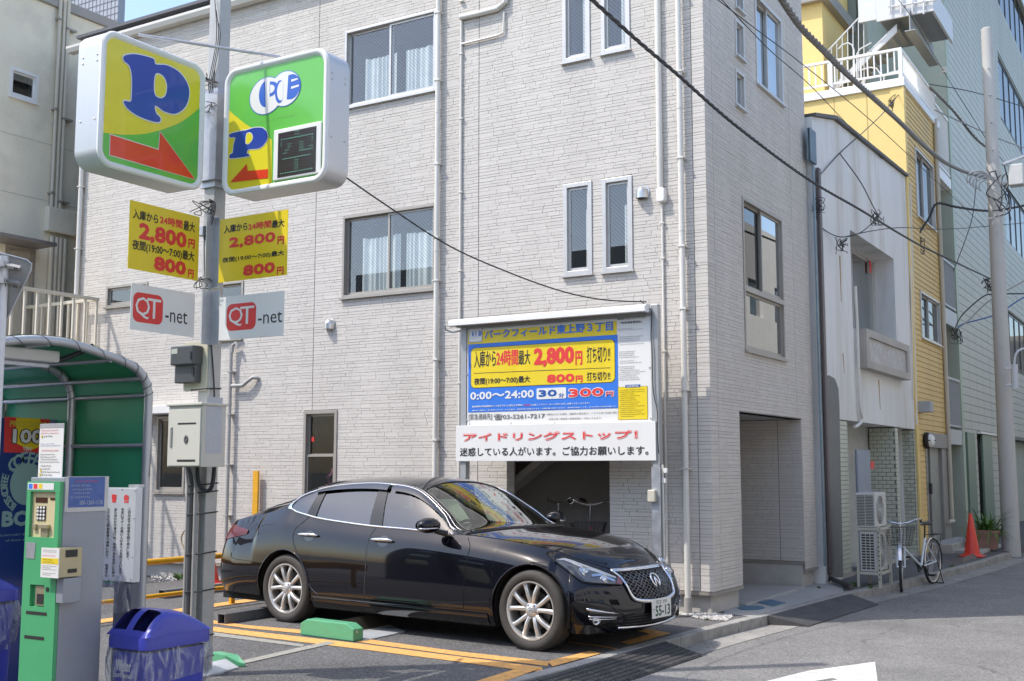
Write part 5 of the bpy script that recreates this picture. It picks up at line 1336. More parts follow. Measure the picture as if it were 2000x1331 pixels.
# ------------------------------------------------------------------ bins
M_blueb = mat('bin_blue', (0.045, 0.055, 0.37), .33, var=.04, coat=.2, stain=(.05, .06, .3), samt=.2)
M_bluebody = mat('bin_body_blue', (0.02, 0.035, 0.36), .4, var=.05)
def film(name, a=.22):
 m = glassmat(name, (.90, .92, .93), a, rough=.22, fres=.5)
 N = m.node_tree.nodes; Lk = m.node_tree.links; out = [n_ for n_ in N if n_.type == 'OUTPUT_MATERIAL'][0]
 last = out.inputs[0].links[0].from_socket
 tc = N.new('ShaderNodeTexCoord'); nz = N.new('ShaderNodeTexNoise'); nz.inputs['Scale'].default_value = 14; nz.inputs['Detail'].default_value = 5; nz.inputs['Distortion'].default_value = 2
 mp = N.new('ShaderNodeMapping'); mp.inputs['Scale'].default_value = (1, 1, .35); Lk.new(tc.outputs['Object'], mp.inputs[0]); Lk.new(mp.outputs[0], nz.inputs['Vector'])
 mr = N.new('ShaderNodeMapRange'); mr.inputs[1].default_value = .45; mr.inputs[2].default_value = .75; mr.inputs[3].default_value = .06; mr.inputs[4].default_value = .55
 Lk.new(nz.outputs[0], mr.inputs[0])
 df = N.new('ShaderNodeBsdfDiffuse'); df.inputs[0].default_value = (.7, .72, .74, 1)
 ms = N.new('ShaderNodeMixShader'); Lk.new(mr.outputs[0], ms.inputs[0]); Lk.new(last, ms.inputs[1]); Lk.new(df.outputs[0], ms.inputs[2]); Lk.new(ms.outputs[0], out.inputs[0])
 return m
M_film = film('clear_plastic_film', .0)
def rrect(cx, cy, hx, hy, r, n=5):
 pts = []
 for sx, sy, a in ((1, 1, 0), (-1, 1, 90), (-1, -1, 180), (1, -1, 270)):
  for i in range(n + 1):
   g = math.radians(a + 90 * i / n); pts.append((cx + sx * (hx - r) + r * math.cos(g), cy + sy * (hy - r) + r * math.sin(g)))
 return pts
def bin_(name, label, x0, x1, y0, y1, zr_, group=None, text=True):
 cx, cy, hx, hy = (x0 + x1) / 2, (y0 + y1) / 2, (x1 - x0) / 2, (y1 - y0) / 2
 t = thing(name, label, 'bin', (cx, cy, 0), group)
 P = []
 for z, k in ((0.0, .80), (.02, .82), (zr_ * .5, .87), (zr_ - .03, .92)):
  P.append([(a, b, z) for a, b in rrect(cx, cy, hx * k, hy * k, .05)] ); P[-1].append(P[-1][0])
 mb = MB(); mb.grid(P); mb.add([(a, b, .0) for a, b in rrect(cx, cy, hx * .8, hy * .8, .05)], [tuple(range(24))[::-1]]); mb.build('body', M_bluebody, t, smooth=True)
 # lid: rim then a barrel vault with two openings at the front
 P = []
 for z, k in ((zr_ - .015, 1.0), (zr_ + .03, 1.0), (zr_ + .045, .985)):
  row = [(a, b, z) for a, b in rrect(cx, cy, hx * k, hy * k, .05)]; P.append(row + [row[0]])
 mb = MB(); mb.grid(P); mb.build('lid_rim', M_blueb, t, smooth=True)
 mb = MB(); nx, ny = 26, 30; H_ = .118; G_ = {}
 def top(u, v):
  X = cx - hx * .97 + 2 * hx * .97 * u; Y = cy - hy * .97 + 2 * hy * .97 * v
  fx = 1 - abs(2 * u - 1) ** 5
  fy = min(1, (v / .30)) if v < .30 else 1 - ((v - .30) / .70) ** 2.2
  fy = math.sin(fy * math.pi / 2) ** .8 if v < .3 else fy
  return (X, Y, zr_ + .045 + H_ * max(0, fx) ** .4 * max(0, fy))
 vs = [[top(i / nx, j / ny) for i in range(nx + 1)] for j in range(ny + 1)]
 hole = lambda u, v: (.10 < u < .44 or .56 < u < .90) and .03 < v < .27
 V = [p for r_ in vs for p in r_]; F_ = []
 for j in range(ny):
  for i in range(nx):
   if hole((i + .5) / nx, (j + .5) / ny): continue
   F_.append((j * (nx + 1) + i, j * (nx + 1) + i + 1, (j + 1) * (nx + 1) + i + 1, (j + 1) * (nx + 1) + i))
 mb.add(V, F_); mb.build('lid', M_blueb, t, smooth=True)
 for ua, ub in ((.10, .44), (.56, .90)):
  mb = MB(); xa = cx - hx * .97 + 2 * hx * .97 * ua; xb = cx - hx * .97 + 2 * hx * .97 * ub; ya = cy - hy * .92; yb = cy - hy * .45
  mb.add([(xa, ya, zr_ + .05), (xb, ya, zr_ + .05), (xb, yb + .03, zr_ + .05), (xa, yb + .03, zr_ + .05), (xa, yb + .03, zr_ + .15), (xb, yb + .03, zr_ + .15), (xa, ya, zr_ + .06), (xb, ya, zr_ + .06)],
    [(0, 1, 2, 3), (3, 2, 5, 4), (0, 3, 4, 6), (1, 7, 5, 2)]); mb.build('bin_mouth', mat('mouth_dark', (.01, .012, .08), .5), t)
 # film bag folded over the rim
 rnd = random.Random(hash(label) % 1000 if False else len(label)); P = []; n_ = 72
 base = rrect(0, 0, 1, 1, .25, 17)
 base = [base[int(i * len(base) / n_)] for i in range(n_)]
 ph = [rnd.uniform(0, 6.28) for _ in range(6)]
 for k_, (z, s_) in enumerate(((zr_ - .012, .95), (zr_ - .03, .99), (zr_ - .06, 1.02), (zr_ - .09, 1.03), (zr_ - .12, 1.02), (zr_ - .15, 1.0), (zr_ - .19, .97), (zr_ - .205, .94))):
  row = []
  for i, (a, b) in enumerate(base):
   g = 2 * math.pi * i / n_; w_ = rnd.gauss(0, .018) * min(1, k_ / 2) + .03 * k_ / 6 * math.sin(9 * g + ph[0]) + .02 * math.sin(17 * g + ph[1] + k_ * 1.7)
   row.append((cx + a * hx * (s_ + w_), cy + b * hy * (s_ + w_ * .7), z + (.05 * math.sin(2 * g + ph[3]) + .02 * math.sin(7 * g + ph[4])) * k_ / 6))
  P.append(row + [row[0]])
 MB().grid(P).build('bag', M_film, t, smooth='all')
 return t, (cx, cy, hx, hy)
ZB_ = .70; pc = onp(287, 1267, 2, ZB_); pl_ = onp(205, 1257, 2, ZB_)
bt, bg_ = bin_('recycling_bin', 'blue recycling bin with twin openings and a clear bag by the sign pole', pc.x - max(.24, (pc.x - pl_.x)), pc.x, pc.y, pc.y + .43, ZB_)
FB = Frame(1, bg_[1] - bg_[3] * .88 - .004)
mb = MB(); qf = FB.uv(225, 1322); qg = FB.uv(257, 1313)
lettering(FB, bt, M_whitep, [('SOFT DRINKS', qf[0], qf[1], qg[0] + .01, qf[1] + .018, .02), ('Water', qf[0] + .005, qf[1] + .03, qg[0], qf[1] + .085, .03)], .004)
p2 = onp(52, 1165, 2, .86)
bin_('recycling_bin', 'tall dark blue recycling bin at the left picture edge', p2.x - .42, p2.x, p2.y - .5, p2.y - .02, .86)
# loose film hanging from the warning sign
P = []
for i in range(9):
 row = []
 for j in range(9):
  X = 195 + 52 * j / 8 + (6 if i > 5 else 0) * i / 8; Y = 1124 + 78 * i / 8 * (1 - .1 * j / 8)
  p = onp(X, Y, 1, YW - .03 - .012 * math.sin(j * 1.9 + i * .7)); row.append(tuple(p))
 P.append(row)
sf = MB().grid(P).build('plastic_sheet', M_film, None, smooth='all', label='torn clear plastic sheet hanging below the warning sign', cat='plastic sheet')
# ------------------------------------------------------------------ near traffic sign seen from behind
ts = thing('traffic_sign', 'triangular traffic sign seen from behind on a white pole at the left picture edge', 'traffic sign', atd(-2, 1400, 4.6))
c0 = atd(-2, 700, 4.6)
mb = MB(); mb.tube([(c0.x, c0.y, 0), (c0.x, c0.y, atd(0, 497, 4.6).z)], .021, 16); mb.build('post', mat('white_post', (.62, .64, .67), .35, .2), ts, smooth=True)
d_ = (Vector(_f) * 1.0); d_.z = 0; d_.normalize(); right = Vector((_r[0], _r[1], 0))
def tpt(px, py, off=0): p = atd(px, py, 4.6 + .045); return p + d_ * off
tri = [(-52, 486), (-40, 484), (52, 508), (62, 516), (61, 528), (14, 625), (8, 631), (0, 626), (-58, 500)]
mb = MB(); n_ = len(tri)
mb.add([tpt(*p) for p in tri] + [tpt(*p, .004) for p in tri], [tuple(range(n_)), tuple(range(n_, 2 * n_))[::-1]] + [(i, n_ + i, n_ + (i + 1) % n_, (i + 1) % n_) for i in range(n_)])
mb.build('plate', mat('sign_back_grey', (.34, .34, .33), .45, .3, var=.08), ts)
mb = MB(); mb.tube([tpt(*p, -.002) for p in tri] + [tpt(*tri[0], -.002)], .0035, 6); mb.build('plate_rim', M_galv, ts, smooth=True)
mb = MB()
for Y in (520, 550):
 a = tpt(-25, Y - 10, -.012); b = tpt(42, Y + 6, -.012)
 mb.tube([a, b], .012, 4)
mb.build('fixing_rail', MATS['sign_back_grey'], ts)
mb = MB()
for X, Y in ((14, 519), (17, 520), (34, 524), (38, 525), (13, 554), (17, 555), (33, 558), (37, 559)): a = tpt(X, Y, -.026); b = tpt(X, Y + 6, -.026); mb.tube([a, b], .002, 4)
mb.build('rail_slot', M_ink, ts)
mb = MB()
for Y in (515, 548): p = atd(-2, Y, 4.6); mb.tube([p + Vector((0, 0, -.012)), p + Vector((0, 0, .012))], .024, 16)
mb.build('pole_band', M_galv, ts, smooth=True)
# ------------------------------------------------------------------ lot furniture
M_yel = mat('yellow_enamel', (.72, .36, .01), .4, var=.06, stain=(.3, .18, .05), samt=.3, sscale=9)
gr = thing('guard_rail', 'yellow two bar tube guard rail behind the parked car', 'guard rail', (-9.72, 9, 0))
XG = -9.72
zu = onp(430, 1086, 0, XG).z; zlw = onp(430, 1149, 0, XG).z; yend = 10.6
for z in (zu, zlw):
 mb = MB(); mb.tube([(XG, 6.4, z), (XG, yend, z)], .033 if z == zu else .022, 12); mb.build('bar', M_yel, gr, smooth=True)
for y_ in (6.6, onp(456, 1180, 2, 0).y, yend):
 mb = MB(); mb.box(XG - .02, XG + .02, y_ - .03, y_ + .03, 0, zu if y_ > 10 or y_ < 7 else zlw - .01); mb.build('post', M_yel, gr, bevel=.004)
def wheelstop(px, py, L, label, w=.10):
 p = onp(px, py, 2, 0); t = thing('wheel_stop', label, 'wheel stop', (p.x, p.y, 0))
 mb = MB(); th = .006
 for a, b, c, d in ((p.x - w, p.x, 0.003, th), (p.x - w, p.x, w - th, w), (p.x - w, p.x - w + th, th, w - th), (p.x - th, p.x, th, w - th)): mb.box(a, b, p.y, p.y + L, c, d)
 mb.build('square_tube', mat('dark_galvanised', (.20, .21, .22), .45, .6, var=.2, scale=6), t)
wheelstop(439, 1220, 1.95, 'galvanised square tube wheel stop behind the rear wheels')
wheelstop(321, 1170, 1.0, 'weathered square tube wheel stop in the empty bay')
# flap lock of the bay
M_lockg = mat('lock_green', (.10, .36, .19), .38, var=.08, scale=5, stain=(.12, .2, .1), samt=.5, sscale=10)
def chk(name, rgb):
 m = mat(name, rgb, .35, .35, var=.1, scale=8)
 N = m.node_tree.nodes; Lk = m.node_tree.links; b = N['Principled BSDF']; tc = [n_ for n_ in N if n_.type == 'TEX_COORD'][0]
 vo = N.new('ShaderNodeTexVoronoi'); vo.inputs['Scale'].default_value = 45; vo.inputs['Randomness'].default_value = .2; Lk.new(tc.outputs['Object'], vo.inputs['Vector'])
 mr = N.new('ShaderNodeMapRange'); mr.inputs[1].default_value = .15; mr.inputs[2].default_value = .3; mr.inputs[3].default_value = 1; mr.inputs[4].default_value = 0; Lk.new(vo.outputs['Distance'], mr.inputs[0])
 bp = N.new('ShaderNodeBump'); bp.inputs['Strength'].default_value = .8; bp.inputs['Distance'].default_value = .004; Lk.new(mr.outputs[0], bp.inputs['Height']); Lk.new(bp.outputs[0], b.inputs['Normal'])
 return m
M_checker = chk('checker_plate', (.58, .60, .62))
fk = thing('flap_lock', 'green bay lock housing with its steel flap raised under the car', 'parking lock', onp(650, 1240, 2, 0))
a = onp(586, 1241, 2, 0); b = onp(690, 1254.8, 2, 0); dx = (b - a).normalized(); L = (b - a).length; dn = Vector((-dx.y, dx.x, 0)); wd = .125; hh = .155
mb = MB(); pf = [(0, 0.004), (L, 0.004), (L, hh * .72), (L - .09, hh), (.09, hh), (0, hh * .72)]
mb.add([a + dx * s_ + Vector((0, 0, z)) for s_, z in pf] + [a + dx * (s_ if 0 < i_ < 99 else s_) + dn * wd + Vector((0, 0, z)) for i_, (s_, z) in enumerate(pf)],
  [tuple(range(6)), tuple(range(6, 12))[::-1]] + [(i, 6 + i, 6 + (i + 1) % 6, (i + 1) % 6) for i in range(6)])
mb.build('housing', M_lockg, fk, bevel=.008)
mb = MB(); c_ = b + dn * wd * .35 + Vector((0, 0, .085)); mb.lathe([(0, .006), (.012, .005), (.014, 0)], c_, dx, 10); mb.build('bolt', M_steel, fk)
g_ = [onp(708, 1251.5, 2, .012), onp(791, 1233.5, 2, .012), onp(761, 1220, 2, .012), onp(708, 1230, 2, .012)]
mb = MB(); mb.add([*g_, *[p - Vector((0, 0, .010)) for p in g_]], [(0, 1, 2, 3), (4, 7, 6, 5), (0, 4, 5, 1), (1, 5, 6, 2), (2, 6, 7, 3), (3, 7, 4, 0)]); mb.build('base_plate', M_checker, fk)
g2 = [onp(708, 1230, 2, .02), onp(761, 1220, 2, .02), onp(726.5, 1200.5, 2, .13), onp(660, 1212, 2, .13)]
mb = MB(); mb.add([*g2, *[p - Vector((0, 0, .008)) for p in g2]], [(0, 1, 2, 3), (4, 7, 6, 5), (0, 4, 5, 1), (1, 5, 6, 2), (2, 6, 7, 3), (3, 7, 4, 0)]); mb.build('flap', mat('worn_steel_flap', (.42, .38, .30), .28, .9, var=.25, scale=5), fk)
fk2 = thing('flap_lock', 'lowered bay lock with silver plate and green end near the sign pole', 'parking lock', onp(440, 1300, 2, 0))
g_ = [onp(395, 1322, 2, .015), onp(466, 1303, 2, .015), onp(441, 1287, 2, .07), onp(395, 1297, 2, .07)]
mb = MB(); mb.add([*g_, *[Vector((p.x, p.y, .002)) for p in g_]], [(0, 1, 2, 3), (4, 7, 6, 5), (0, 4, 5, 1), (1, 5, 6, 2), (2, 6, 7, 3), (3, 7, 4, 0)]); mb.build('flap', M_checker, fk2)
mb = MB(); e0 = onp(467, 1303, 2, .0); e1 = onp(440, 1286, 2, .06); e1.z = 0; e2_ = onp(415, 1281, 2, .05); e2_.z = 0
sd = Vector((.05, .02, 0))
mb.add([e0, e0 + sd, e1 + sd + Vector((.02, .05, 0)), e1, *[e0 + Vector((0, 0, .03)), e0 + sd + Vector((0, 0, .03)), e1 + sd + Vector((.02, .05, .085)), e1 + Vector((0, 0, .085))]], [(3, 2, 1, 0), (4, 5, 6, 7), (0, 1, 5, 4), (1, 2, 6, 5), (2, 3, 7, 6), (3, 0, 4, 7)])
mb.add([e1 + Vector((0, 0, 0)), e1 + sd + Vector((.02, .05, 0)), e2_ + Vector((.02, .06, 0)), e2_, *[e1 + Vector((0, 0, .086)), e1 + sd + Vector((.02, .05, .086)), e2_ + Vector((.02, .06, .08)), e2_ + Vector((0, 0, .08))]], [(3, 2, 1, 0), (4, 5, 6, 7), (0, 1, 5, 4), (1, 2, 6, 5), (2, 3, 7, 6), (3, 0, 4, 7)])
mb.build('end_cap', M_lockg, fk2, bevel=.006)
# marker on the wall, cone at the wall foot
FY = Frame(1, YA - .06); a = FY.uv(495, 1000); b = FY.uv(507, 920)
mp_ = MB(); FY.box(mp_, a[0], b[0], 0, b[1], 0, .03); mp_.build('marker_post', M_yel, None, bevel=.003, label='flat yellow marker post standing against the pale wall', cat='post')
def cone(x, y, h, r, label, group=None, z0=0.0):
 t = thing('traffic_cone', label, 'traffic cone', (x, y, z0), group)
 m_ = mat('cone_red', (.70, .05, .03), .4, var=.06)
 mb = MB(); mb.lathe([(r * .98, .03), (r * .92, .05), (r * .80, .055), (r * .74, .10), (r * .18, h - .02), (r * .12, h), (0, h)], (x, y, z0), n=24); mb.build('body', m_, t, smooth=True)
 mb = MB(); q = r * 1.15; mb.box(x - q, x + q, y - q, y + q, z0 + .002, z0 + .03); mb.build('base', m_, t, bevel=.015)
 return t
cone(-11.6, 11.3, .5, .16, 'small red cone standing at the wall foot behind the sign pole')
rnd = random.Random(9)
def tuft(x, y, z, s, label, nb=28, m=None):
 mb = MB()
 for i in range(nb):
  g = rnd.uniform(0, 6.28); L_ = rnd.uniform(.4, 1) * s; b0 = Vector((x + rnd.gauss(0, s * .15), y + rnd.gauss(0, s * .1), z)); d = Vector((math.cos(g) * .6, math.sin(g) * .6, 1)).normalized() * L_; sd_ = Vector((-math.sin(g), math.cos(g), 0)) * s * .06
  mb.add([b0 - sd_, b0 + sd_, b0 + d * .6 + sd_, b0 + d + Vector((math.cos(g), math.sin(g), -.4)) * s * .2, b0 + d * .6 - sd_], [(0, 1, 2, 3, 4)])
 o = mb.build('weed', m or mat('weed_green', (.10, .18, .05), .7, island=.3), None); tag(o, label, 'weed'); return o
tuft(-13.2, 11.45, 0, .12, 'small green weed at the wall foot near the shelter'); tuft(-12.4, 11.5, 0, .16, 'larger green weed at the wall foot right of the small weed')
tw_ = MB();
for k_ in range(3): tw_.tube(crom([(-12.15 + .05 * k_, 11.4, 0), (-12.1, 11.4, .3), (-12.05 - .12 * k_, 11.42, .6), (-12.1 + .05 * k_, 11.4, .85), (-12.06, 11.4, .75)], 4), .012, 5)
tw_.build('dry_stem', mat('dry_stem', (.32, .26, .17), .8), None, label='dry bent plant stem at the wall foot behind the yellow rail', cat='plant')
for i_,(px_, py_, s_, w_) in enumerate(((1600, 1150, .05, 'in the pad joint below the corner pipe'), (1380, 1212, .04, 'among the pale gravel at the corner'), (1700, 1150, .07, 'on the kerb under the outdoor units'), (1860, 1108, .06, 'at the door step of the yellow building'))):
 p_ = onp(px_, py_, 2, 0); tuft(p_.x, p_.y, 0, s_, 'small weed ' + w_, 22)
mb = MB(); rnd = random.Random(21)
for i in range(150):
 t_ = rnd.random(); y_ = 5 + 14 * t_; k0 = kerb_at(y_); x_ = k0.x + rnd.expovariate(9) + .01; r_ = rnd.uniform(.005, .018); g = rnd.uniform(0, 6.28)
 mb.add([(x_ + r_ * math.cos(g + a_) * q_, y_ + r_ * math.sin(g + a_) * q_, ZR + .006 + .004 * (k_ % 2)) for k_, (a_, q_) in enumerate(((0, 1.4), (1.3, .6), (3.1, 1.2), (4.8, .6)))], [(0, 1, 2, 3)])
tag(mb.build('litter', mat('dry_litter', (.22, .17, .11), .9, island=.5), None, kind='stuff'), 'dry leaf crumbs and grit gathered along the kerb', 'litter')
# ------------------------------------------------------------------ white rendered building
XW = -4.5; Wf = Frame(0, XW)
M_wr = mat('white_render', (0.74, 0.74, 0.72), 0.9, var=.06, scale=1.5, bump=.6, bscale=70, stain=(.46, .41, .30), samt=.65, sscale=1.6, stretch=7)
M_greyr = mat('grey_render_patch', (.20, .20, .185), .9, var=.08, bump=.5, bscale=60)
wbd = thing('white_building', 'old white rendered house with a recessed window and tiled ground floor', 'building', (XW - 2, 18, 0))
qw = lambda px, py: Wf.uv(px, py)
yA, yB = 15.62, qw(1787, 838)[0]
zc = qw(1720, 830)[1]
ztl = qw(1602, 243)[1]; pk = qw(1628, 235); ztr = qw(1770, 348)[1]
wh = (qw(1660, 450)[0], qw(1672, 643)[1], qw(1745, 500)[0], qw(1660, 449)[1])
ypil = qw(1640, 900)[0]
z0 = min(ztl, ztr)
TH = .46
backing(Wf, yA, yB, -.1, z0, [wh, (ypil, -1, yB + 1, zc)], -.2, 0, 'wall', M_wr, wbd)
mb = MB(); mb.prism([(yA, z0), (yB, z0), (yB, ztr + .001), (pk[0], pk[1]), (yA, ztl + .001)], -.2, 0, Wf); mb.build('gable_top', M_wr, wbd)
mb = MB(); mb.prism([(yA, ztl + .005), (pk[0], pk[1] + .005), (yB + .05, ztr + .005), (yB + .05, ztr + .05), (pk[0], pk[1] + .06), (yA, ztl + .05)], -6, .06, Wf); mb.build('roof_edge', mat('dark_verge', (.10, .09, .08), .6), wbd)
mb = MB(); mb.box(XW - 6, XW - .21, yB - .15, yB, 0, z0); mb.box(XW - 6, XW - .21, yA, yA + .12, 0, z0); mb.box(XW - 6, XW - .21, yA + .12, yB - .15, z0 - .1, z0); mb.box(XW - 2.2, XW - .21, yA + .12, yB - .15, zc, zc + .12); mb.build('inner_structure', M_wr, wbd)
# grey cement patch down the left
pt_ = [qw(*p) for p in ((1606, 738), (1618, 733), (1630, 740), (1637, 760), (1639, 800), (1640, 860), (1646, 1128), (1618, 1128))]
mb = MB(); Wf.poly(mb, [(u, max(v, .0)) for u, v in pt_][::-1], .006); mb.build('cement_patch', M_greyr, wbd)
mb = MB(); Wf.box(mb, qw(1647, 900)[0], ypil, -.05, zc + .25, .002, .02)
# deep window reveal
mb = MB()
for a_, b_, c_, d_ in ((wh[0] - .08, wh[0], wh[1], wh[3]), (wh[2], wh[2] + .08, wh[1], wh[3]), (wh[0], wh[2], wh[3], wh[3] + .08), (wh[0], wh[2], wh[1] - .08, wh[1])): Wf.box(mb, a_, b_, c_, d_, -TH, -.201)
mb.build('window_reveal', M_wr, wbd)
WF2 = Frame(0, XW - TH + .12)
window(WF2, (wh[0] + .002, wh[1] + .002, wh[2] - .002, wh[3] - .002), 'slide', M_silverframe, gl=M_glass, curtain=0, parent=wbd, room=(.22, .26, .24), sill=False, wallt=.1, fw=.05)
a = qw(1697, 520); mb = MB(); p_ = onp(1699, 520, 0, XW - TH + .13); mb.box(p_.x, p_.x + .004, p_.y - .04, p_.y + .08, p_.z - .12, p_.z + .1); mb.build('sticker', M_red, wbd)
# framed blank sign box under the window
e = (qw(1673, 680)[0], qw(1677, 720)[1], qw(1759, 700)[0], qw(1673, 643)[1])
sbx = thing('blank_sign_box', 'blank framed sign box stained with old glue under the recessed window', 'sign box', Wf.pt((e[0] + e[2]) / 2, e[1], .1))
mb = MB(); fw_ = .17
for a_, b_, c_, d_ in ((e[0], e[0] + fw_, e[1], e[3]), (e[2] - fw_, e[2], e[1], e[3]), (e[0] + fw_, e[2] - fw_, e[1], e[1] + fw_ * .7), (e[0] + fw_, e[2] - fw_, e[3] - fw_ * .7, e[3])): Wf.box(mb, a_, b_, c_, d_, .003, .16)
mb.build('frame', mat('sign_box_frame', (.40, .37, .33), .55, var=.1, stain=(.2, .18, .16), samt=.4), sbx, bevel=.004)
mb = MB(); Wf.box(mb, e[0] + fw_ + .001, e[2] - fw_ - .001, e[1] + fw_ * .7, e[3] - fw_ * .7, .003, .12); mb.build('panel', mat('stained_panel', (.42, .40, .38), .5, var=.1, stain=(.62, .63, .64), samt=.9, sscale=7), sbx)
# rust and water marks have a shape of their own
M_rust = mat('rust_stain', (.42, .27, .13), .9, var=.2);
mb = MB()
for px_, y0_, y1_, w_ in ((1716, 742, 800, .03), (1640, 500, 590, .03), (1646, 690, 730, .02)):
 a = qw(px_, y0_); b = qw(px_ + 3, y1_); mb.prism([(a[0] - w_, a[1]), (a[0] + w_, a[1]), (b[0] + w_ * .3, b[1]), (b[0] - w_ * .3, b[1])], .001, .004, Wf)
mb.build('rust_streak', M_rust, wbd)
mb = MB(); pts = [qw(*p) for p in ((1664, 560), (1668, 640), (1671, 740), (1674, 800), (1678, 820), (1668, 832), (1662, 834))]
mb.tube([Wf.pt(u, v, .05) for u, v in crom(pts, 4)], .024, 10); mb.build('drain_pipe', M_pipe, wbd, smooth=True)
mb = MB(); mb.tube([Wf.pt(*qw(*p), .03) for p in ((1774, 360), (1781, 600), (1786, 800), (1787, 830))], .02, 8); mb.tube([Wf.pt(*qw(*p), .03) for p in ((1771, 380), (1777, 600), (1780, 780))], .012, 6); mb.build('conduit', M_pipe, wbd, smooth=True)
p_ = Wf.pt(*qw(1790, 795), .0); mb = MB(); mb.box(p_.x + .02, p_.x + .25, p_.y - .05, p_.y + .25, p_.z - .1, p_.z + .1); mb.build('junction_box', mat('grey_box', (.35, .36, .37), .5), wbd, bevel=.01)
# tiled ground floor
M_tile = mat('cream_glazed_tile', (.50, .52, .43), .35, var=.08, scale=9, island=.10, stain=(.3, .3, .22), samt=.3, sscale=4)
M_grout = mat('tile_grout', (.14, .14, .13), .9)
tile_n = [0]; tile_mesh = {}
def tiles(fr, u0, u1, v0, v1, tw_, th_, parent, base=.012, stag=True):
 st = MB(); r = 0; v = v0
 while v + th_ * .6 < v1:
  off = (tw_ / 2 if (r % 2 and stag) else 0); u = u0 - off
  while u < u1 - .005:
   a_, b_ = max(u, u0), min(u + tw_, u1)
   if b_ - a_ > .02:
    w_ = b_ - a_ - .008; h_ = min(th_, v1 - v) - .008; key = (fr.ax, round(w_, 3), round(h_, 3))
    if tile_n[0] < 290 and w_ > .08:
     tile_n[0] += 1
     if key not in tile_mesh:
      m_ = MB(); F0 = Frame(fr.ax, 0); F0.box(m_, 0, w_, 0, h_, 0, .012); o = m_.build('tile', M_tile, parent); tile_mesh[key] = o.data
     else: o = bpy.data.objects.new('tile', tile_mesh[key]); COL.objects.link(o); setp(o, parent)
     o.location = fr.pt(a_ + .004, v + .004, .0) + fr.N * random.uniform(-.001, .001)
    else: fr.box(st, a_ + .004, b_ - .004, v + .004, v + .004 + h_, 0, .012)
   u += tw_
  v += th_; r += 1
 if st.v: st.build('tile_field', M_tile, parent, kind='stuff')
ZF = .06
mb = MB(); mb.box(XW - 2, XW, ypil, yB, -.1, ZF); mb.build('forecourt', M_concrete, wbd)
# corner pillar
pz = qw(1657, 900)[0]
mb = MB(); mb.box(XW - .16, XW - .013, ypil + .013, pz, ZF, zc); mb.build('tiled_pillar', M_grout, wbd)
tiles(Frame(0, XW - .013), ypil + .013, pz, ZF, zc, .13, .066, wbd, stag=False);
Fp = Frame(1, ypil + .013); tiles(Fp, XW - .16, XW - .013, ZF, zc, .16, .066, wbd, stag=False)
# fin walls facing the street corner
for pxw, tk in ((1754, .22), (1788, .16)):
 yw = qw(pxw, 838)[0] - tk
 xl = onp(1699, 900, 1, yw).x if pxw == 1754 else XW - 1.1
 mb = MB(); mb.box(xl, XW - .014, yw, yw + tk - .014, ZF, zc); mb.build('fin_wall', M_grout, wbd)
 tiles(Frame(1, yw), xl, XW - .014, ZF, zc, .135, .068, wbd)
 tiles(Frame(0, XW - .014), yw, yw + tk - .014, ZF, zc, .10, .068, wbd, stag=False)
xb_ = onp(1699, 900, 1, qw(1754, 838)[0] - .22).x
mb = MB(); mb.box(xb_ - .1, xb_ - .02, ypil, yB, ZF, zc); mb.build('back_wall', mat('grey_wallboard', (.40, .41, .38), .7, var=.1), wbd)
mb = MB(); p0 = onp(1671, 900, 0, xb_ + .5); p1 = onp(1696, 900, 0, xb_ + .5)
n_ = 14
for i in range(n_):
 y0_ = p0.y + (p1.y - p0.y) * i / n_; y1_ = p0.y + (p1.y - p0.y) * (i + .8) / n_
 mb.box(xb_ + .5, xb_ + .52 + .01, y0_, y1_, ZF, onp(1683, 879, 0, xb_ + .5).z)
mb.box(xb_ + .49, xb_ + .505, p0.y, p1.y, ZF, onp(1683, 879, 0, xb_ + .5).z); mb.build('corrugated_panel', mat('blue_grey_sheet', (.30, .34, .40), .5), wbd)
mb = MB(); p2_ = onp(1700, 905, 0, xb_ + .3); mb.box(p2_.x, p2_.x + .03, p2_.y - .1, p2_.y + .12, p2_.z - .09, p2_.z + .03); mb.build('red_plate', M_red, wbd)
mb = MB(); mb.box(xb_, xb_ + .05, p1.y + .1, p1.y + .25, ZF, zc); mb.build('door_jamb', M_silverframe, wbd)
mb = MB()
for i in range(3): mb.tube(crom([(XW - .2 - .05 * i, ypil + .35 + .1 * i, zc), (XW - .22 - .04 * i, ypil + .3 + .05 * i, 1.6), (XW - .25, ypil + .25 - .02 * i, 1.0), (XW - .2, ypil + .3, .6)], 5), .01, 6)
mb.build('cable', M_cable, wbd)
# blue metal cover and dark gutter in the gap between the buildings
gp = thing('gap_flashing', 'blue steel cover and brown downpipe in the gap beside the stone clad building', 'downpipe', (XW, yA, 0))
FGp = Frame(0, XW + .02)
M_bluesteel = mat('weathered_blue_steel', (.20, .27, .32), .5, .3, var=.15, stain=(.2, .14, .1), samt=.3)
a = FGp.uv(1578, 250); b = FGp.uv(1592, 323)
mb = MB()
for i in range(6):
 u_ = a[0] + (b[0] - a[0]) * i / 6; FGp.box(mb, u_, u_ + (b[0] - a[0]) / 9, b[1], a[1], .0, .03)
FGp.box(mb, a[0], b[0], b[1], a[1], -.02, .015); mb.build('steel_cover', M_bluesteel, gp)
u_ = FGp.uv(1598, 700)[0]
mb = MB(); FGp.box(mb, u_ - .03, u_ + .03, .25, FGp.uv(1590, 325)[1], .0, .02); mb.build('flashing', M_bluesteel, gp)
u_ = FGp.uv(1607, 700)[0]
mb = MB(); FGp.box(mb, u_ - .055, u_ + .055, .12, FGp.uv(1590, 325)[1], .0, .04); mb.build('downpipe', mat('brown_pipe', (.10, .075, .075), .45), gp, bevel=.01)
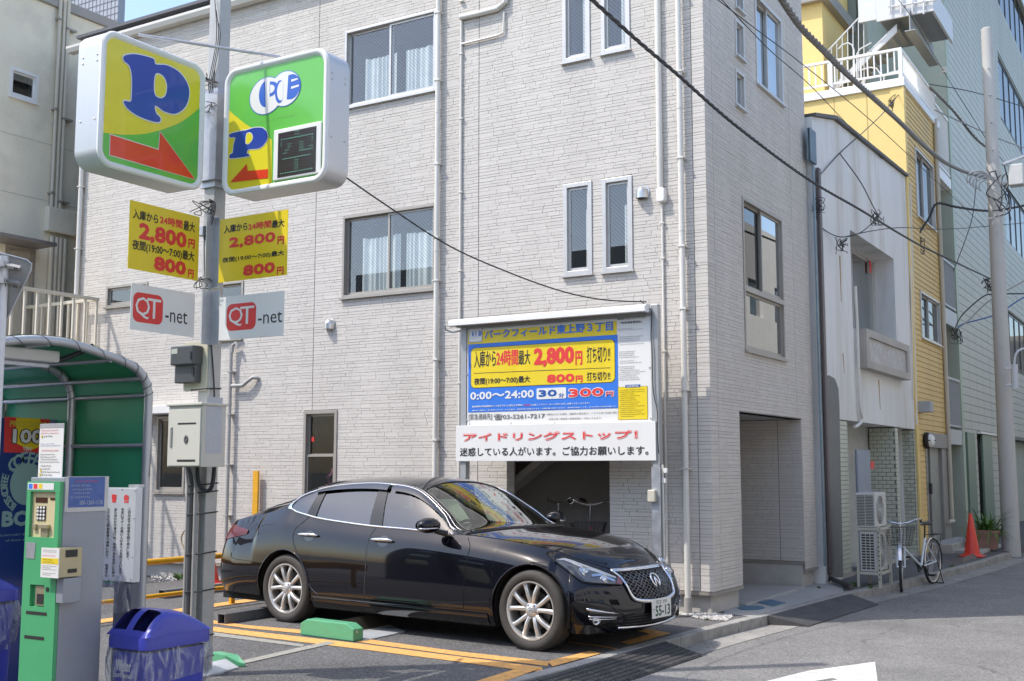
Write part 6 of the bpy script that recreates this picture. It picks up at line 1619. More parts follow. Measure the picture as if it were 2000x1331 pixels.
mb = MB(); p0 = onp(1612, 1127, 2, .06); p1 = onp(1663, 1146, 2, .05); mb.tube([p0, p1], .035, 10); mb.build('drain_hose', mat('dark_hose', (.06, .055, .055), .5), gp, smooth=True)
pa = onp(1610, 1134, 2, .0); mb = MB(); mb.lathe([(0, .005), (.14, .005), (.16, .06), (.15, .06), (.13, .02), (0, .02)], (pa.x, pa.y, 0), n=20); mb.build('plant_saucer', mat('terracotta', (.50, .17, .08), .7, var=.1), None, smooth=True, label='round terracotta saucer lying at the end of the entrance pad', cat='saucer')
tuft(onp(1632, 1130, 2, 0).x, onp(1632, 1130, 2, 0).y, 0, .10, 'tiny weed beside the dark drain hose'); tuft(onp(1668, 1146, 2, 0).x, onp(1668, 1146, 2, 0).y, 0, .09, 'grass tuft growing at the end of the drain hose', 40)
# ------------------------------------------------------------------ air conditioner stand
ac = thing('unit_stand', 'beige slotted steel stand holding two outdoor air conditioner units', 'stand', (-4.0, 15.9, 0))
M_ang = mat('beige_slotted_steel', (.52, .51, .43), .45, .1, var=.05)
M_acw = mat('unit_casing', (.55, .55, .52), .45, var=.03, stain=(.35, .34, .3), samt=.2)
YC = 15.45; FA = Frame(1, YC); q = lambda px, py: FA.uv(px, py)
xr = q(1720, 1100)[0]; xl = q(1673, 1100)[0]; zt = q(1718, 1037)[1]; zl_ = q(1718, 1124)[1]; YD = YC + .62
for x_ in (xl, xr - .035):
 for y_ in (YC, YD - .035):
  mb = MB(); mb.box(x_, x_ + .035, y_, y_ + .004, .0, zt + .06); mb.box(x_ + (.031 if x_ == xr - .035 else 0), x_ + (.035 if x_ == xr - .035 else .004), y_ + .004, y_ + .035, .0, zt + .06); mb.build('post', M_ang, ac)
for z_ in (zt, zl_):
 for a_ in ((xl, xr, YC - .002, YC + .002), (xl, xr, YD - .03, YD - .026), (xl, xl + .03, YC + .004, YD - .03), (xr - .03, xr, YC + .004, YD - .03)):
  mb = MB(); mb.box(*a_, z_, z_ + .035); mb.build('rail', M_ang, ac)
slots = MB()
for z_ in np.arange(.1, zt, .06): slots.box(xr - .024, xr - .012, YC - .0035, YC - .0025, z_, z_ + .025)
slots.build('slot', M_ink, ac, kind='stuff')
def acunit(x0, x1, y0, y1, z0, z1, label, kind):
 t = thing('outdoor_unit', label, 'air conditioner', ((x0 + x1) / 2, (y0 + y1) / 2, z0), 'outdoor units on the stand')
 mb = MB(); mb.box(x0, x1, y0, y1, z0, z1); mb.build('casing', M_acw, t, bevel=.008)
 F1 = Frame(1, y0); w_ = x1 - x0; h_ = z1 - z0
 dk = mat('unit_dark', (.05, .05, .052), .6)
 mb = MB(); lv = MB()
 if kind == 0:
  for i in range(20):
   z_ = z0 + h_ * (.06 + .88 * i / 20)
   for s_ in ((.06, .46), (.5, .9)): F1.box(lv, x0 + w_ * s_[0], x0 + w_ * s_[1], z_, z_ + h_ * .022, .0005, .003)
 else:
  for i in range(13):
   for j in range(3):
    F1.box(lv, x0 + w_ * (.12 + .26 * j), x0 + w_ * (.33 + .26 * j), z0 + h_ * (.06 + .068 * i), z0 + h_ * (.105 + .068 * i), .0005, .003)
 lv.build('louvre', dk, t, kind='stuff')
 F0 = Frame(0, x1); cy, cz = (y0 + y1) / 2 - .05, (z0 + z1) / 2; R_ = min(y1 - y0, h_) * .42
 mb = MB(); F0.poly(mb, ell(cy, cz, R_, R_), .001); mb.build('fan_opening', dk, t)
 mb = MB()
 for k_ in range(7):
  r_ = R_ * (k_ + 1) / 7; mb.tube([F0.pt(u, v, .006) for u, v in ell(cy, cz, r_, r_, n=20)] + [F0.pt(cy + r_, cz, .006)], .003, 4)
 for k_ in range(8):
  g = k_ * math.pi / 4; mb.tube([F0.pt(cy, cz, .007), F0.pt(cy + R_ * math.cos(g), cz + R_ * math.sin(g), .007)], .003, 4)
 mb.build('fan_guard', M_acw, t)
a = q(1677, 1118); b = q(1712, 1050)
acunit(xl + .045, xr - .05, YC + .02, YC + .60, zl_ + .038, zt - .01, 'lower outdoor unit inside the beige stand', 1)
b = q(1700, 963)
acunit(xl + .01, q(1699, 1000)[0] + .07, YC + .01, YC + .60, zt + .038, b[1], 'upper outdoor unit on top of the beige stand', 0)
# ------------------------------------------------------------------ bicycles
def bicycle(label, P0, P1, frame_m, steer=0.0, basket=True, group=None, hup=0.0):
 """P0 front wheel contact, P1 rear wheel contact; built in a local frame (x forward from the rear hub)"""
 P0 = Vector(P0); P1 = Vector(P1); d = (P0 - P1); Lw = d.length; d.normalize()
 t = thing('bicycle', label, 'bicycle', P1, group)
 M_ = Matrix.Translation(P1) @ Matrix(((d.x, -d.y, 0, 0), (d.y, d.x, 0, 0), (0, 0, 1, 0), (0, 0, 0, 1)))
 R = .325; wb = Lw
 def part(mb, nm, m, **k): return mb.build(nm, m, t, **k)
 M_chr = mat('bike_chrome', (.62, .62, .63), .22, .9); M_tyre = mat('bike_tyre', (.03, .03, .03), .7)
 hx = wb - .20; hz = .72
 ht = Vector((hx - .03, 0, .80)); hb = Vector((hx + .03, 0, .60)); bb = Vector((.44, 0, .28)); st = Vector((.27, 0, .64)); rh = Vector((0, 0, R))
 f = MB(M_); f.tube([ht, hb], .019, 10); f.tube([hb + Vector((0, 0, .02)), bb], .018, 10); f.tube([bb, st + (st - bb) * .12], .017, 10)
 for s_ in (-.055, .055): f.tube([bb + Vector((0, s_ * .5, 0)), rh + Vector((0, s_, 0))], .010, 8); f.tube([st + Vector((0, s_ * .3, -.05)), rh + Vector((0, s_, 0))], .009, 8)
 part(f, 'frame', frame_m, smooth=True)
 # steered front end
 piv = Vector((hx, 0, .6)); S_ = M_ @ Matrix.Translation(piv) @ Matrix.Rotation(steer, 4, 'Z') @ Matrix.Translation(-piv)
 fk_ = MB(S_)
 for s_ in (-.05, .05): fk_.tube([hb + Vector((0, s_, -.0)), hb + Vector((.03, s_, -.06)), Vector((wb - .03, s_, R + .12)), Vector((wb, s_, R))], .011, 8)
 sm_ = MB(S_); sm_.tube([ht, ht + Vector((-.015, 0, .12 + hup))], .013, 8); part(sm_, 'stem', M_chr, smooth=True); part(fk_, 'fork', frame_m, smooth=True)
 hbz = ht + Vector((-.015, 0, .12 + hup))
 h = MB(S_); pts = [(-.20, .27, -.0), (-.10, .27, .03), (-.02, .22, .04), (.03, .12, .0), (.02, 0, -.02), (.03, -.12, .0), (-.02, -.22, .04), (-.10, -.27, .03), (-.20, -.27, .0)]
 h.tube([hbz + Vector(p) for p in crom(pts, 4)], .011, 8); hd = part(h, 'handlebar', M_chr if frame_m is not None and basket else M_chr, smooth=True)
 for s_ in (-1, 1):
  g = MB(S_); g.tube([hbz + Vector((-.20, s_ * .27, 0)), hbz + Vector((-.10, s_ * .27, .03))], .017, 8); g.build('grip', M_black, hd, smooth=True)
  g = MB(S_); g.tube([hbz + Vector((-.03, s_ * .20, .02)), hbz + Vector((-.02, s_ * .24, -.01)), hbz + Vector((-.12, s_ * .29, -.03))], .006, 6); g.build('brake_lever', M_chr, hd)
 for nm, cx_, Mm in (('front', wb, S_), ('rear', 0, M_)):
  c = Vector((cx_, 0, R)); tw = MB(Mm); pr_ = [(R - .028, -.014), (R - .008, -.018), (R, -.008), (R, .008), (R - .008, .018), (R - .028, .014)]
  tw.lathe(pr_ + [pr_[0]], c, (0, 1, 0), 36); w = part(tw, 'wheel', M_tyre, smooth=True)
  r_ = MB(Mm); r_.lathe([(R - .042, -.010), (R - .029, -.014), (R - .029, .014), (R - .042, .010), (R - .042, -.010)], c, (0, 1, 0), 36); r_.build('rim', M_chr, w, smooth=True)
  s2 = MB(Mm)
  for k_ in range(28):
   g = 2 * math.pi * k_ / 28; s_ = .025 if k_ % 2 else -.025
   s2.tube([c + Vector((.02 * math.cos(g + .6), s_, .02 * math.sin(g + .6))), c + Vector(((R - .04) * math.cos(g), 0, (R - .04) * math.sin(g)))], .0012, 3, cap=False)
  s2.tube([c + Vector((0, -.045, 0)), c + Vector((0, .045, 0))], .018, 10); s2.build('spokes', M_chr, w)
  md = MB(Mm); a0, a1 = (20, 150) if nm == 'front' else (-10, 190)
  P = []
  for i in range(21):
   g = math.radians(a0 + (a1 - a0) * i / 20); P.append([tuple(c + Vector(((R + .02 + dz) * math.cos(g), y_, (R + .02 + dz) * math.sin(g)))) for y_, dz in ((-.026, -.014), (-.018, 0), (.018, 0), (.026, -.014))])
  md.grid(P); part(md, 'mudguard', M_chr if frame_m.name != 'bike_black' else M_black, smooth=True)
 cr_ = MB(M_); cr_.tube([bb + Vector((0, -.04, 0)), bb + Vector((0, .04, 0))], .018, 8); cr_.lathe([(.0, -.03), (.085, -.03), (.085, -.026), (0, -.026)], bb, (0, 1, 0), 24)
 for s_, g in ((-1, .9), (1, .9 + math.pi)): e_ = bb + Vector((.16 * math.cos(g), s_ * .07, .16 * math.sin(g))); cr_.tube([bb + Vector((0, s_ * .055, 0)), e_], .009, 6); cr_.box(e_.x - .045, e_.x + .045, min(e_.y, e_.y + s_ * .09), max(e_.y, e_.y + s_ * .09), e_.z - .012, e_.z + .012)
 part(cr_, 'crankset', M_black)
 cg = MB(M_); P = []
 cg.tube([bb + Vector((0, -.045, .075)), rh + Vector((0, -.055, .045)), rh + Vector((-.04, -.055, 0)), rh + Vector((0, -.055, -.04)), bb + Vector((0, -.045, -.08))], .010, 6); part(cg, 'chain_guard', M_black)
 sd = MB(M_); sc_ = st + Vector((-.03, 0, .20)); sd.tube([st, sc_], .012, 8);
 Pp = []
 for i in range(9):
  x_ = .13 - .26 * i / 8; w_ = .018 + .062 * (i / 8) ** 1.1 if i < 8 else .05
  Pp.append([tuple(sc_ + Vector((x_, w_ * math.cos(g), .025 + .028 * math.sin(g) * (1 if math.sin(g) > 0 else .8)))) for g in np.linspace(0, 2 * math.pi, 11)])
 sd.grid(Pp); sd.add([p for p in Pp[0][:-1]], [tuple(range(10))]); sd.add([p for p in Pp[-1][:-1]], [tuple(range(10))[::-1]]); part(sd, 'saddle', M_black, smooth=True)
 rk = MB(M_)
 for s_ in (-.055, .055): rk.tube([(.10, s_, .70), (-.32, s_, .70)], .006, 6); rk.tube([(-.25, s_, .70), (-.02, s_ * 1.2, R)], .005, 6)
 for k_ in range(4): rk.tube([(.05 - .1 * k_, -.055, .70), (.05 - .1 * k_, .055, .70)], .005, 6)
 part(rk, 'rear_rack', M_black if frame_m.name != 'bike_red' else M_chr)
 sdn = MB(M_);
 for s_ in (-.11, .11): sdn.tube([(.0, s_ * .6, R), (-.10, s_, .015)], .007, 6)
 sdn.tube([(-.10, -.12, .012), (-.10, .12, .012)], .007, 6); part(sdn, 'kickstand', M_chr if frame_m.name == 'bike_red' else M_black)
 if basket:
  bk = MB(S_); x0_, x1_ = hx + .03, hx + .33; z0_, z1_ = .62 + .0, .86
  def lv(z): k_ = (z - z0_) / (z1_ - z0_); return (x0_ + .03 * (1 - k_), x1_ - .05 * (1 - k_), .14 + .06 * k_)
  for i in range(8):
   z = z0_ + (z1_ - z0_) * i / 7; a_, b_, c_ = lv(z); bk.tube([(a_, -c_, z), (b_, -c_, z), (b_, c_, z), (a_, c_, z), (a_, -c_, z)], .0028 if i < 7 else .005, 4)
  a0_, b0_, c0_ = lv(z0_); a1_, b1_, c1_ = lv(z1_)
  for i in range(9):
   t_ = i / 8
   for (p, q_) in (((a0_ + (b0_ - a0_) * t_, -c0_), (a1_ + (b1_ - a1_) * t_, -c1_)), ((a0_ + (b0_ - a0_) * t_, c0_), (a1_ + (b1_ - a1_) * t_, c1_)), ((a0_, -c0_ + 2 * c0_ * t_), (a1_, -c1_ + 2 * c1_ * t_)), ((b0_, -c0_ + 2 * c0_ * t_), (b1_, -c1_ + 2 * c1_ * t_))):
    bk.tube([(p[0], p[1], z0_), (q_[0], q_[1], z1_)], .0022, 4)
   bk.tube([(a0_ + (b0_ - a0_) * t_, -c0_, z0_), (a0_ + (b0_ - a0_) * t_, c0_, z0_)], .0022, 4)
  part(bk, 'basket', mat('basket_wire', (.09, .085, .08), .4, .5))
 lt = MB(S_); lt.sphere(hb + Vector((.06, .0, .03)), .03, 6); part(lt, 'headlamp', M_chr, smooth=True)
 return t
bw = onp(1751, 1156, 2, ZR); br = onp(1806, 1140, 2, ZR)
bicycle('white city bicycle with wire basket parked beside the outdoor units', (bw.x, bw.y, ZR), (br.x + .12, br.y - .0, ZR), mat('bike_white', (.62, .68, .72), .3, coat=.4), steer=math.radians(20), basket=True)
bicycle('red bicycle with chrome handlebar inside the dark open bay', (-6.30, YA + .32, 0.06), (-6.42, YA + 1.42, 0.06), mat('bike_red', (.55, .03, .04), .3, coat=.4), steer=.25, basket=True, hup=.16)
bicycle('black bicycle with dark handlebar inside the dark open bay', (-6.84, YA + .40, 0.06), (-6.78, YA + 1.5, 0.06), mat('bike_black', (.02, .02, .02), .35), steer=-.3, basket=False, hup=.18)
# ------------------------------------------------------------------ yellow clapboard building
yb = thing('yellow_building', 'narrow yellow clapboard building with a railed roof terrace', 'building', (XW - 2, 23, 0))
Y0 = yB + .03; Y1 = qw(1843, 700)[0]
M_yw = mat('yellow_cladding', (.68, .48, .18), .6, var=.05, stain=(.46, .34, .17), samt=.45, sscale=1.8, stretch=5)
M_yws = mat('yellow_panel_wall', (.76, .56, .21), .65, var=.03)
ZT = Wf.uv(1774, 185)[1]
w1 = (qw(1786.5, 350)[0], qw(1791, 424)[1], qw(1822, 380)[0], qw(1786.5, 290)[1]); w2 = (qw(1795.5, 600)[0], qw(1799, 661)[1], qw(1834, 640)[0], qw(1795.5, 569)[1])
dw = (qw(1808, 950)[0], -1, Y1 + 1, qw(1808, 845)[1])
hy = [fix(w1), fix(w2), dw]
backing(Wf, Y0, Y1, -.1, ZT, hy, -.2, -.001, 'wall', M_yw, yb)
bh = .098; z_ = .02; idx = 0
while z_ < ZT - .02:
 spans = [(Y0, Y1)]; zm = z_ + bh / 2
 for h in hy:
  if h[1] < zm < h[3]:
   ns = []
   for s0, s1 in spans:
    if h[2] <= s0 or h[0] >= s1: ns.append((s0, s1)); continue
    if h[0] > s0 + .02: ns.append((s0, h[0]))
    if h[2] < s1 - .02: ns.append((h[2], s1))
   spans = ns
 for s0, s1 in spans:
  mb = MB(); zt_ = min(z_ + bh - .006, ZT)
  mb.add([Wf.pt(s0, z_, 0), Wf.pt(s1, z_, 0), Wf.pt(s1, zt_, 0), Wf.pt(s0, zt_, 0), Wf.pt(s0, z_, .020), Wf.pt(s1, z_, .020), Wf.pt(s1, zt_, .010), Wf.pt(s0, zt_, .010)],
    [(0, 3, 2, 1), (4, 5, 6, 7), (0, 1, 5, 4), (1, 2, 6, 5), (2, 3, 7, 6), (3, 0, 4, 7)])
  mb.build('clapboard', M_yw, yb)
 z_ += bh
mb = MB(); Wf.box(mb, Y0 - .03, Y0 + .13, 0, ZT, .001, .035); mb.build('corner_board', M_yws, yb, bevel=.004)
window(Wf, fix(w1), 'slide', M_silverframe, gl=M_glassd, curtain=0, parent=yb, proud=.04, wallt=.2, room=(.07, .07, .07)); window(Wf, fix(w2), 'slide', M_silverframe, gl=M_glassd, curtain=0, parent=yb, proud=.04, wallt=.2, room=(.08, .08, .08))
# side wall over the white house, with panel joints
xs = onp(1575, 200, 1, Y0).x - .6
mb = MB(); mb.box(xs - 4, XW - .21, Y0 + .0, Y0 + .2, 0, ZT); mb.build('side_wall', M_yws, yb)
mb = MB(); mb.box(XW - .21, XW - .0, Y0 - .02, Y0 - .001, 0, ZT); mb.box(xs - 4, XW - .2, Y0 + .2, Y1, ZT - .1, ZT - .0); mb.build('side_wall', M_yws, yb)
mb = MB()
for pxj in (1630, 1694, 1759): x_ = onp(pxj, 230, 1, Y0).x; mb.box(x_ - .008, x_ + .008, Y0 - .004, Y0 - .0005, 6, ZT - .02)
mb.build('panel_joint', mat('yellow_joint', (.45, .33, .13), .7), yb)
zc0 = onp(1765, 178, 1, Y0).z; zc1 = onp(1765, 168, 1, Y0).z
mb = MB(); mb.box(xs - 4, XW + .06, Y0 - .05, Y0 + .22, ZT + .002, ZT + .16); mb.box(XW - .16, XW + .06, Y0 + .22, Y1 + .3, ZT + .002, ZT + .16); mb.build('parapet_cap', M_white, yb, bevel=.01)
# terrace railing
rt = thing('terrace_railing', 'white picket railing round the yellow roof terrace', 'railing', (XW, Y0, ZT + .16))
zr_t = onp(1765, 92, 1, Y0).z; zb_ = ZT + .16 + .10
mb = MB(); mb.box(xs - 2, XW + .02, Y0 - .02, Y0 + .03, zr_t - .05, zr_t); mb.box(xs - 2, XW + .02, Y0 - .01, Y0 + .02, zb_, zb_ + .04); mb.box(XW - .03, XW + .02, Y0 + .03, Y1 + .3, zr_t - .05, zr_t); mb.box(XW - .02, XW + .01, Y0 + .03, Y1 + .3, zb_, zb_ + .04); mb.build('rail', M_white, rt, bevel=.004)
pk_ = None
def picket(x, y, w=.012, nm='picket'):
 global pk_
 if nm == 'picket' and pk_ is not None: o = pk_.copy(); COL.objects.link(o); o.location = (x, y, 0); return
 m_ = MB(); m_.box(-w, w, -w, w, zb_ + .0401 if nm == 'picket' else ZT + .161, zr_t - .0501); o = m_.build(nm, M_white, rt); o.location = (x, y, 0)
 if nm == 'picket': pk_ = o
x_ = XW - .12
while x_ > xs - 1: picket(x_, Y0 + .005); x_ -= .125
y_ = Y0 + .12
while y_ < Y1 + .2: picket(XW - .005, y_); y_ += .115
picket(XW - .01, Y0 + .005, .035, 'rail_post'); picket(onp(1623, 150, 1, Y0).x, Y0 + .005, .03, 'rail_post')
# set back yellow storey
mb = MB(); x_ = onp(1608, 100, 1, Y0 + .9).x; mb.box(x_ - 4, x_, Y0 + .9, Y1, ZT, ZT + 6); mb.build('upper_storey', M_yws, yb)
mb = MB(); mb.box(x_ - 4, x_ + .15, Y0 + .75, Y1, ZT + 2.35, ZT + 2.6); mb.build('upper_roof_edge', mat('taupe_metal', (.30, .28, .25), .5), yb)
# doorway
mb = MB(); zd = dw[3]; yd0, yd1 = dw[0], Y1 - .02
Wf.box(mb, yd0, yd0 + .10, 0, zd, -.05, .03); Wf.box(mb, yd0 + .1, yd1, zd - .28, zd, -.05, .05); Wf.box(mb, qw(1850, 950)[0] - .5, yd1, 0, zd - .28, -.05, .02); mb.build('door_surround', mat('taupe_grey', (.26, .25, .23), .5), yb, bevel=.005)
mb = MB(); ydm = qw(1823, 950)[0]; Wf.box(mb, yd0 + .1, ydm, .1, zd - .28, -.10, -.06); mb.build('door', mat('dark_door', (.06, .055, .05), .4), yb)
mb = MB(); Wf.box(mb, yd0 + .16, yd0 + .20, .75, 1.35, -.06, -.0); mb.build('door_handle', M_steel, yb, bevel=.01)
mb = MB(); Wf.box(mb, ydm, yd1 - .3, .1, zd - .28, -.10, -.04); mb.build('door_leaf', mat('grey_green_leaf', (.28, .28, .25), .45), yb)
st1 = onp(1840, 1090, 2, .1)
mb = MB(); mb.box(XW, XW + .42, yd0 + .05, Y1 + .3, -.05, .17); mb.build('step', M_concrete, yb, bevel=.02); mb = MB(); mb.box(XW, XW + .9, yd0 + .2, Y1 + .2, -.1, .06); mb.build('step', M_concrete, yb, bevel=.02)
pipe_u = Frame(0, XW + .06)
mb = MB(); a = pipe_u.uv(1846, 700)[0]; mb.tube([pipe_u.pt(a, .55, 0), pipe_u.pt(a, ZT + .1, 0)], .045, 10); mb.tube([pipe_u.pt(a - .4, .5, 0), pipe_u.pt(a + .12, .5, 0)], .045, 10); mb.build('drain_pipe', mat('beige_pipe', (.50, .45, .36), .5), yb, smooth=True)
# round bulkhead lamp
lp = thing('bulkhead_lamp', 'round black and white bulkhead lamp beside the yellow building door', 'lamp', Wf.pt(qw(1806, 862)[0], qw(1806, 862)[1], .1))
c_ = Wf.pt(qw(1803, 861)[0], qw(1803, 861)[1], .03)
mb = MB(); mb.lathe([(0, 0), (.13, 0), (.15, .03), (.15, .07), (.13, .09)], c_, (1, 0, 0), 20); mb.build('lamp_body', M_black, lp, smooth=True)
mb = MB(); mb.lathe([(.128, .085), (.11, .14), (.06, .17), (0, .18)], c_, (1, 0, 0), 20); mb.build('diffuser', M_whitep, lp, smooth=True)
mb = MB(); mb.tube([c_ + Vector((.1, -.14, 0)), c_ + Vector((.185, 0, 0)), c_ + Vector((.1, .14, 0))], .01, 6); mb.build('guard_bar', M_black, lp)
a = qw(1811, 955); mb = MB(); Wf.box(mb, a[0] - .04, a[0] + .04, a[1] - .1, a[1] + .1, .036, .09); mb.build('intercom', M_black, yb, bevel=.01)
mt = MB(); p0 = onp(1815, 1110, 2, ZR + .01); p1 = onp(1870, 1113, 2, ZR + .01)
mt.add([(p0.x - .3, p0.y + .1, ZR + .004), (p1.x + .1, p0.y + .0, ZR + .004), (p1.x + .15, p0.y + 1.3, ZR + .004), (XW + .9, p0.y + 1.6, .07), (XW + .9, p0.y + .5, .07)], [(0, 1, 2, 3, 4)]); mt.build('step_mat', mat('brown_rubber', (.13, .10, .085), .8, var=.2), None, label='brown rubber slope mat lying in front of the door step', cat='mat')
# ------------------------------------------------------------------ green tiled office building
gb = thing('green_building', 'tall grey green tiled building with balconies and outside stairs', 'building', (XW - 4, 32, 0))
ZG = onp(1988, 2, 0, XW).z; YE_ = 62
YG0 = Y1 + .35; YG1 = qw(1884, 900)[0]
M_gt = mat('green_tile', (.46, .48, .425), .55, var=.07, scale=.8, stain=(.34, .35, .30), samt=.45, sscale=.6, stretch=5); M_gj = mat('green_tile_joint', (.22, .24, .21), .8)
M_gw = mat('green_grey_render', (.42, .46, .39), .8, var=.04, stain=(.24, .27, .23), samt=.3)
gw = []
s1 = (qw(1948, 110)[0], qw(1950, 222)[1], 46, qw(1948, 107)[1]); s0_ = (qw(1919.5, 60)[0], qw(1921, 180)[1], qw(1930, 190)[0], qw(1919.5, 58)[1])
fh = None
s3 = (qw(1962, 650)[0], qw(1967, 715)[1] , 46, qw(1966, 606)[1])
s2 = (s1[0], (s1[1] + s3[1]) / 2, 46, (s1[3] + s3[3]) / 2)
s4 = (s1[0], s1[1] + (s1[1] - s2[1]), 46, s1[3] + (s1[1] - s2[1]))
g1 = (qw(1910, 920)[0], -1, qw(1928, 920)[0], qw(1912, 848)[1]); g2_ = (qw(1975, 900)[0], -1, 50, qw(1912, 848)[1])
hg = [fix(h) for h in (s1, s0_, s2, s3, s4)] + [g1, g2_]
backing(Wf, YG1, YE_, -.1, ZG, hg, -.3, 0, 'wall', M_gj, gb)
# tiles: 0.6 m long, 0.22 m high panels, joined beyond 300
TW, THt = .95, .185
cnt = 0; st_ = MB(); v = 0.02; proto = None; proto_dim = None
r_ = 0
cand = []
while v + THt < ZG:
 for a_, b_ in [(YG1, YE_)]:
  u = YG1
  while u < YE_ - .01:
   u2 = min(u + TW, YE_); um, vm_ = (u + u2) / 2, v + THt / 2
   hit = [h for h in hg if h[0] < u2 and h[2] > u and h[1] < v + THt * .8 and h[3] > v + THt * .2]
   if not hit: cand.append((u, u2, v))
   else:
    h = hit[0]
    if u < h[0] - .03: cand.append((u, h[0], v))
    if u2 > h[2] + .03: cand.append((h[2], u2, v))
   u = u2
 v += THt
cand.sort(key=lambda c: c[0])
gm = {}
for (a_, b_, c_) in cand:
 w_ = round(b_ - a_ - .012, 3)
 if cnt < 295 and abs(w_ - (TW - .012)) < 1e-3:
  cnt += 1
  if w_ not in gm:
   m_ = MB(); m_.box(0, .012, 0, w_, 0, THt - .014); o = m_.build('facade_tile', M_gt, gb); gm[w_] = o.data
  else: o = bpy.data.objects.new('facade_tile', gm[w_]); COL.objects.link(o); setp(o, gb)
  o.location = (XW, a_ + .006, c_ + .007)
 else: st_.box(XW, XW + .012, a_ + .006, b_ - .006, c_ + .007, c_ + THt - .007)
st_.build('tile_field', M_gt, gb, kind='stuff')
M_dwf = mat('dark_window_frame', (.05, .05, .055), .4, .3)
for h in hg[:5]:
 u = h[0]; k_ = max(1, round((h[2] - h[0]) / 1.1)); ww = (h[2] - h[0]) / k_
 for i in range(min(k_, 16)): window(Wf, (h[0] + ww * i + .001, h[1], h[0] + ww * (i + 1) - .001, h[3]), 'fix', M_dwf, gl=M_glassd, curtain=0, parent=gb, sill=False, fw=.05, proud=-.04, wallt=.3, room=(.10, .11, .12), depth=1.2)
mb = MB(); mb.box(XW - 8, XW - .31, YG1 + 3, YE_, 0, ZG); mb.build('core', M_gw, gb)
mb = MB(); mb.box(XW - 8, XW + .1, YG1 - .05, YE_, ZG, ZG + .15); mb.build('roof_edge', M_gw, gb)
# ground floor columns and canopy line
for px0, px1, m_ in ((1888, 1903, mat('green_mosaic', (.12, .19, .14), .4, var=.1, scale=30)), (1918, 1936, MATS.get('green_mosaic') or None)):
 a_ = qw(px0, 950)[0]; b_ = qw(px1, 950)[0]; mb = MB(); Wf.box(mb, a_, b_, 0, g1[3] - .01, .013, .06); mb.build('mosaic_column', MATS['green_mosaic'], gb)
mb = MB(); Wf.box(mb, g1[0], qw(1960, 860)[0], g1[3], g1[3] + .05, .013, .1); mb.build('awning_rail', M_whitep, gb)
mb = MB(); Wf.box(mb, qw(1872, 950)[0], qw(1886, 950)[0], 0, g1[3] + .3, -.9, -.3); mb.build('dark_doorway', M_darkroom, gb)
mb = MB(); mb.box(XW - 3, XW - 1.0, g1[0] - .2, 52, 0, g1[3] + .3); mb.build('shop_interior', mat('shop_dark', (.10, .09, .08), .8), gb)
# recess behind the balconies and the end wall with outside stair
xr_ = XW - 1.3
mb = MB(); mb.box(xr_ - .1, xr_, YG0 - .3, YG1, 0, ZG); mb.box(xr_, XW - .0, YG1 - .28, YG1 - .001, 0, ZG); mb.box(XW - 9, XW - 1.6, Y1 + .32, Y1 + .5, ZT, ZG); mb.build('recess_wall', M_gw, gb)
mb = MB(); mb.box(XW, XW + .03, YG1 - .26, YG1 - .0, 0, ZG); mb.build('corner_tiles', mat('corner_tile', (.36, .42, .33), .5), gb)
M_balc = mat('balcony_grey', (.42, .44, .46), .45, .2)
def balcony(zr_, zbm, zf0, pxs, label, m_=M_balc):
 t = thing('balcony', label, 'balcony', (XW, YG0, zf0), 'balconies of the green building')
 y0_, y1_ = Y1 + .12, YG1 - .28
 mb = MB(); mb.box(xr_, XW + .02, y0_, y1_, zf0, zbm - .06); mb.build('slab', m_, t)
 mb = MB(); mb.box(XW - .03, XW + .02, y0_, y1_, zr_ - .05, zr_); mb.box(XW - .02, XW + .01, y0_, y1_, zbm, zbm + .04); mb.build('rail', m_, t)
 n_ = int((y1_ - y0_) / .10); pr__ = None
 for i in range(n_ + 1):
  if pr__ is None: m2 = MB(); m2.box(-.009, .009, -.009, .009, zbm + .041, zr_ - .051); pr__ = m2.build('bar', m_, t); pr__.location = (XW - .005, y0_ + .02, 0)
  else: o = pr__.copy(); COL.objects.link(o); o.location = (XW - .005, y0_ + .02 + .1 * i, 0)
balcony(qw(1855, 737)[1], qw(1857, 833)[1], qw(1858, 868)[1], None, 'lowest grey balcony with upright bars on the green building')
balcony(qw(1843, 505)[1], qw(1846, 596)[1], qw(1847, 632)[1], None, 'middle grey balcony with upright bars on the green building')
balcony(qw(1828, 205)[1], qw(1831, 320)[1], qw(1832, 345)[1], None, 'upper white balcony beside the yellow roof terrace', M_white)
# outside stair: platform, beam, stringers, rails
est = thing('outside_stair', 'white steel outside stair and landing above the roof terrace', 'staircase', (XW - 2, Y0 + 1, ZT))
YP = Y0 + .9; a = onp(1712, 43, 1, YP); b = onp(1824, 24, 1, YP)
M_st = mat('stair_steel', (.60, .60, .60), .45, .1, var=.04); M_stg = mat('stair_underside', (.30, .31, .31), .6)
mb = MB(); mb.box(a.x, b.x, YP, YP + .05, a.z, a.z + .55); mb.box(b.x - .05, b.x, YP + .05, YP + 2.0, a.z, a.z + .5); mb.box(a.x - .35, a.x, YP, YP + .05, a.z + .05, a.z + 1.6); mb.build('landing_fascia', M_st, est, bevel=.005)
mb = MB(); mb.box(a.x, b.x - .05, YP + .05, YP + 2.0, a.z + .10, a.z + .16); mb.box(a.x + .55, a.x + .75, YP - .1, YP + 2.2, a.z - .35, a.z - .33); mb.box(a.x + .64, a.x + .66, YP - .1, YP + 2.2, a.z - .33, a.z + .09); mb.build('landing_deck', M_stg, est)
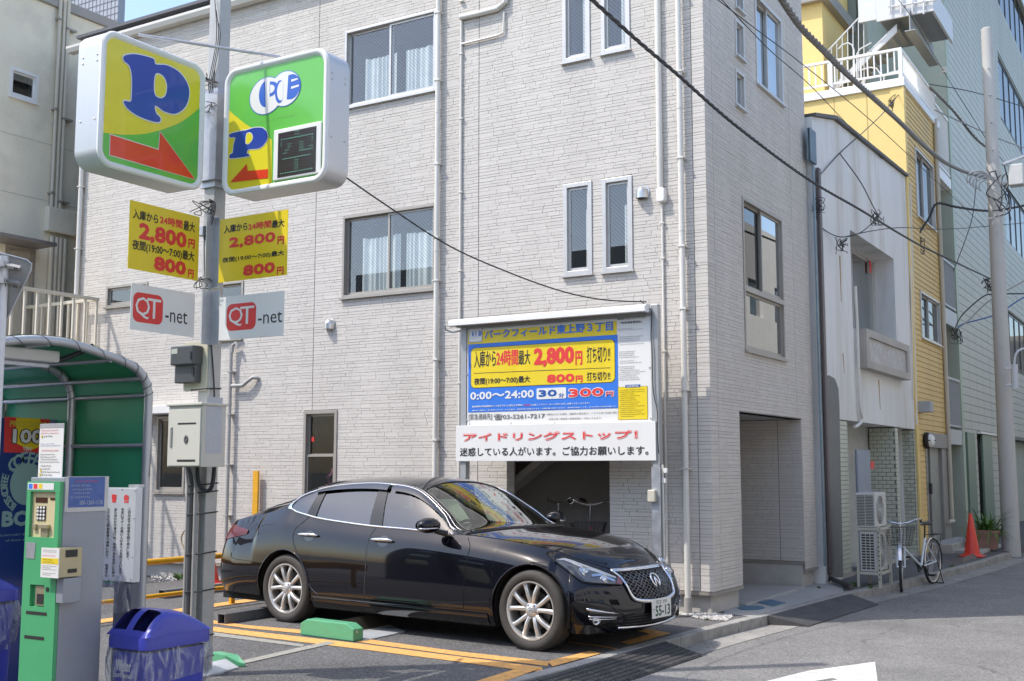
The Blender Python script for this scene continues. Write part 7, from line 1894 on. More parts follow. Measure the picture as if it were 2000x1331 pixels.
for (p0_, p1_, w_) in (((1628, 182), (1752, 62), .16), ((1660, 200), (1690, 160), .1)):
 P0_ = onp(*p0_, 1, YP + .2); P1_ = onp(*p1_, 1, YP + .2)
 mb = MB(); dz = Vector((0, 0, w_)); n1 = Vector((0, .05, 0))
 mb.add([P0_, P1_, P1_ + dz, P0_ + dz, P0_ + n1, P1_ + n1, P1_ + dz + n1, P0_ + dz + n1], [(0, 1, 2, 3), (5, 4, 7, 6), (0, 4, 5, 1), (3, 2, 6, 7), (0, 3, 7, 4), (1, 5, 6, 2)]); mb.build('stringer', M_st, est)
P0_ = onp(1628, 182, 1, YP + .25); P1_ = onp(1752, 62, 1, YP + .25)
for i in range(9):
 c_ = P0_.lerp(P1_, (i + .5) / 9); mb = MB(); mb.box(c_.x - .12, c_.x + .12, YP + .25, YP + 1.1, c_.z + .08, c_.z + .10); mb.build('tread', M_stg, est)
def pxtube(pts, y_, r, nm, parent, m=M_st):
 mb = MB(); mb.tube([onp(px_, py_, 1, y_) for px_, py_ in pts], r, 6); return mb.build(nm, m, parent, smooth=True)
pxtube([(1615, 102), (1690, 22)], YP + .1, .018, 'handrail', est)
for i in range(7): x_ = 1624 + 10.5 * i; pxtube([(x_, 92 - 11 * i + 0), (x_ + 1, 190)], YP + .1, .010, 'stair_baluster', est)
pxtube([(1638, 96), (1645, 88), (1656, 84), (1664, 88), (1668, 98), (1669, 185)], YP - .15, .016, 'handrail', est)
pxtube([(1674, 190), (1674, 105), (1680, 96), (1702, 84)], YP - .15, .016, 'handrail', est)
pxtube([(1679, 138), (1700, 132), (1712, 134), (1720, 145), (1721, 180)], YP - .3, .016, 'handrail', est); pxtube([(1724, 178), (1727, 150), (1740, 142), (1762, 138)], YP - .3, .016, 'handrail', est)
pxtube([(1695, 104), (1732, 68)], YP - .1, .014, 'handrail', est)
for i in range(4): pxtube([(1738 + 22 * i, -30), (1738 + 22 * i, 28)], YP - .05, .018, 'stair_baluster', est)
pxtube([(1735, 14), (1830, 0)], YP - .05, .018, 'handrail', est)
# ------------------------------------------------------------------ far end of the street
fe = thing('far_building', 'beige building closing the street beyond the utility pole', 'building', (-3, 64, 0))
mb = MB(); mb.box(-4.4, 6, 66, 70, 0, 2.6 + 6); mb.build('wall', mat('far_beige', (.50, .45, .38), .8, var=.1), fe)
mb = MB(); mb.box(-4.2, -2.4, 65.9, 65.99, .1, 2.4); mb.build('shutter', M_pgrey, fe)
# ------------------------------------------------------------------ utility pole
up = onp(1976, 1087, 2, ZR); ut = proj((up.x, up.y, 9.0))
ztop_ = None
for z in np.arange(7, 13, .05):
 if proj((up.x, up.y, z))[1] < 62: ztop_ = z; break
upl = thing('utility_pole', 'tall concrete utility pole hung with cables and loops', 'utility pole', (up.x, up.y, ZR))
M_cpole = mat('pole_concrete', (.47, .46, .44), .8, var=.08, scale=3, bump=.2, bscale=80, stain=(.25, .24, .22), samt=.3, stretch=4)
mb = MB(); mb.lathe([(.165, 0), (.158, 2.0), (.13, 6), (.105, ztop_ - ZR), (0.08, ztop_ - ZR + .02), (0, ztop_ - ZR + .02)], (up.x, up.y, ZR), n=28); mb.build('shaft', M_cpole, upl, smooth=True)
mb = MB()
for z in (2.6, 3.25, 3.95, 4.0, 4.7, 5.4, 5.9, 6.4, 6.8, 7.4, 7.45, 8.2): mb.tube([(up.x, up.y, z - .02), (up.x, up.y, z + .02)], .165 - .007 * z, 20)
mb.build('band', M_galv, upl, smooth=True)
k = MB(); rnd = random.Random(3)
for z in np.arange(1.7, ztop_ - .3, .55): k.tube([(up.x + .02, up.y - .1, z), (up.x + .03, up.y - .19, z)], .012, 6)
k.build('step_bolt', M_galv, upl)
def atpole(px, py): return atd(px, py, (Vector(up) - Vector(_o)).dot(Vector(_f)) - .15)
mb = MB(); c_ = atpole(1984, 343); mb.box(c_.x - .12, c_.x + .14, c_.y - .1, c_.y + .15, c_.z - .2, c_.z + .2); mb.build('junction_cabinet', mat('pole_box', (.48, .48, .46), .5), upl, bevel=.02)
mb = MB(); mb.tube([atpole(1958, 322), atpole(2010, 302)], .03, 8); mb.build('arm', M_galv, upl)
lampo = MB(); lampo.tube([atpole(1982, 758), atpole(1981, 712)], .06, 12); lampo.tube(crom([atpole(1981, 712), atpole(1984, 692), atpole(1996, 682), atpole(2020, 680)], 5), .02, 8); lampo.tube([atpole(1962, 720), atpole(1980, 720)], .02, 6); lampo.tube([atpole(1964, 752), atpole(1980, 752)], .02, 6); lampo.build('lamp_bracket', mat('lamp_bracket_paint', (.55, .58, .62), .4), upl, smooth=True)
for i in range(9):
 pts = [atpole(1950 + rnd.uniform(-25, 25), y_ + rnd.uniform(-14, 14)) for y_ in np.linspace(335 + rnd.uniform(-10, 20), 425, 5)]
 mb = MB(); mb.tube(crom(pts, 5), .012, 5); mb.build('cable_loop', M_cable if i % 3 else M_pvcgrey, upl, smooth=True)
for i in range(5):
 c0_ = (1910 + 6 * i, 350 + 4 * i); mb = MB(); mb.tube([atpole(c0_[0] + 22 * math.cos(g), c0_[1] + 16 * math.sin(g)) for g in np.linspace(2.6, 6.0, 12)], .016, 6); mb.build('cable_loop', mat('pale_cable', (.30, .30, .30), .6), upl, smooth=True)
# ------------------------------------------------------------------ overhead wires
def wire(pts, d0, d1, r, label, m=M_cable, twist=False, closed=False):
 """pts in the photo; depth runs from d0 to d1 so that the cable is straight in the place"""
 P2 = crom(pts, 8); L = [0]
 for a_, b_ in zip(P2[:-1], P2[1:]): L.append(L[-1] + math.hypot(b_[0] - a_[0], b_[1] - a_[1]))
 P = [atd(x, y_, 1 / ((1 / d0) * (1 - l / L[-1]) + (1 / d1) * (l / L[-1]))) for (x, y_), l in zip(P2, L)]
 mb = MB()
 if twist:
  Q = []; tot = 0; dist = [0]
  for a_, b_ in zip(P[:-1], P[1:]): dist.append(dist[-1] + (b_ - a_).length)
  n_ = int(dist[-1] / .035); core = []
  for i in range(n_ + 1):
   s_ = dist[-1] * i / n_; j = max(0, min(len(dist) - 2, int(np.searchsorted(dist, s_)) - 1)); f_ = (s_ - dist[j]) / max(1e-9, dist[j + 1] - dist[j]); core.append(P[j].lerp(P[j + 1], f_))
  for ph in (0, 2.1, 4.2): mb.tube([p + Vector((r * .6 * math.cos(i * .55 + ph), 0, r * .6 * math.sin(i * .55 + ph))) for i, p in enumerate(core)], r * .62, 5)
 else: mb.tube(P, r, 6)
 return mb.build('overhead_cable', m, None, smooth=True, label=label, cat='cable')
M_pale = MATS['pale_cable']; M_braid = mat('braided_grey_cable', (.16, .155, .145), .7)
wire([(1515, -20), (1560, 48), (1605, 95), (1660, 150), (1740, 222), (1820, 298), (1870, 330), (1925, 348)], 9, 24, .028, 'thick twisted grey cable running to the utility pole at the upper right', M_braid, True)
wire([(1140, -15), (1240, 75), (1322, 145), (1430, 240), (1570, 345), (1680, 410), (1780, 470), (1850, 505), (1935, 545)], 8, 24, .014, 'black twisted cable crossing in front of the stone clad corner', M_cable, True)
wire([(660, 336), (760, 405), (880, 482), (1000, 535), (1100, 570), (1180, 586), (1262, 590)], 8.6, 12.3, .007, 'black cable sagging from the right box sign to the tariff board')
wire([(1395, -5), (1480, 60), (1570, 128), (1700, 235), (1850, 375), (1925, 445)], 10, 24, .005, 'upper of two thin wires crossing the shaded side wall')
wire([(1405, -5), (1500, 95), (1580, 165), (1700, 290), (1760, 340)], 10, 22, .005, 'lower of two thin wires crossing the shaded side wall')
wire([(1815, 170), (1860, 215), (1910, 275), (1950, 300)], 22, 24, .022, 'dark twisted cable from the terrace corner to the pole', M_braid, True)
wire([(1815, 165), (1900, 180), (2010, 212)], 22, 25, .010, 'cable from the terrace railing leaving at the right edge')
wire([(1825, 215), (1880, 240), (1960, 275), (2010, 292)], 22, 25, .014, 'pale cable below the terrace railing leaving at the right edge', M_pale)
wire([(1755, 185), (1726, 220), (1690, 255), (1640, 300), (1595, 350)], 21.5, 16, .008, 'service wire from the terrace corner to the brown downpipe')
wire([(1640, 300), (1680, 355), (1705, 403), (1715, 420)], 16.5, 18, .008, 'service wire hanging to the twisted cable before the white house')
wire([(1715, 425), (1680, 455), (1640, 463), (1605, 445), (1592, 420)], 17.5, 16, .008, 'looped service wire over the recessed window')
wire([(1650, 463), (1700, 452), (1760, 445), (1850, 448), (2010, 435)], 17, 25, .007, 'wire running level from the recessed window to the right edge')
wire([(1792, 460), (1815, 425), (1830, 398), (1870, 405), (1935, 412), (2010, 400)], 22, 24, .022, 'bundled cable running from the yellow wall to the pole', M_cable, True)
wire([(1907, 350), (1900, 420), (1885, 470), (1862, 530)], 24, 23, .008, 'drop wire from the pole down to the middle balcony')
wire([(1870, 640), (1885, 632), (1945, 615), (1985, 590), (2010, 575)], 24, 24.5, .014, 'blue cable from the balcony to the right edge', mat('blue_cable', (.03, .12, .30), .5))
wire([(1866, 640), (1880, 615), (1920, 580), (1945, 575), (2010, 574)], 24, 24.5, .014, 'black cable from the lower balcony round the pole')
wire([(1868, 642), (1890, 628), (1930, 590), (1990, 555), (2010, 545)], 24, 24.5, .018, 'grey cable rising from the balcony to the right edge', M_pvcgrey)
wire([(1745, -10), (1778, 30), (1840, 135), (1900, 230), (1935, 285), (1990, 350)], 22, 24.5, .006, 'thin wire with an insulator falling in front of the landing')
for (px0, py0, d_) in ((1748, 200, 21.5), (1712, 425, 18), (1645, 480, 16.5), (1795, 480, 22), (1930, 555, 24), (1868, 655, 24), (1600, 400, 16)):
 mb = MB()
 for i in range(6):
  c_ = [(px0 + rnd.uniform(-14, 14), py0 + rnd.uniform(-16, 18)) for _ in range(5)]
  mb.tube([atd(x, y_, d_) for x, y_ in crom(c_, 4)], .006 * d_ / 20, 4)
 mb.build('cable_splice', M_cable, None, kind='stuff', label='tangle of spliced cable ends near %s' % {1748: 'the terrace corner', 1712: 'the white house wall', 1645: 'the recessed window', 1795: 'the yellow clapboards', 1930: 'the utility pole', 1868: 'the grey balcony', 1600: 'the brown downpipe'}[px0], cat='cable')
mb = MB()
for i in range(3): c_ = atd(1843, 135, 23) + Vector((0, 0, -.04 * i)); mb.lathe([(0, 0), (.05, .005), (.06, .02), (.02, .03), (0, .03)], c_, (0, 0, 1), 12)
mb.build('insulator', M_white, None, smooth=True, label='white porcelain insulator on the wire in front of the landing', cat='insulator')
# ------------------------------------------------------------------ cone, planter
cp_ = onp(1899, 1088, 2, .0)
cone(cp_.x, cp_.y, .76, .17, 'tall red traffic cone standing on the kerb near the pole', z0=.0)
pp = onp(1930, 1076, 2, 0)
pl = thing('planter', 'pinkish square planter with long green leaves beside the cone', 'planter', (pp.x, pp.y, 0))
mb = MB(); P = []
for z, h_ in ((.0, .15), (.28, .21), (.34, .23), (.36, .23), (.35, .20), (.30, .19)):
 row = [(a_, b_, z + .03) for a_, b_ in rrect(pp.x, pp.y, h_, h_ * .8, .03)]; P.append(row + [row[0]])
mb.grid(P); mb.add([P[-1][i] for i in range(24)], [tuple(range(24))]); mb.build('pot', mat('pink_pot', (.36, .20, .16), .7, var=.08), pl, smooth=True)
M_leaf = mat('strap_leaf', (.10, .19, .035), .5, island=.35)
lf_mesh = []
for i in range(150):
 g = rnd.uniform(0, 6.28); L_ = rnd.uniform(.25, .62); el_ = rnd.uniform(.35, 1.35); c_ = Vector((pp.x + rnd.gauss(0, .06), pp.y + rnd.gauss(0, .06), .36)); dd = Vector((math.cos(g), math.sin(g), 0)); sd_ = Vector((-math.sin(g), math.cos(g), 0)) * .014
 mb = MB(); pts = []
 for k_ in range(5):
  t_ = k_ / 4; pts.append(c_ + dd * (L_ * t_ * math.cos(el_ * (1 - t_ * .5))) + Vector((0, 0, L_ * (t_ * math.sin(el_) - .9 * t_ * t_ * (1.5 - el_)))))
 w_ = (.6, 1, 1, .7, .05)
 mb.grid([[tuple(p - sd_ * w_[k_]), tuple(p + Vector((0, 0, -.004))), tuple(p + sd_ * w_[k_])] for k_, p in enumerate(pts)]); mb.build('leaf', M_leaf, pl)
# ------------------------------------------------------------------ the parked saloon car
ca = onp(555, 1216, 2, 0); cbv = onp(1035, 1272, 2, 0); ce = (cbv - ca).normalized(); cl_ = Vector((-ce.y, ce.x, 0))
WB = (cbv - ca).length
CM = Matrix.Translation(ca + cl_ * .90) @ Matrix(((ce.x, cl_.x, 0, 0), (ce.y, cl_.y, 0, 0), (0, 0, 1, 0), (0, 0, 0, 1)))   # x forward, y to the far side, z up
car = thing('parked_car', 'black four door luxury saloon car parked nose to the street', 'car', CM @ Vector((WB / 2, 0, 0)))
M_paint = mat('black_car_paint', (.003, .003, .006), .2, .0, var=.0, coat=1.0, spec=.05)
M_chrome = mat('chrome', (.75, .75, .77), .08, 1.0, var=.0)
M_satin = mat('satin_black_trim', (.012, .012, .013), .35)
M_blk = mat('wheel_well_black', (.008, .008, .008), .9)
M_seat = mat('grey_leather', (.10, .095, .09), .6, var=.1)
M_cglass = glassmat('car_glass', (.62, .70, .66), .05)
M_cglassd = glassmat('tinted_car_glass', (.10, .12, .12), .07)
ST = [  # mid x, mid y, top x, top y, top z, shoulder drop
 (-1.26, 0, -1.12, 0, .99), (-1.26, -.35, -1.12, -.35, .985), (-1.225, -.64, -1.09, -.58, .98), (-1.11, -.82, -1.02, -.70, .985), (-.85, -.905, -.85, -.735, 1.02), (-.5, -.925, -.5, -.755, 1.075),
 (-.11, -.93, -.11, -.775, 1.135), (.05, -.93, .05, -.795, 1.105), (.2, -.93, .2, -.81, 1.08), (.4, -.93, .4, -.82, 1.05), (.75, -.93, .75, -.83, 1.02), (1.13, -.93, 1.13, -.83, .995), (1.56, -.93, 1.56, -.83, .98),
 (1.93, -.93, 1.93, -.83, .962), (2.13, -.93, 2.13, -.825, .95), (2.4, -.93, 2.4, -.81, .94), (2.75, -.93, 2.75, -.785, .91), (3.05, -.925, 3.04, -.745, .87), (3.28, -.905, 3.22, -.69, .825),
 (3.45, -.86, 3.36, -.61, .77), (3.575, -.775, 3.455, -.53, .73), (3.675, -.64, 3.54, -.45, .695), (3.755, -.43, 3.61, -.36, .675), (3.805, -.2, 3.655, -.2, .68), (3.82, 0, 3.67, 0, .685)]
RAIL = {5: (-.5, -.70, 1.125), 6: (-.09, -.745, 1.19), 7: (.05, -.715, 1.265), 8: (.2, -.685, 1.315), 9: (.4, -.65, 1.36), 10: (.75, -.62, 1.392), 11: (1.13, -.62, 1.392), 12: (1.56, -.64, 1.335), 13: (1.93, -.715, 1.135), 14: (2.13, -.79, .99)}
CEN = {0: (-1.12, .99), 1: (-1.115, .995), 2: (-1.10, 1.005), 3: (-1.05, 1.03), 4: (-.90, 1.075), 5: (-.66, 1.165), 6: (-.36, 1.285), 7: (-.12, 1.375), 8: (.10, 1.425), 9: (.36, 1.455), 10: (.75, 1.472), 11: (1.13, 1.468), 12: (1.50, 1.435), 13: (1.98, 1.215), 14: (2.38, 1.03),
  15: (2.60, .995), 16: (2.88, .965), 17: (3.14, .925), 18: (3.34, .865), 19: (3.47, .80), 20: (3.55, .755), 21: (3.60, .72), 22: (3.635, .70), 23: (3.66, .69), 24: (3.67, .685)}
NS = len(ST); A5 = np.array(ST, float)
def cr1(T, s):
 i = int(min(max(math.floor(s), 0), len(T) - 2)); t = s - i
 a, b, c, d = T[max(i - 1, 0)], T[i], T[i + 1], T[min(i + 2, len(T) - 1)]
 return 0.5 * ((2 * b) + (c - a) * t + (2 * a - 5 * b + 4 * c - d) * t * t + (3 * b - a - 3 * c + d) * t ** 3)
def zwide(s): return np.interp(s, [0, 3, 5, 17, 20, 22, 24], [.50, .52, .60, .60, .50, .36, .36])
def zbot(s): return np.interp(s, [0, 2, 4, 5.3, 6, 17, 19, 24], [.25, .25, .25, .24, .18, .17, .165, .165])
def section(s):
 m = cr1(A5, s); mx, my, tx, ty, tz = m
 if s <= 0.001 or s >= NS - 1.001: my = 0; ty = 0
 zw = float(zwide(s)); zb = float(zbot(s))
 # inward direction in plan
 d = cr1(A5, min(s + .02, NS - 1)) - cr1(A5, max(s - .02, 0)); tn = np.array([d[0], d[1]]); tn /= np.linalg.norm(tn) + 1e-9; inw = np.array([-tn[1], tn[0]])
 sh = .36 if 4 < s < 19 else .30
 zs = zw + (tz - zw) * (.70 if 5 < s < 18 else .55)
 pts = [(zb, mx + inw[0] * .055, my + inw[1] * .055), (zb + .09, mx + inw[0] * .012, my + inw[1] * .012), (zw, mx, my), (zs, mx + (tx - mx) * sh, my + (ty - my) * sh), (tz, tx, ty)]
 return pts
def hermite(pts, z):
 """monotone-ish cubic through the section's five points as a function of height"""
 Z = [p[0] for p in pts]; n_ = len(Z)
 z = min(max(z, Z[0]), Z[-1]); i = 0
 while i < n_ - 2 and z > Z[i + 1]: i += 1
 out = []
 for k in (1, 2):
  V = [p[k] for p in pts]; sl = [(V[j + 1] - V[j]) / (Z[j + 1] - Z[j]) for j in range(n_ - 1)]
  md = [sl[0]] + [(sl[j - 1] + sl[j]) / 2 for j in range(1, n_ - 1)] + [sl[-1]]
  h = Z[i + 1] - Z[i]; t = (z - Z[i]) / h
  out.append((2 * t ** 3 - 3 * t ** 2 + 1) * V[i] + (t ** 3 - 2 * t ** 2 + t) * h * md[i] + (-2 * t ** 3 + 3 * t ** 2) * V[i + 1] + (t ** 3 - t ** 2) * h * md[i + 1])
 return out[0], out[1]
_sc = {}
def RS(s, z, off=0.0):
 """point of the body side at station s and height z (near side), moved outwards by off"""
 k = round(s, 4)
 if k not in _sc: _sc[k] = section(s)
 x, y = hermite(_sc[k], z)
 if off:
  k1, k2 = max(s - .03, 0), min(s + .03, NS - 1); a = hermite(section(k1), z); b = hermite(section(k2), z); tn = np.array([b[0] - a[0], b[1] - a[1], 0.0])
  u = np.array(RS(s, min(z + .01, 2))) - np.array(RS(s, z - .01)); nn = np.cross(tn, u); nn /= np.linalg.norm(nn) + 1e-9
  if nn[1] > 0 and s < 22: nn = -nn
  if s >= 22 and nn[0] < 0: nn = -nn
  return (x + nn[0] * off, y + nn[1] * off, z + nn[2] * off)
 return (x, y, z)
xs_mid = np.array([cr1(A5, s)[0] for s in np.linspace(4, 20, 801)])
def s_of_x(x): return float(np.interp(x, xs_mid, np.linspace(4, 20, 801)))
RA = .385; ZA = .345
def zlow(x, s):
 zb = float(zbot(s))
 for xc in (0.0, WB):
  if abs(x - xc) < RA: return max(zb, ZA + math.sqrt(RA * RA - (x - xc) ** 2))
 return zb
svals = []
for s in np.linspace(0, 4, 25)[:-1]: svals.append((s, None))
xx = set(np.round(np.arange(-.85, 3.50, .035), 4))
cols = [(x, None) for x in xx if min(abs(x), abs(x - WB)) > RA + .01]
for xc in (0.0, WB):
 for i in range(41):
  g = math.pi * i / 40; cols.append((xc + RA * math.cos(g), ZA + RA * math.sin(g)))
 cols.append((xc - RA - .0005, 'sill')); cols.append((xc + RA + .0005, 'sill'))
cols.sort(key=lambda c: c[0])
cl2 = [(s_of_x(x), zz_) for x, zz_ in cols]
svals += cl2
smax = svals[-1][0]
for s in np.linspace(smax, NS - 1, 46)[1:]: svals.append((s, None))
KR = 24; ring = []
for s, zz_ in svals:
 pts = section(s); zt = pts[-1][0]; zb = float(zbot(s)) if not isinstance(zz_, float) else max(zz_, float(zbot(s)))
 ring.append([RS(s, zb + (zt - zb) * k / KR) for k in range(KR + 1)])
ring = np.array(ring)
# upper body: from the belt to the centre line
def ucol(s):
 i0 = int(math.floor(s));
 e = cr1(A5, s)[2:5].copy()
 if s < .001 or s > NS - 1.001: e[1] = 0
 C = np.array([(CEN[i][0], CEN[i][1]) for i in range(NS)]); c = cr1(C, s)
 Rr = np.array([RAIL[i] if i in RAIL else (A5[i][2] * .96 + .04 * CEN[i][0], A5[i][3] * .94, A5[i][4] + .06 * (CEN[i][1] - A5[i][4]) + .006) for i in range(NS)]); r = cr1(Rr, s)
 return e, r, c
KU = 22
def ucrown(s): return float(np.interp(s, [0, 4, 5.5, 8, 11, 13.8, 15, 18, 21, 24], [3, 2.6, 2.2, 2.6, 2.6, 2.0, 2.6, 3.0, 3.0, 2.5]))
def upper(s, w):
 """w in 0..1 belt to rail, 1..2 rail to centre"""
 e, r, c = ucol(s)
 if w <= 1:
  p = e * (1 - w) + r * w
  out = math.sin(math.pi * w) * .012 * float(np.interp(s, [5.5, 7, 13, 14.2], [0, 1, 1, 0]))
  return (p[0], p[1] - out, p[2] + out * .2)
 t = w - 1; q = 1 - t; pw = ucrown(s)
 # rounded shoulder at the rail, flat crown in the middle
 z = c[1] - (c[1] - r[2]) * q ** pw; x = c[0] - (c[0] - r[0]) * q ** 2
 return (x, r[1] * q, z)
us = list(np.linspace(0, 5, 31)[:-1]) + list(np.linspace(5, 15, 101)[:-1]) + list(np.linspace(15, 24, 64))
ws = [0, .15, .3, .45, .6, .75, .9, 1.0] + list(1 + np.linspace(0, 1, 25)[1:] ** 1.0)
U = np.array([[upper(s, w) for w in ws] for s in us])
def vnorm(G):
 du = np.gradient(G, axis=0); dv = np.gradient(G, axis=1); n_ = np.cross(du, dv); l = np.linalg.norm(n_, axis=2, keepdims=True); return n_ / np.maximum(l, 1e-9)
def patch(G, Nn, sel, name, m, parent, mirror=True, flip=False):
 """faces of grid G chosen by sel(i,j), with the full grid's normals so that seams stay smooth"""
 V = []; Nv = []; F_ = []; idx = {}
 def vi(i, j, sgn):
  k = (i, j, sgn)
  if k not in idx:
   p = G[i, j]; n_ = Nn[i, j]; idx[k] = len(V); V.append(tuple(CM @ Vector((p[0], p[1] * sgn, p[2])))); q = CM.to_3x3() @ Vector((n_[0], n_[1] * sgn, n_[2])); Nv.append(tuple(q))
  return idx[k]
 for i in range(G.shape[0] - 1):
  for j in range(G.shape[1] - 1):
   if not sel(i, j): continue
   for sgn in ((1, -1) if mirror == True else ((1,) if mirror == False else (-1,))):
    q = [vi(i, j, sgn), vi(i + 1, j, sgn), vi(i + 1, j + 1, sgn), vi(i, j + 1, sgn)]
    if (sgn == -1) != flip: q = q[::-1]
    if len({tuple(V[a]) for a in q}) >= 3: F_.append(tuple(q))
 if not F_: return None
 me = bpy.data.meshes.new(name); me.from_pydata(V, [], F_); me.materials.append(m)
 me.polygons.foreach_set('use_smooth', [True] * len(me.polygons))
 me.update()
 try: me.normals_split_custom_set_from_vertices(Nv)
 except Exception as e_: pass
 o = bpy.data.objects.new(name, me); COL.objects.link(o); setp(o, parent); return o
NRg = vnorm(ring); NUg = vnorm(U)
# make the normals point outwards
def orient(G, Nn, ref):
 s_ = np.sum(Nn * (G - np.array(ref)), axis=2, keepdims=True); return np.where(s_ < 0, -Nn, Nn)
NRg = orient(ring, NRg, (1.4, 0, .5)); NUg = orient(U, NUg, (1.4, 0, -1.5))
ring_x = ring[:, KR // 2, 0]
# blend normals where ring meets the upper body is left to the panel gap
seamR = [(.27, .99), (.12, .95), (.105, .86), (.14, .78), (.24, .64), (.36, .44), (.42, .36), (.50, .315)]   # rear edge of rear door: x, z
seamB = lambda z: np.interp(z, [.3, .74, .92, 1.0], [1.14, 1.15, 1.165, 1.20]); seamF = lambda z: np.interp(z, [.28, .66, .85, .96], [2.36, 2.38, 2.40, 2.30])
seamRx = lambda z: np.interp(z, [.315, .36, .44, .64, .78, .86, .95, .99, 1.09], [.50, .42, .36, .24, .14, .105, .12, .18, .27])
def cellc(G, i, j): return (G[i, j] + G[i + 1, j + 1] + G[i + 1, j] + G[i, j + 1]) / 4
def zone(i, j):
 c = cellc(ring, i, j); x, z = c[0], c[2]
 if z > .315 and seamRx(z) < x < 2.5:
  return 'rear_door' if x < seamB(z) else ('front_door' if x < seamF(z) else 'body')
 return 'body'
body = patch(ring, NRg, lambda i, j: zone(i, j) == 'body', 'body', M_paint, car)
doors = {}
for nm in ('rear_door', 'front_door'):
 doors[nm, 0] = patch(ring, NRg, lambda i, j: zone(i, j) == nm, nm, M_paint, car, mirror=False)
 doors[nm, 1] = patch(ring, NRg, lambda i, j: zone(i, j) == nm, nm, M_paint, car, mirror='far')
nW = ws.index(1.0)
def su(i): return (us[i] + us[min(i + 1, len(us) - 1)]) / 2
def wu(j): return (ws[j] + ws[j + 1]) / 2
PIL = 1.11
ws_hdr, ws_base = 12.12, 14.35; bl_hi, bl_lo = 7.75, 4.55
def uz(i, j):
 s, w = su(i), wu(j)
 if w < 1 and 6.02 < s < 14.05: return 'side'
 if w > PIL and ws_hdr < s < ws_base: return 'windscreen'
 if w > 1.16 and bl_lo < s < bl_hi: return 'backlight'
 if s >= 14.7: return 'bonnet'
 if s <= 4.2: return 'boot'
 return 'roof'
patch(U, NUg, lambda i, j: uz(i, j) == 'bonnet', 'bonnet', M_paint, car); patch(U, NUg, lambda i, j: uz(i, j) == 'boot', 'boot_lid', M_paint, car); patch(U, NUg, lambda i, j: uz(i, j) == 'roof', 'roof', M_paint, car)
patch(U, NUg, lambda i, j: uz(i, j) == 'windscreen', 'windscreen', M_cglass, car); patch(U, NUg, lambda i, j: uz(i, j) == 'backlight', 'rear_window', M_cglassd, car)
for sgn, mm in ((0, False), (1, 'far')):
 patch(U, NUg, lambda i, j: uz(i, j) == 'side' and U[i, j, 0] < 1.14 and U[i, j, 0] >= .27, 'side_window', M_cglassd, doors['rear_door', sgn], mirror=mm)
 patch(U, NUg, lambda i, j: uz(i, j) == 'side' and U[i, j, 0] < .27, 'quarter_window', M_cglassd, car, mirror=mm)
 patch(U, NUg, lambda i, j: uz(i, j) == 'side' and U[i, j, 0] >= 1.14, 'side_window', M_cglass, doors['front_door', sgn], mirror=mm)
def cm(p, sgn=1): return CM @ Vector((p[0], p[1] * sgn, p[2]))
def upoff(s, w, off, sgn=1):
 p = np.array(upper(s, w)); a = np.array(upper(min(s + .05, 24), w)) - np.array(upper(max(s - .05, 0), w)); b = np.array(upper(s, min(w + .03, 2))) - np.array(upper(s, max(w - .03, 0)))
 n_ = np.cross(a, b); n_ /= np.linalg.norm(n_) + 1e-9
 if n_[2] < 0 or (w < 1 and n_[1] > 0): n_ = -n_ if (n_[1] > 0 or n_[2] < 0) else n_
 if n_[1] > .3: n_ = -n_
 return cm(p + n_ * off, sgn)
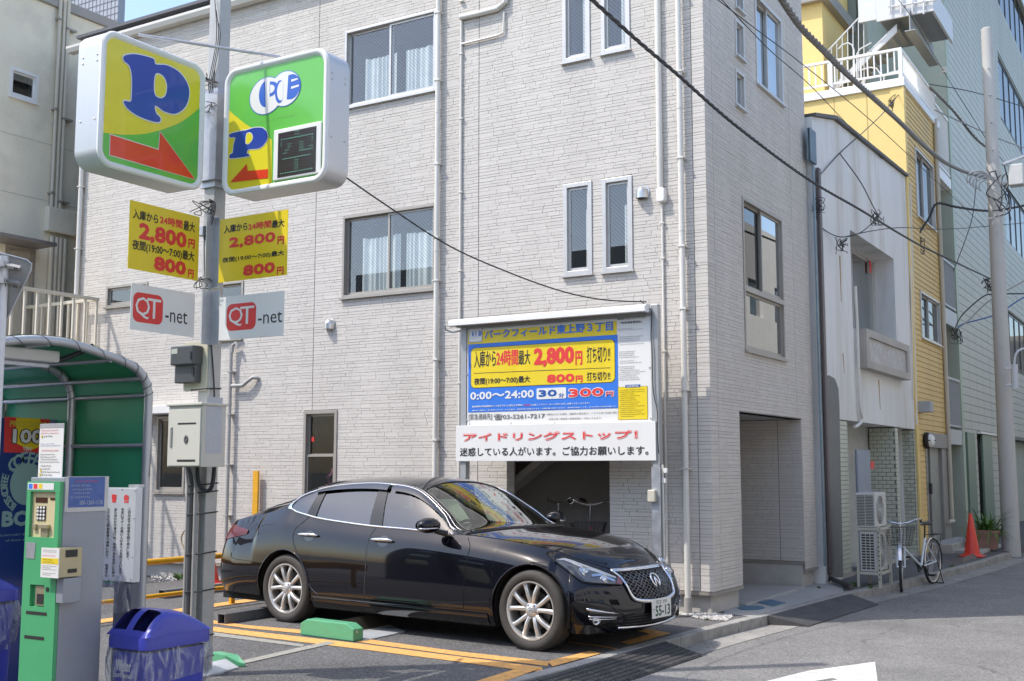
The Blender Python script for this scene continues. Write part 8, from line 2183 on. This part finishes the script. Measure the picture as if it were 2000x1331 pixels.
# chrome frame round the side glass, visor strip, black pillars
def ribbon(name, A_, B_, m, parent, sgn=1, **k):
 P = [[tuple(a), tuple(b)] for a, b in zip(A_, B_)]; return MB().grid(P, flip=sgn == 1).build(name, m, parent, smooth='all', **k)
for sgn in (1, -1):
 ss = list(np.linspace(6.0, 14.12, 70))
 top = [upoff(s, 1.0, .006, sgn) for s in ss]; mb = MB(); mb.tube(top, [.010] * len(top), 8, flat=.6); mb.build('window_trim', M_chrome, car, smooth='all')
 lo = [upoff(s, 0.0, .006, sgn) for s in ss]
 tip = [upoff(6.0, w, .008, sgn) for w in (0, .5, 1)]
 mb = MB(); mb.tube(lo, [.010] * len(lo), 8, flat=.6); mb.build('window_trim', M_chrome, car, smooth='all')
 ribbon('window_trim', [upoff(s, 0, .009, sgn) for s in np.linspace(5.85, 6.6, 8)], [upoff(s, 1, .009, sgn) for s in np.linspace(5.85, 6.6, 8)], M_chrome, car, sgn) if False else None
 for (sa, sb, wt) in ((6.0, 6.35, 0),):
  P = [[tuple(upoff(6.0 + .42 * u_ * (1 - .55 * math.sin(math.pi * w_)), w_, .008, sgn)) for u_ in (0, 1)] for w_ in np.linspace(0, 1, 9)]; MB().grid(P, flip=sgn == -1).build('window_trim', M_chrome, car, smooth='all')
 def pillar(xa_lo, xb_lo, xa_hi, xb_hi, off=.006, nm='pillar_trim', m=M_satin):
  def sx(x, w):
   ss_ = np.linspace(6, 14.2, 165); xv = [upper(s_, w)[0] for s_ in ss_]; return float(np.interp(x, xv, ss_))
  P = []
  for w_ in np.linspace(0, 1, 9):
   P.append([tuple(upoff(sx(xa_lo + (xa_hi - xa_lo) * w_, w_), w_, off, sgn)), tuple(upoff(sx(xb_lo + (xb_hi - xb_lo) * w_, w_), w_, off, sgn))])
  return MB().grid(P, flip=sgn == -1).build(nm, m, car, smooth='all')
 pillar(1.10, 1.27, 1.05, 1.17); pillar(.21, .30, .27, .33); pillar(.30, .345, .33, .36, .008)
 # smoked visors above the door glass
 for (sa, sb) in ((8.1, 11.15), (11.3, 13.75)):
  sq = np.linspace(sa, sb, 24)
  P = [[tuple(upoff(s, 1.0, .012, sgn)), tuple(upoff(s, .93, .026, sgn)), tuple(upoff(s, .84 - .0 * 0, .030, sgn))] for s in sq]; MB().grid(P, flip=sgn == 1).build('door_visor', mat('smoked_visor', (.02, .02, .022), .12, coat=1), doors['rear_door' if sa < 9 else 'front_door', 0 if sgn == 1 else 1], smooth='all')
 # black band at windscreen and rear glass edges
 mb = MB(); mb.tube([upoff(s, PIL + .0, .003, sgn) for s in np.linspace(ws_hdr, ws_base, 30)], [.007] * 30, 6); mb.build('screen_seal', M_satin, car, smooth='all')
 mb = MB(); mb.tube([upoff(s, 1.16, .003, sgn) for s in np.linspace(bl_lo, bl_hi, 20)], [.006] * 20, 6); mb.build('screen_seal', M_satin, car, smooth='all')
 mb = MB(); mb.tube([upoff(s, 1.055, .003, sgn) for s in np.linspace(ws_hdr - 1.2, 14.2, 34)], [.003] * 34, 6); mb.build('roof_seam', mat('seam_silver', (.35, .35, .36), .3, .8), car, smooth='all')
for s_ in (ws_hdr, ws_base):
 pts = [upoff(s_, w, .002) for w in np.linspace(PIL, 2, 12)] + [upoff(s_, w, .002, -1) for w in np.linspace(PIL, 2, 12)[::-1]]
 mb = MB(); mb.tube(pts, .008, 6); mb.build('screen_seal', M_satin, car, smooth='all')
pts = [upoff(14.6, w, .001) for w in np.linspace(.4, 2, 20)] + [upoff(14.6, w, .001, -1) for w in np.linspace(.4, 2, 20)[::-1]]
mb = MB(); mb.tube(pts, .012, 6); mb.build('cowl', M_satin, car, smooth='all')
# panel gaps: narrow dark recess lines, with a painted glint along the door edges
M_gap = mat('panel_gap', (.002, .002, .002), .9); M_gaps = mat('gap_glint', (.28, .28, .30), .25, .9)
def gap(zx, sgn=1, off=.0012, r=.0028, m=None, nm='panel_gap'):
 pts = [cm(RS(s_of_x(x), z, off), sgn) for x, z in zx]; mb = MB(); mb.tube(pts, r, 5, cap=True); return mb.build(nm, m or M_gap, car)
for sgn in (1, -1):
 zz_ = np.linspace(.32, 1.08, 26)
 gap([(float(seamRx(z)), z) for z in np.linspace(.315, 1.07, 30)], sgn); gap([(float(seamRx(z)) + .006, z) for z in np.linspace(.315, 1.07, 30)], sgn, .002, .0016, M_gaps, 'door_edge_glint')
 gap([(float(seamB(z)), z) for z in np.linspace(.315, .985, 20)], sgn); gap([(float(seamB(z)) + .006, z) for z in np.linspace(.315, .985, 20)], sgn, .002, .0013, M_gaps, 'door_edge_glint')
 gap([(float(seamF(z)), z) for z in np.linspace(.30, .93, 20)], sgn)
 gap([(x, .315) for x in np.linspace(.50, 2.36, 30)], sgn)
 gap([(x, z) for x, z in zip(np.linspace(-.95, -.4, 10), np.interp(np.linspace(-.95, -.4, 10), [-.95, -.8, -.4], [.66, .60, .585]))], sgn)
 gap([(x, z) for x, z in ((3.43, .52), (3.5, .53), (3.55, .55))], sgn)
 # wheel arch lips
 for xc in (0.0, WB):
  pts = [cm(RS(s_of_x(xc + RA * math.cos(g)), ZA + RA * math.sin(g), .001), sgn) for g in np.linspace(-.2, math.pi + .2, 44)]
  mb = MB(); mb.tube(pts, .008, 6); mb.build('arch_lip', M_paint, car, smooth='all')
  # inner wheel housing
  mb = MB(); O_ = CM @ Vector((xc, -.90 * sgn, ZA)); ax = (CM.to_3x3() @ Vector((0, sgn, 0)))
  hg_ = [(RA * k_ * math.cos(g), RA * k_ * math.sin(g)) for k_ in (1,) for g in np.linspace(-.35, math.pi + .35, 30)]
  mb = MB(); fx_ = CM.to_3x3() @ Vector((1, 0, 0)); mb.grid([[tuple(O_ + fx_ * a_ * q_ + Vector((0, 0, b_ * q_)) + ax * h_) for q_, h_ in ((1.01, .0), (1.02, .36), (.01, .37))] for a_, b_ in hg_]); mb.build('wheel_housing', M_blk, car)
 # bonnet shut line along the wing
 mb = MB(); mb.tube([upoff(s, .35, .0008, sgn) for s in np.linspace(14.6, 21.5, 40)], .0028, 5); mb.build('panel_gap', M_gap, car)
 # sill
 mb = MB(); P = [[tuple(cm(RS(s_of_x(x), z, o_), sgn)) for z, o_ in ((.29, .002), (.275, .010), (.22, .012), (.185, .006))] for x in np.linspace(.44, WB - .44, 40)]; mb.grid(P, flip=sgn == -1); mb.build('sill', M_paint, car, smooth='all')
# underside
mb = MB(CM); mb.box(-1.1, 3.6, -.78, .78, .17, .24); mb.box(.42, WB - .42, -.86, .86, .19, .27); mb.box(-.9, -.45, -.84, .84, .24, .5); mb.build('underbody', M_blk, car)
mb = MB(CM); mb.box(-.25, 2.5, -.74, .74, .27, .45); mb.box(-1.0, -.3, -.70, .70, .5, .97); mb.box(2.35, 3.45, -.66, .66, .30, .70); mb.build('floor_pan', mat('dark_carpet', (.02, .02, .02), .95), car)
# ---- interior
def seat(x, y, w, bench=False):
 t = MB(CM); hw = w / 2
 t.box(x - .02, x + .48, y - hw, y + hw, .46, .62); o = t.build('seat', M_seat, car, bevel=.05, seg=3)
 t = MB(CM); t.add([(x - .02, y - hw, .60), (x + .12, y - hw, .60), (x - .10, y - hw * .85, 1.16), (x - .22, y - hw * .85, 1.14), (x - .02, y + hw, .60), (x + .12, y + hw, .60), (x - .10, y + hw * .85, 1.16), (x - .22, y + hw * .85, 1.14)],
  [(0, 1, 2, 3), (7, 6, 5, 4), (0, 4, 5, 1), (1, 5, 6, 2), (2, 6, 7, 3), (3, 7, 4, 0)]); t.build('backrest', M_seat, o, bevel=.05, seg=3)
 for yy in ([y] if not bench else [y - .38, y + .38]):
  t = MB(CM); t.box(x - .24, x - .13, yy - .12, yy + .12, 1.17, 1.34); t.build('headrest', M_seat, o, bevel=.04, seg=3)
seat(1.25, -.37, .50); seat(1.25, .37, .50); seat(.30, 0, 1.25, True)
mb = MB(CM); mb.add([(1.95, y, z) for y in (-.70, .70) for z in (.55, .90)] + [(2.45, y, z) for y in (-.66, .66) for z in (.60, .97)], [(0, 1, 3, 2), (4, 6, 7, 5), (1, 5, 7, 3), (0, 4, 5, 1), (2, 3, 7, 6), (0, 2, 6, 4)]); mb.build('dashboard', mat('dash_black', (.025, .025, .026), .6), car, bevel=.03)
mb = MB(CM); c_ = Vector((1.86, -.37, .90)); ax = Vector((.85, 0, -.5)).normalized(); x_ = ax.orthogonal().normalized(); y_ = ax.cross(x_)
mb.tube([c_ + x_ * (.18 * math.cos(g)) + y_ * (.18 * math.sin(g)) for g in np.linspace(0, 2 * math.pi, 29)], .014, 8); mb.tube([c_ - x_ * .18, c_ + x_ * .18], .016, 6); mb.tube([c_, c_ + y_ * .18], .016, 6); mb.sphere(c_, .05, 6); mb.build('steering_wheel', mat('dash_black', (.025, .025, .026), .6), car, smooth=True)
# sun shade: pale sheet seen behind the screen
mb = MB(CM); mb.add([(1.80, -.50, 1.02), (1.84, -.15, 1.02), (1.62, -.15, 1.25), (1.58, -.50, 1.25)], [(0, 1, 2, 3)]); mb.build('paper_sheet', mat('cream_paper', (.45, .48, .33), .8), car)
mb = MB(CM); mb.box(1.62, 1.66, -.10, .10, 1.30, 1.37); mb.build('interior_mirror', M_satin, car, bevel=.01)
# ---- wheels
M_alloy = mat('alloy_wheel', (.66, .645, .62), .3, .75, var=.03); M_ctyre = mat('car_tyre', (.05, .045, .04), .75, var=.12, scale=12, bump=.15, bscale=60)
RT = .345; RR = .245
def wheel(xc, sgn, ang):
 O_ = CM @ Vector((xc, -.905 * sgn, RT - .008)); out = (CM.to_3x3() @ Vector((0, -sgn, 0))).normalized(); fw_ = (CM.to_3x3() @ Vector((1, 0, 0))); up_ = Vector((0, 0, 1))
 mb = MB(); prof_ = [(RR + .006, -.012), (RR + .022, .0), (RT - .045, .006), (RT - .016, -.004), (RT - .004, -.022), (RT, -.035)]
 for h in (-.060, -.095, -.130, -.165): prof_ += [(RT, h + .004), (RT - .008, h + .003), (RT - .008, h - .003), (RT, h - .004)]
 prof_ += [(RT - .004, -.195), (RT - .02, -.215), (RR, -.205)]
 mb.lathe(prof_, O_, out, 56); w = mb.build('wheel', M_ctyre, car, smooth=True)
 mb = MB(); mb.lathe([(RR + .007, -.013), (RR + .006, -.006), (RR - .006, -.006), (RR - .014, -.018), (RR - .022, -.05), (RR - .03, -.17), (RR, -.20)], O_, out, 48); mb.build('rim', M_alloy, w, smooth=True)
 mb = MB(); mb.lathe([(0, -.115), (RR - .035, -.115)], O_, out, 32); mb.build('rim_back', M_blk, w)
 mb = MB(); mb.lathe([(0, -.085), (.165, -.085), (.165, -.10)], O_, out, 32); mb.build('brake_disc', mat('brake_disc', (.12, .11, .10), .4, .8), w, smooth=True)
 P3 = lambda a, r, h: O_ + (fw_ * math.cos(a) + up_ * math.sin(a)) * r + out * h
 sp_ = MB()
 for k in range(5):
  a0 = ang + k * 2 * math.pi / 5
  for d in (-1, 1):
   rows = []
   for t in np.linspace(0, 1, 9):
    r = .045 + (RR - .012 - .045) * t; a = a0 + d * (.20 + .115 * t + .0 * t * t); hw = (.019 - .002 * math.sin(math.pi * t)) if t < .8 else .017 + .02 * (t - .8)
    h = -.032 + .012 * math.sin(math.pi * min(1, t * 1.1)) + .014 * t
    da = hw / max(r, .06)
    rows.append([tuple(P3(a - da * 1.15, r, h - .035)), tuple(P3(a - da, r, h - .006)), tuple(P3(a - da * .55, r, h)), tuple(P3(a + da * .55, r, h)), tuple(P3(a + da, r, h - .006)), tuple(P3(a + da * 1.15, r, h - .035))])
   sp_.grid(rows, flip=sgn == 1)
 sp_.build('spokes', M_alloy, w, smooth=True)
 mb = MB(); mb.lathe([(0, -.012), (.030, -.013), (.034, -.020), (.056, -.026), (.072, -.036), (.072, -.07)], O_, out, 28); hub = mb.build('hub', M_alloy, w, smooth=True)
 mb = MB()
 for k in range(5): a = ang + (k + .5) * 2 * math.pi / 5; mb.lathe([(0, .010), (.008, .009), (.0095, 0)], P3(a, .052, -.030), out, 8)
 mb.build('wheel_nut', M_chrome, hub)
 mb = MB();
 for pts in (ell(0, 0, .019, .013, -60, 240), ): mb.tube([P3(0, 0, -.008) + fw_ * x * -1 * sgn * -1 + up_ * y for x, y in pts], .0022, 5)
 mb.build('hub_emblem', M_chrome, hub)
for xc in (0.0, WB):
 for sgn in (1, -1): wheel(xc, sgn, .30 if xc else 1.62)
# ---- door handles
def handle(x, z, sgn, door):
 s0_ = s_of_x(x - .145); s1_ = s_of_x(x + .145)
 mb = MB(); pts = []
 for t in np.linspace(0, 1, 15): pts.append(cm(RS(s_of_x(x - .14 + .28 * t), z - .002 * t, .016 + .024 * math.sin(math.pi * t) ** .5), sgn))
 rr_ = [.006 + .011 * math.sin(math.pi * t) ** .35 for t in np.linspace(0.0, 1, 15)]
 mb.tube(pts, rr_, 10, up=(0, 0, 1)); h = mb.build('door_handle', M_chrome, door, smooth='all')
 mb = MB(); P = []
 for r in (0, .5, 1): P.append([tuple(cm(RS(s_of_x(x + .01 + .075 * r * math.cos(g)), z - .008 + .052 * r * math.sin(g), .0015), sgn)) for g in np.linspace(0, 2 * math.pi, 21)])
 mb.grid(P, flip=sgn == 1); mb.build('handle_recess', mat('recess_black', (.003, .003, .004), .25, coat=1), h, smooth='all')
for sgn in (1, -1): handle(.335, .885, sgn, doors['rear_door', 0 if sgn == 1 else 1]); handle(1.34, .868, sgn, doors['front_door', 0 if sgn == 1 else 1])
# ---- mirrors
for sgn in (1, -1):
 t = MB(CM); c_ = Vector((2.02, -1.02 * sgn, 1.035)); P = []
 for i in range(13):
  a = math.pi * i / 12; row = []
  for j in range(21):
   g = 2 * math.pi * j / 20; X = math.cos(a); rr_ = math.sin(a) ** .7
   row.append((c_.x + .085 * X * (1 if X > 0 else .75), c_.y + .135 * rr_ * math.cos(g), c_.z + .072 * rr_ * math.sin(g)))
  P.append(row)
 t.grid(P, flip=True); mo = t.build('door_mirror', M_paint, car, smooth='all')
 t = MB(CM); t.tube([c_ + Vector((.02, .06 * sgn, -.05)), Vector((2.12, -.87 * sgn, .955))], [.022, .03], 8); t.build('mirror_stalk', M_satin, mo, smooth=True)
 t = MB(CM); t.tube([c_ + Vector((.02 + .066 * math.cos(a), -.002 * sgn + -.137 * sgn * math.sin(a) * .98, -.025)) for a in np.linspace(-.3, 1.9, 12)], .008, 6); t.build('mirror_indicator', M_chrome, mo, smooth='all')
 t = MB(CM); t.add([(c_.x - .062, c_.y + .11 * math.cos(g), c_.z + .055 * math.sin(g)) for g in np.linspace(0, 2 * math.pi, 19)[:-1]], [tuple(range(18))]); t.build('mirror_glass', M_chrome, mo)
# ---- features traced on the surface: the side and nose are searched for the photographed point
_tab = []
for s in np.linspace(16.5, 24, 151):
 zt = section(s)[-1][0]
 for z in np.linspace(.17, zt, 60):
  p = RS(s, z); q = proj(cm(p)); _tab.append((q[0], q[1], s, z))
_tab = np.array(_tab)
def at_px(px, py):
 d = (_tab[:, 0] - px) ** 2 + (_tab[:, 1] - py) ** 2; k = np.argsort(d)[:4]; w = 1 / (d[k] + .05); w /= w.sum(); return float((_tab[k, 2] * w).sum()), float((_tab[k, 3] * w).sum())
Z7 = lambda X, Y: (800 + X / 3.328, 900 + Y / 3.328)
def lerp_sz(top, bot, nu=26, nv=8, off=.003, sgn=1, bulge=0.0):
 tp = [at_px(*Z7(*p)) for p in top]; bt = [at_px(*Z7(*p)) for p in bot]
 def samp(L_, t):
  d = [0]
  for a, b in zip(L_[:-1], L_[1:]): d.append(d[-1] + math.hypot((b[0] - a[0]) * .15, b[1] - a[1]))
  x = t * d[-1]; return (float(np.interp(x, d, [q[0] for q in L_])), float(np.interp(x, d, [q[1] for q in L_])))
 P = []
 for i in range(nu + 1):
  t = i / nu; a = samp(tp, t); b = samp(bt, t); row = []
  for j in range(nv + 1):
   w = j / nv; s = a[0] * (1 - w) + b[0] * w; z = a[1] * (1 - w) + b[1] * w
   row.append(tuple(cm(RS(s, z, off + bulge * math.sin(math.pi * w) * math.sin(math.pi * min(max(t, 0), 1)) ** .5), sgn)))
  P.append(row)
 return P
HLt = [(935, 648), (1000, 630), (1100, 662), (1240, 712), (1340, 752), (1388, 778)]; HLb = [(935, 650), (990, 690), (1060, 745), (1120, 790), (1200, 800), (1372, 810)]
M_hl = mat('headlamp_silver', (.13, .13, .135), .35, .7); M_clear = glassmat('clear_lens', (.95, .96, .97), .015, fres=.7); M_hld = mat('headlamp_dark', (.05, .05, .055), .25, .6)
for sgn in (1, -1):
 P = lerp_sz(HLt, HLb, off=.002, sgn=sgn); hl = MB().grid(P, flip=sgn == 1).build('headlight', M_hl, car, smooth='all')
 def lens(X, Y, r, m, nm, off=.004):
  s, z = at_px(*Z7(X, Y)); c_ = cm(RS(s, z, off), sgn); d = (cm(RS(s, z, .2), sgn) - cm(RS(s, z, 0), sgn)).normalized(); d = (d + (CM.to_3x3() @ Vector((.6, 0, 0)))).normalized()
  mb = MB(); mb.lathe([(r * 1.12, -.01), (r * 1.12, .008), (r, .010), (r * .9, .0), (r * .55, .012), (0, .018)], c_, d, 20); mb.build(nm, m, hl, smooth=True)
 lens(1135, 722, .046, M_chrome, 'lamp_lens'); lens(1135, 722, .030, mat('lens_glass', (.5, .55, .6), .05, .9), 'lamp_lens', .012); lens(1265, 770, .034, M_chrome, 'lamp_lens')
 P = lerp_sz([(1020, 690), (1075, 745), (1120, 785)], [(1060, 690), (1090, 735), (1140, 780)], 8, 2, .005, sgn); MB().grid(P, flip=sgn == 1).build('lamp_divider', M_hld, hl, smooth='all')
 P = lerp_sz([(1180, 745), (1240, 735), (1330, 775)], [(1185, 760), (1240, 752), (1330, 790)], 10, 2, .007, sgn); MB().grid(P, flip=sgn == 1).build('light_blade', M_chrome, hl, smooth='all')
 P = lerp_sz([(1150, 795), (1260, 800), (1360, 800)], [(1150, 803), (1260, 808), (1365, 808)], 10, 2, .006, sgn); MB().grid(P, flip=sgn == 1).build('lamp_lower', M_hld, hl, smooth='all')
 P = lerp_sz([(945, 645), (1000, 634), (1100, 668), (1240, 718), (1340, 757)], [(955, 652), (1000, 648), (1095, 690), (1235, 735), (1338, 768)], 22, 2, .007, sgn); MB().grid(P, flip=sgn == 1).build('light_blade', mat('drl_white', (.42, .43, .45), .3, .4), hl, smooth='all')
 P = lerp_sz(HLt, HLb, off=.010, sgn=sgn, bulge=.010); MB().grid(P, flip=sgn == 1).build('lamp_cover', M_clear, hl, smooth='all')
 P = lerp_sz([(1345, 758), (1390, 776)], [(1340, 808), (1374, 812)], 5, 4, .013, sgn); MB().grid(P, flip=sgn == 1).build('marker_reflector', mat('dark_red_lens', (.12, .02, .02), .2, coat=1), hl, smooth='all')
 edge = [lerp_sz(HLt, HLb, 26, 1, .012, sgn)[i][0] for i in range(27)] + [lerp_sz(HLt, HLb, 26, 1, .012, sgn)[i][1] for i in range(26, -1, -1)]
 mb = MB(); mb.tube(edge, .004, 6); mb.build('lamp_seal', M_satin, hl, smooth='all')
 # fog light
 P = lerp_sz([(1140, 955), (1180, 950), (1300, 960), (1352, 985)], [(1165, 1010), (1185, 1060), (1240, 1070), (1300, 1045)], 16, 5, .002, sgn); fg = MB().grid(P, flip=sgn == 1).build('fog_light', mat('fog_recess', (.01, .01, .011), .4), car, smooth='all')
 for a, b, r in (((1148, 965), (1340, 992), .012), ((1160, 1012), (1342, 1015), .007), ((1165, 1028), (1340, 1027), .006)):
  pa_ = at_px(*Z7(*a)); pb_ = at_px(*Z7(*b)); mb = MB(); mb.tube([cm(RS(pa_[0] + (pb_[0] - pa_[0]) * t, pa_[1] + (pb_[1] - pa_[1]) * t, .012), sgn) for t in np.linspace(0, 1, 9)], [r * (.5 + .5 * math.sin(math.pi * min(1, t + .3))) for t in np.linspace(0, 1, 9)], 8); mb.build('fog_trim', M_chrome, fg, smooth='all')
 P = lerp_sz([(1165, 970), (1240, 968), (1300, 985)], [(1170, 990), (1240, 992), (1300, 992)], 10, 2, .016, sgn); MB().grid(P, flip=sgn == 1).build('led_strip', M_hl, fg, smooth='all')
 s, z = at_px(*Z7(1212, 1040)); c_ = cm(RS(s, z, .004), sgn); d = (CM.to_3x3() @ Vector((.8, -.6 * sgn, 0))); mb = MB(); mb.lathe([(.036, -.01), (.036, .006), (.030, .010), (.026, .002), (0, .012)], c_, d, 20); mb.build('fog_lamp', M_chrome, fg, smooth=True)
 # bumper crease and front lip
 pts = [at_px(*Z7(*p)) for p in ((1140, 920), (1230, 922), (1310, 945), (1345, 975), (1395, 1000))]
 pts = crom(pts, 5); mb = MB(); mb.tube([cm(RS(s, z, .0), sgn) for s, z in pts], .007, 6); mb.build('bumper_crease', M_paint, car, smooth='all')
# ---- grille (param in y', z on the nose)
def nose(yv, z, off=0.0):
 yv_ = -abs(yv); ss_ = np.linspace(19.5, 24, 91); ys_ = [RS(s, z)[1] for s in ss_]; s = float(np.interp(yv_, ys_, ss_)); p = RS(s, min(z, section(s)[-1][0] - .002), off)
 return cm((p[0], p[1] * (1 if yv <= 0 else -1), p[2]))
gw_ = lambda z: float(np.interp(z, [.40, .44, .52, .60, .66], [.30, .385, .41, .425, .40]))
gz_top = lambda y: .655 - .03 * (abs(y) / .42) ** 2.5
gz_bot = lambda y: .40 + .05 * (abs(y) / .42) ** 3
GOp = [(.43, .662), (.392, .61), (.382, .54), (.368, .47), (.325, .425), (.18, .402), (0, .396)]; GOp = GOp + [(-a_, b_) for a_, b_ in GOp[-2::-1]]
_g = crom(GOp, 4); GO = [(0.43 - .86 * i / 10 if False else -.43 + .86 * i / 12, .662 + .006 * math.sin(math.pi * i / 12)) for i in range(1, 12)] ; GO = _g + GO
for i in range(0):
 g = 2 * math.pi * i / 64; X = math.copysign(abs(math.cos(g)) ** .38, math.cos(g)); Y = math.copysign(abs(math.sin(g)) ** .55, math.sin(g))
 zz_ = .53 + (.125 if Y > 0 else .125) * Y; yy = X * (.415 - .03 * (1 - (Y + 1) / 2) + (.0 if Y < 0 else -.01 * Y)); zz_ += -.018 * (abs(yy) / .42) ** 3 * (1 if Y > 0 else -1); GO.append((yy, zz_))
P = [[tuple(nose(.0 + (y - 0) * k, .53 + (z - .53) * k, .004 - .012 * (1 - k))) for y, z in GO + [GO[0]]] for k in (0.001, .25, .5, .75, 1.0)]
grl = MB().grid(P, flip=True).build('grille', M_blk, car, smooth='all')
mb = MB()
inside = lambda y, z: .402 + .022 * (abs(y) / .36) ** 3 < z < .655 and abs(y) < float(np.interp(z, [.40, .425, .47, .54, .61, .66], [.18, .32, .362, .375, .386, .42]))
def meshline(fn):
 run = []
 for y in np.linspace(-.42, .42, 85):
  z = fn(y)
  if inside(y, z): run.append(nose(y, z, .010))
  else:
   if len(run) > 1: mb.tube(run, .0044, 4, cap=False)
   run = []
 if len(run) > 1: mb.tube(run, .0032, 4, cap=False)
for k in range(-18, 19):
 meshline(lambda y: .53 + k * .036 + y * .62 + .004 * math.sin(y * 70)); meshline(lambda y: .53 + k * .036 - y * .62 - .004 * math.sin(y * 70))
mb.build('grille_mesh', mat('grille_bar', (.16, .16, .17), .22, .9), grl, smooth='all')
rim_ = [nose(y, z, .014) for y, z in GO + [GO[0]]]
mb = MB(); rr_ = [.011 + .010 * max(0, min(1, (.47 - z_) / .07)) + .004 * (z_ > .65) for y_, z_ in GO + [GO[0]]]; mb.tube(rim_, rr_, 10); mb.build('grille_frame', M_chrome, grl, smooth='all')
top_ = [(y, .662 - .002 * (abs(y) / .42) ** 3) for y in np.linspace(-.40, .40, 25)]
mb = MB(); mb.grid([[tuple(nose(y, z - .010, .022)), tuple(nose(y, z + .006, .026)), tuple(nose(y, z + .022, .012))] for y, z in top_]); mb.build('grille_frame', M_chrome, grl, smooth='all')
# emblem
def eb(pts, r, nm='emblem', off=.034):
 m_ = MB(); m_.tube([nose(y, z, off) for y, z in pts], r, 8); return m_.build(nm, M_chrome, grl, smooth='all')
ez = .555
eb([(.060 * math.cos(g), ez + .050 * math.sin(g)) for g in np.linspace(-1.15, math.pi + 1.15, 26)], .008)
eb([(-.026, ez - .046), (-.012, ez - .006), (0, ez + .026)], .007, off=.036); eb([(.026, ez - .046), (.012, ez - .006), (0, ez + .026)], .007, off=.036)
# lower intake, chrome lip, number plate
P = [[tuple(nose(y, z, .003)) for z in (.205, .25, .30)] for y in np.linspace(-.46, .46, 30)]; lw = MB().grid(P, flip=False).build('lower_intake', M_blk, car, smooth='all')
mb = MB()
for z in (.225, .25, .275, .295): mb.tube([nose(y, z, .006) for y in np.linspace(-.45, .45, 26)], .004, 5)
mb.build('intake_bars', mat('intake_bar', (.02, .02, .02), .3), lw, smooth='all')
mb = MB(); mb.tube([nose(y, .195 + .012 * (abs(y) / .5) ** 2, .012) for y in np.linspace(-.50, .50, 30)], .011, 8, flat=.8); mb.build('chrome_lip', M_chrome, car, smooth='all')
pc_ = (nose(0, .335, .03)); fx = CM.to_3x3() @ Vector((1, 0, 0)); ly = CM.to_3x3() @ Vector((0, -1, 0))
class PF:  # plate frame: seen from the front, right is towards the car's right hand... viewer's left to right
 def pt(s, u, v, d=0.0): return pc_ + (CM.to_3x3() @ Vector((0, 1, 0))) * u + Vector((0, 0, 1)) * v + fx * d
pf_ = PF()
mb = MB(); mb.prism([(-.168, -.083), (.168, -.083), (.168, .083), (-.168, .083)], .0, .003, pf_); npl = mb.build('number_plate', M_whitep, car)
M_pg = mat('plate_green', (.04, .10, .06), .4)
lettering(pf_, npl, M_pg, [('足立 330', -.10, .038, .09, .072, .01), ('て', -.155, -.035, -.125, .0, .01), ('55-13', -.112, -.068, .15, .026, .035)], .0035)
mb = MB(); mb.prism([(-.12, -.03), (.12, -.03), (.12, .03), (-.12, .03)], -.05, -.001, pf_); mb.build('plate_bracket', M_satin, car)
# ---- tail lamp on the rear corner
tl = [[.84 , .99]]
for sgn in (1, -1):
 P = []
 for i, t in enumerate(np.linspace(0, 1, 12)):
  s = 2.3 + 2.3 * t; z1_ = .965 - .01 * t - .055 * t ** 2; z0_ = .76 + .10 * t ** 1.5
  P.append([tuple(cm(RS(s, z0_ + (z1_ - z0_) * w, .006 + .006 * math.sin(math.pi * w)), sgn)) for w in np.linspace(0, 1, 6)])
 MB().grid(P, flip=sgn == 1).build('tail_light', mat('tail_red', (.09, .004, .006), .3, coat=.4, spec=.3), car, smooth='all')
mb = MB(CM); mb.tube([(.52 - 1.2, 0, 1.19), (-.74, 0, 1.21)], .004, 5); mb.build('aerial', M_satin, car)
# ------------------------------------------------------------------ unseen buildings facing the scene, added for reflections and bounce light
M_opp = mat('pale_facade', (.78, .76, .72), .8, var=.06, stain=(.42, .40, .36), samt=.3)
M_oppd = mat('dark_facade', (.16, .15, .14), .8, var=.08)
def block(x0, x1, y0, y1, h, m, label, face):
 t = thing('facing_building', label, 'building', ((x0 + x1) / 2, (y0 + y1) / 2, 0))
 holes = []; L0, L1 = (y0, y1) if face[0] == 'x' else (x0, x1)
 z = .9
 while z < h - 1.4:
  u = L0 + .7
  while u < L1 - 1.6: holes.append((u, z, u + 1.3, z + 1.2)); u += 2.5
  z += 2.8
 fr = Frame(0 if face[0] == 'x' else 1, {'x+': x1, 'x-': x0, 'y+': y1, 'y-': y0}[face]); sg = -1 if face in ('x-', 'y+') else 1
 mb = MB()
 for a, b, c, d in cells(L0, L1, ZR, h, holes): fr.box(mb, a, b, c, d, 0, -.2 * sg)
 mb.build('wall', m, t)
 mb = MB(); xa, xb, ya, yb_ = x0, x1, y0, y1
 if face == 'x-': xa += .21
 if face == 'x+': xb -= .21
 if face == 'y+': yb_ -= .21
 mb.box(xa, xb, ya, yb_, ZR, h - .01); mb.build('core', M_oppd, t)
 g = MB()
 for q_ in holes: fr.box(g, *[q_[i] for i in (0, 2, 1, 3)], -.12 * sg, -.14 * sg)
 g.build('window_glass', M_glassb, t)
block(2.9, 9, -8, 14, 7.2, M_opp, 'unseen pale building across the street added for corner window reflections and bounce light', 'x-')
block(3.1, 9, 14.5, 48, 9.5, mat('grey_white_facade', (.76, .75, .72), .8, var=.06), 'unseen grey white building across the street further along added for bounce light', 'x-')
block(-26, -7.5, -13, -8.5, 8.5, M_oppd, 'unseen dark low building behind the lot added for dark reflections in the car doors', 'y+')
block(-7.2, 2.2, -15, -10, 7.5, mat('brown_facade', (.20, .16, .13), .8, var=.06), 'unseen brown building behind the camera added for reflections in the car bonnet', 'y+')
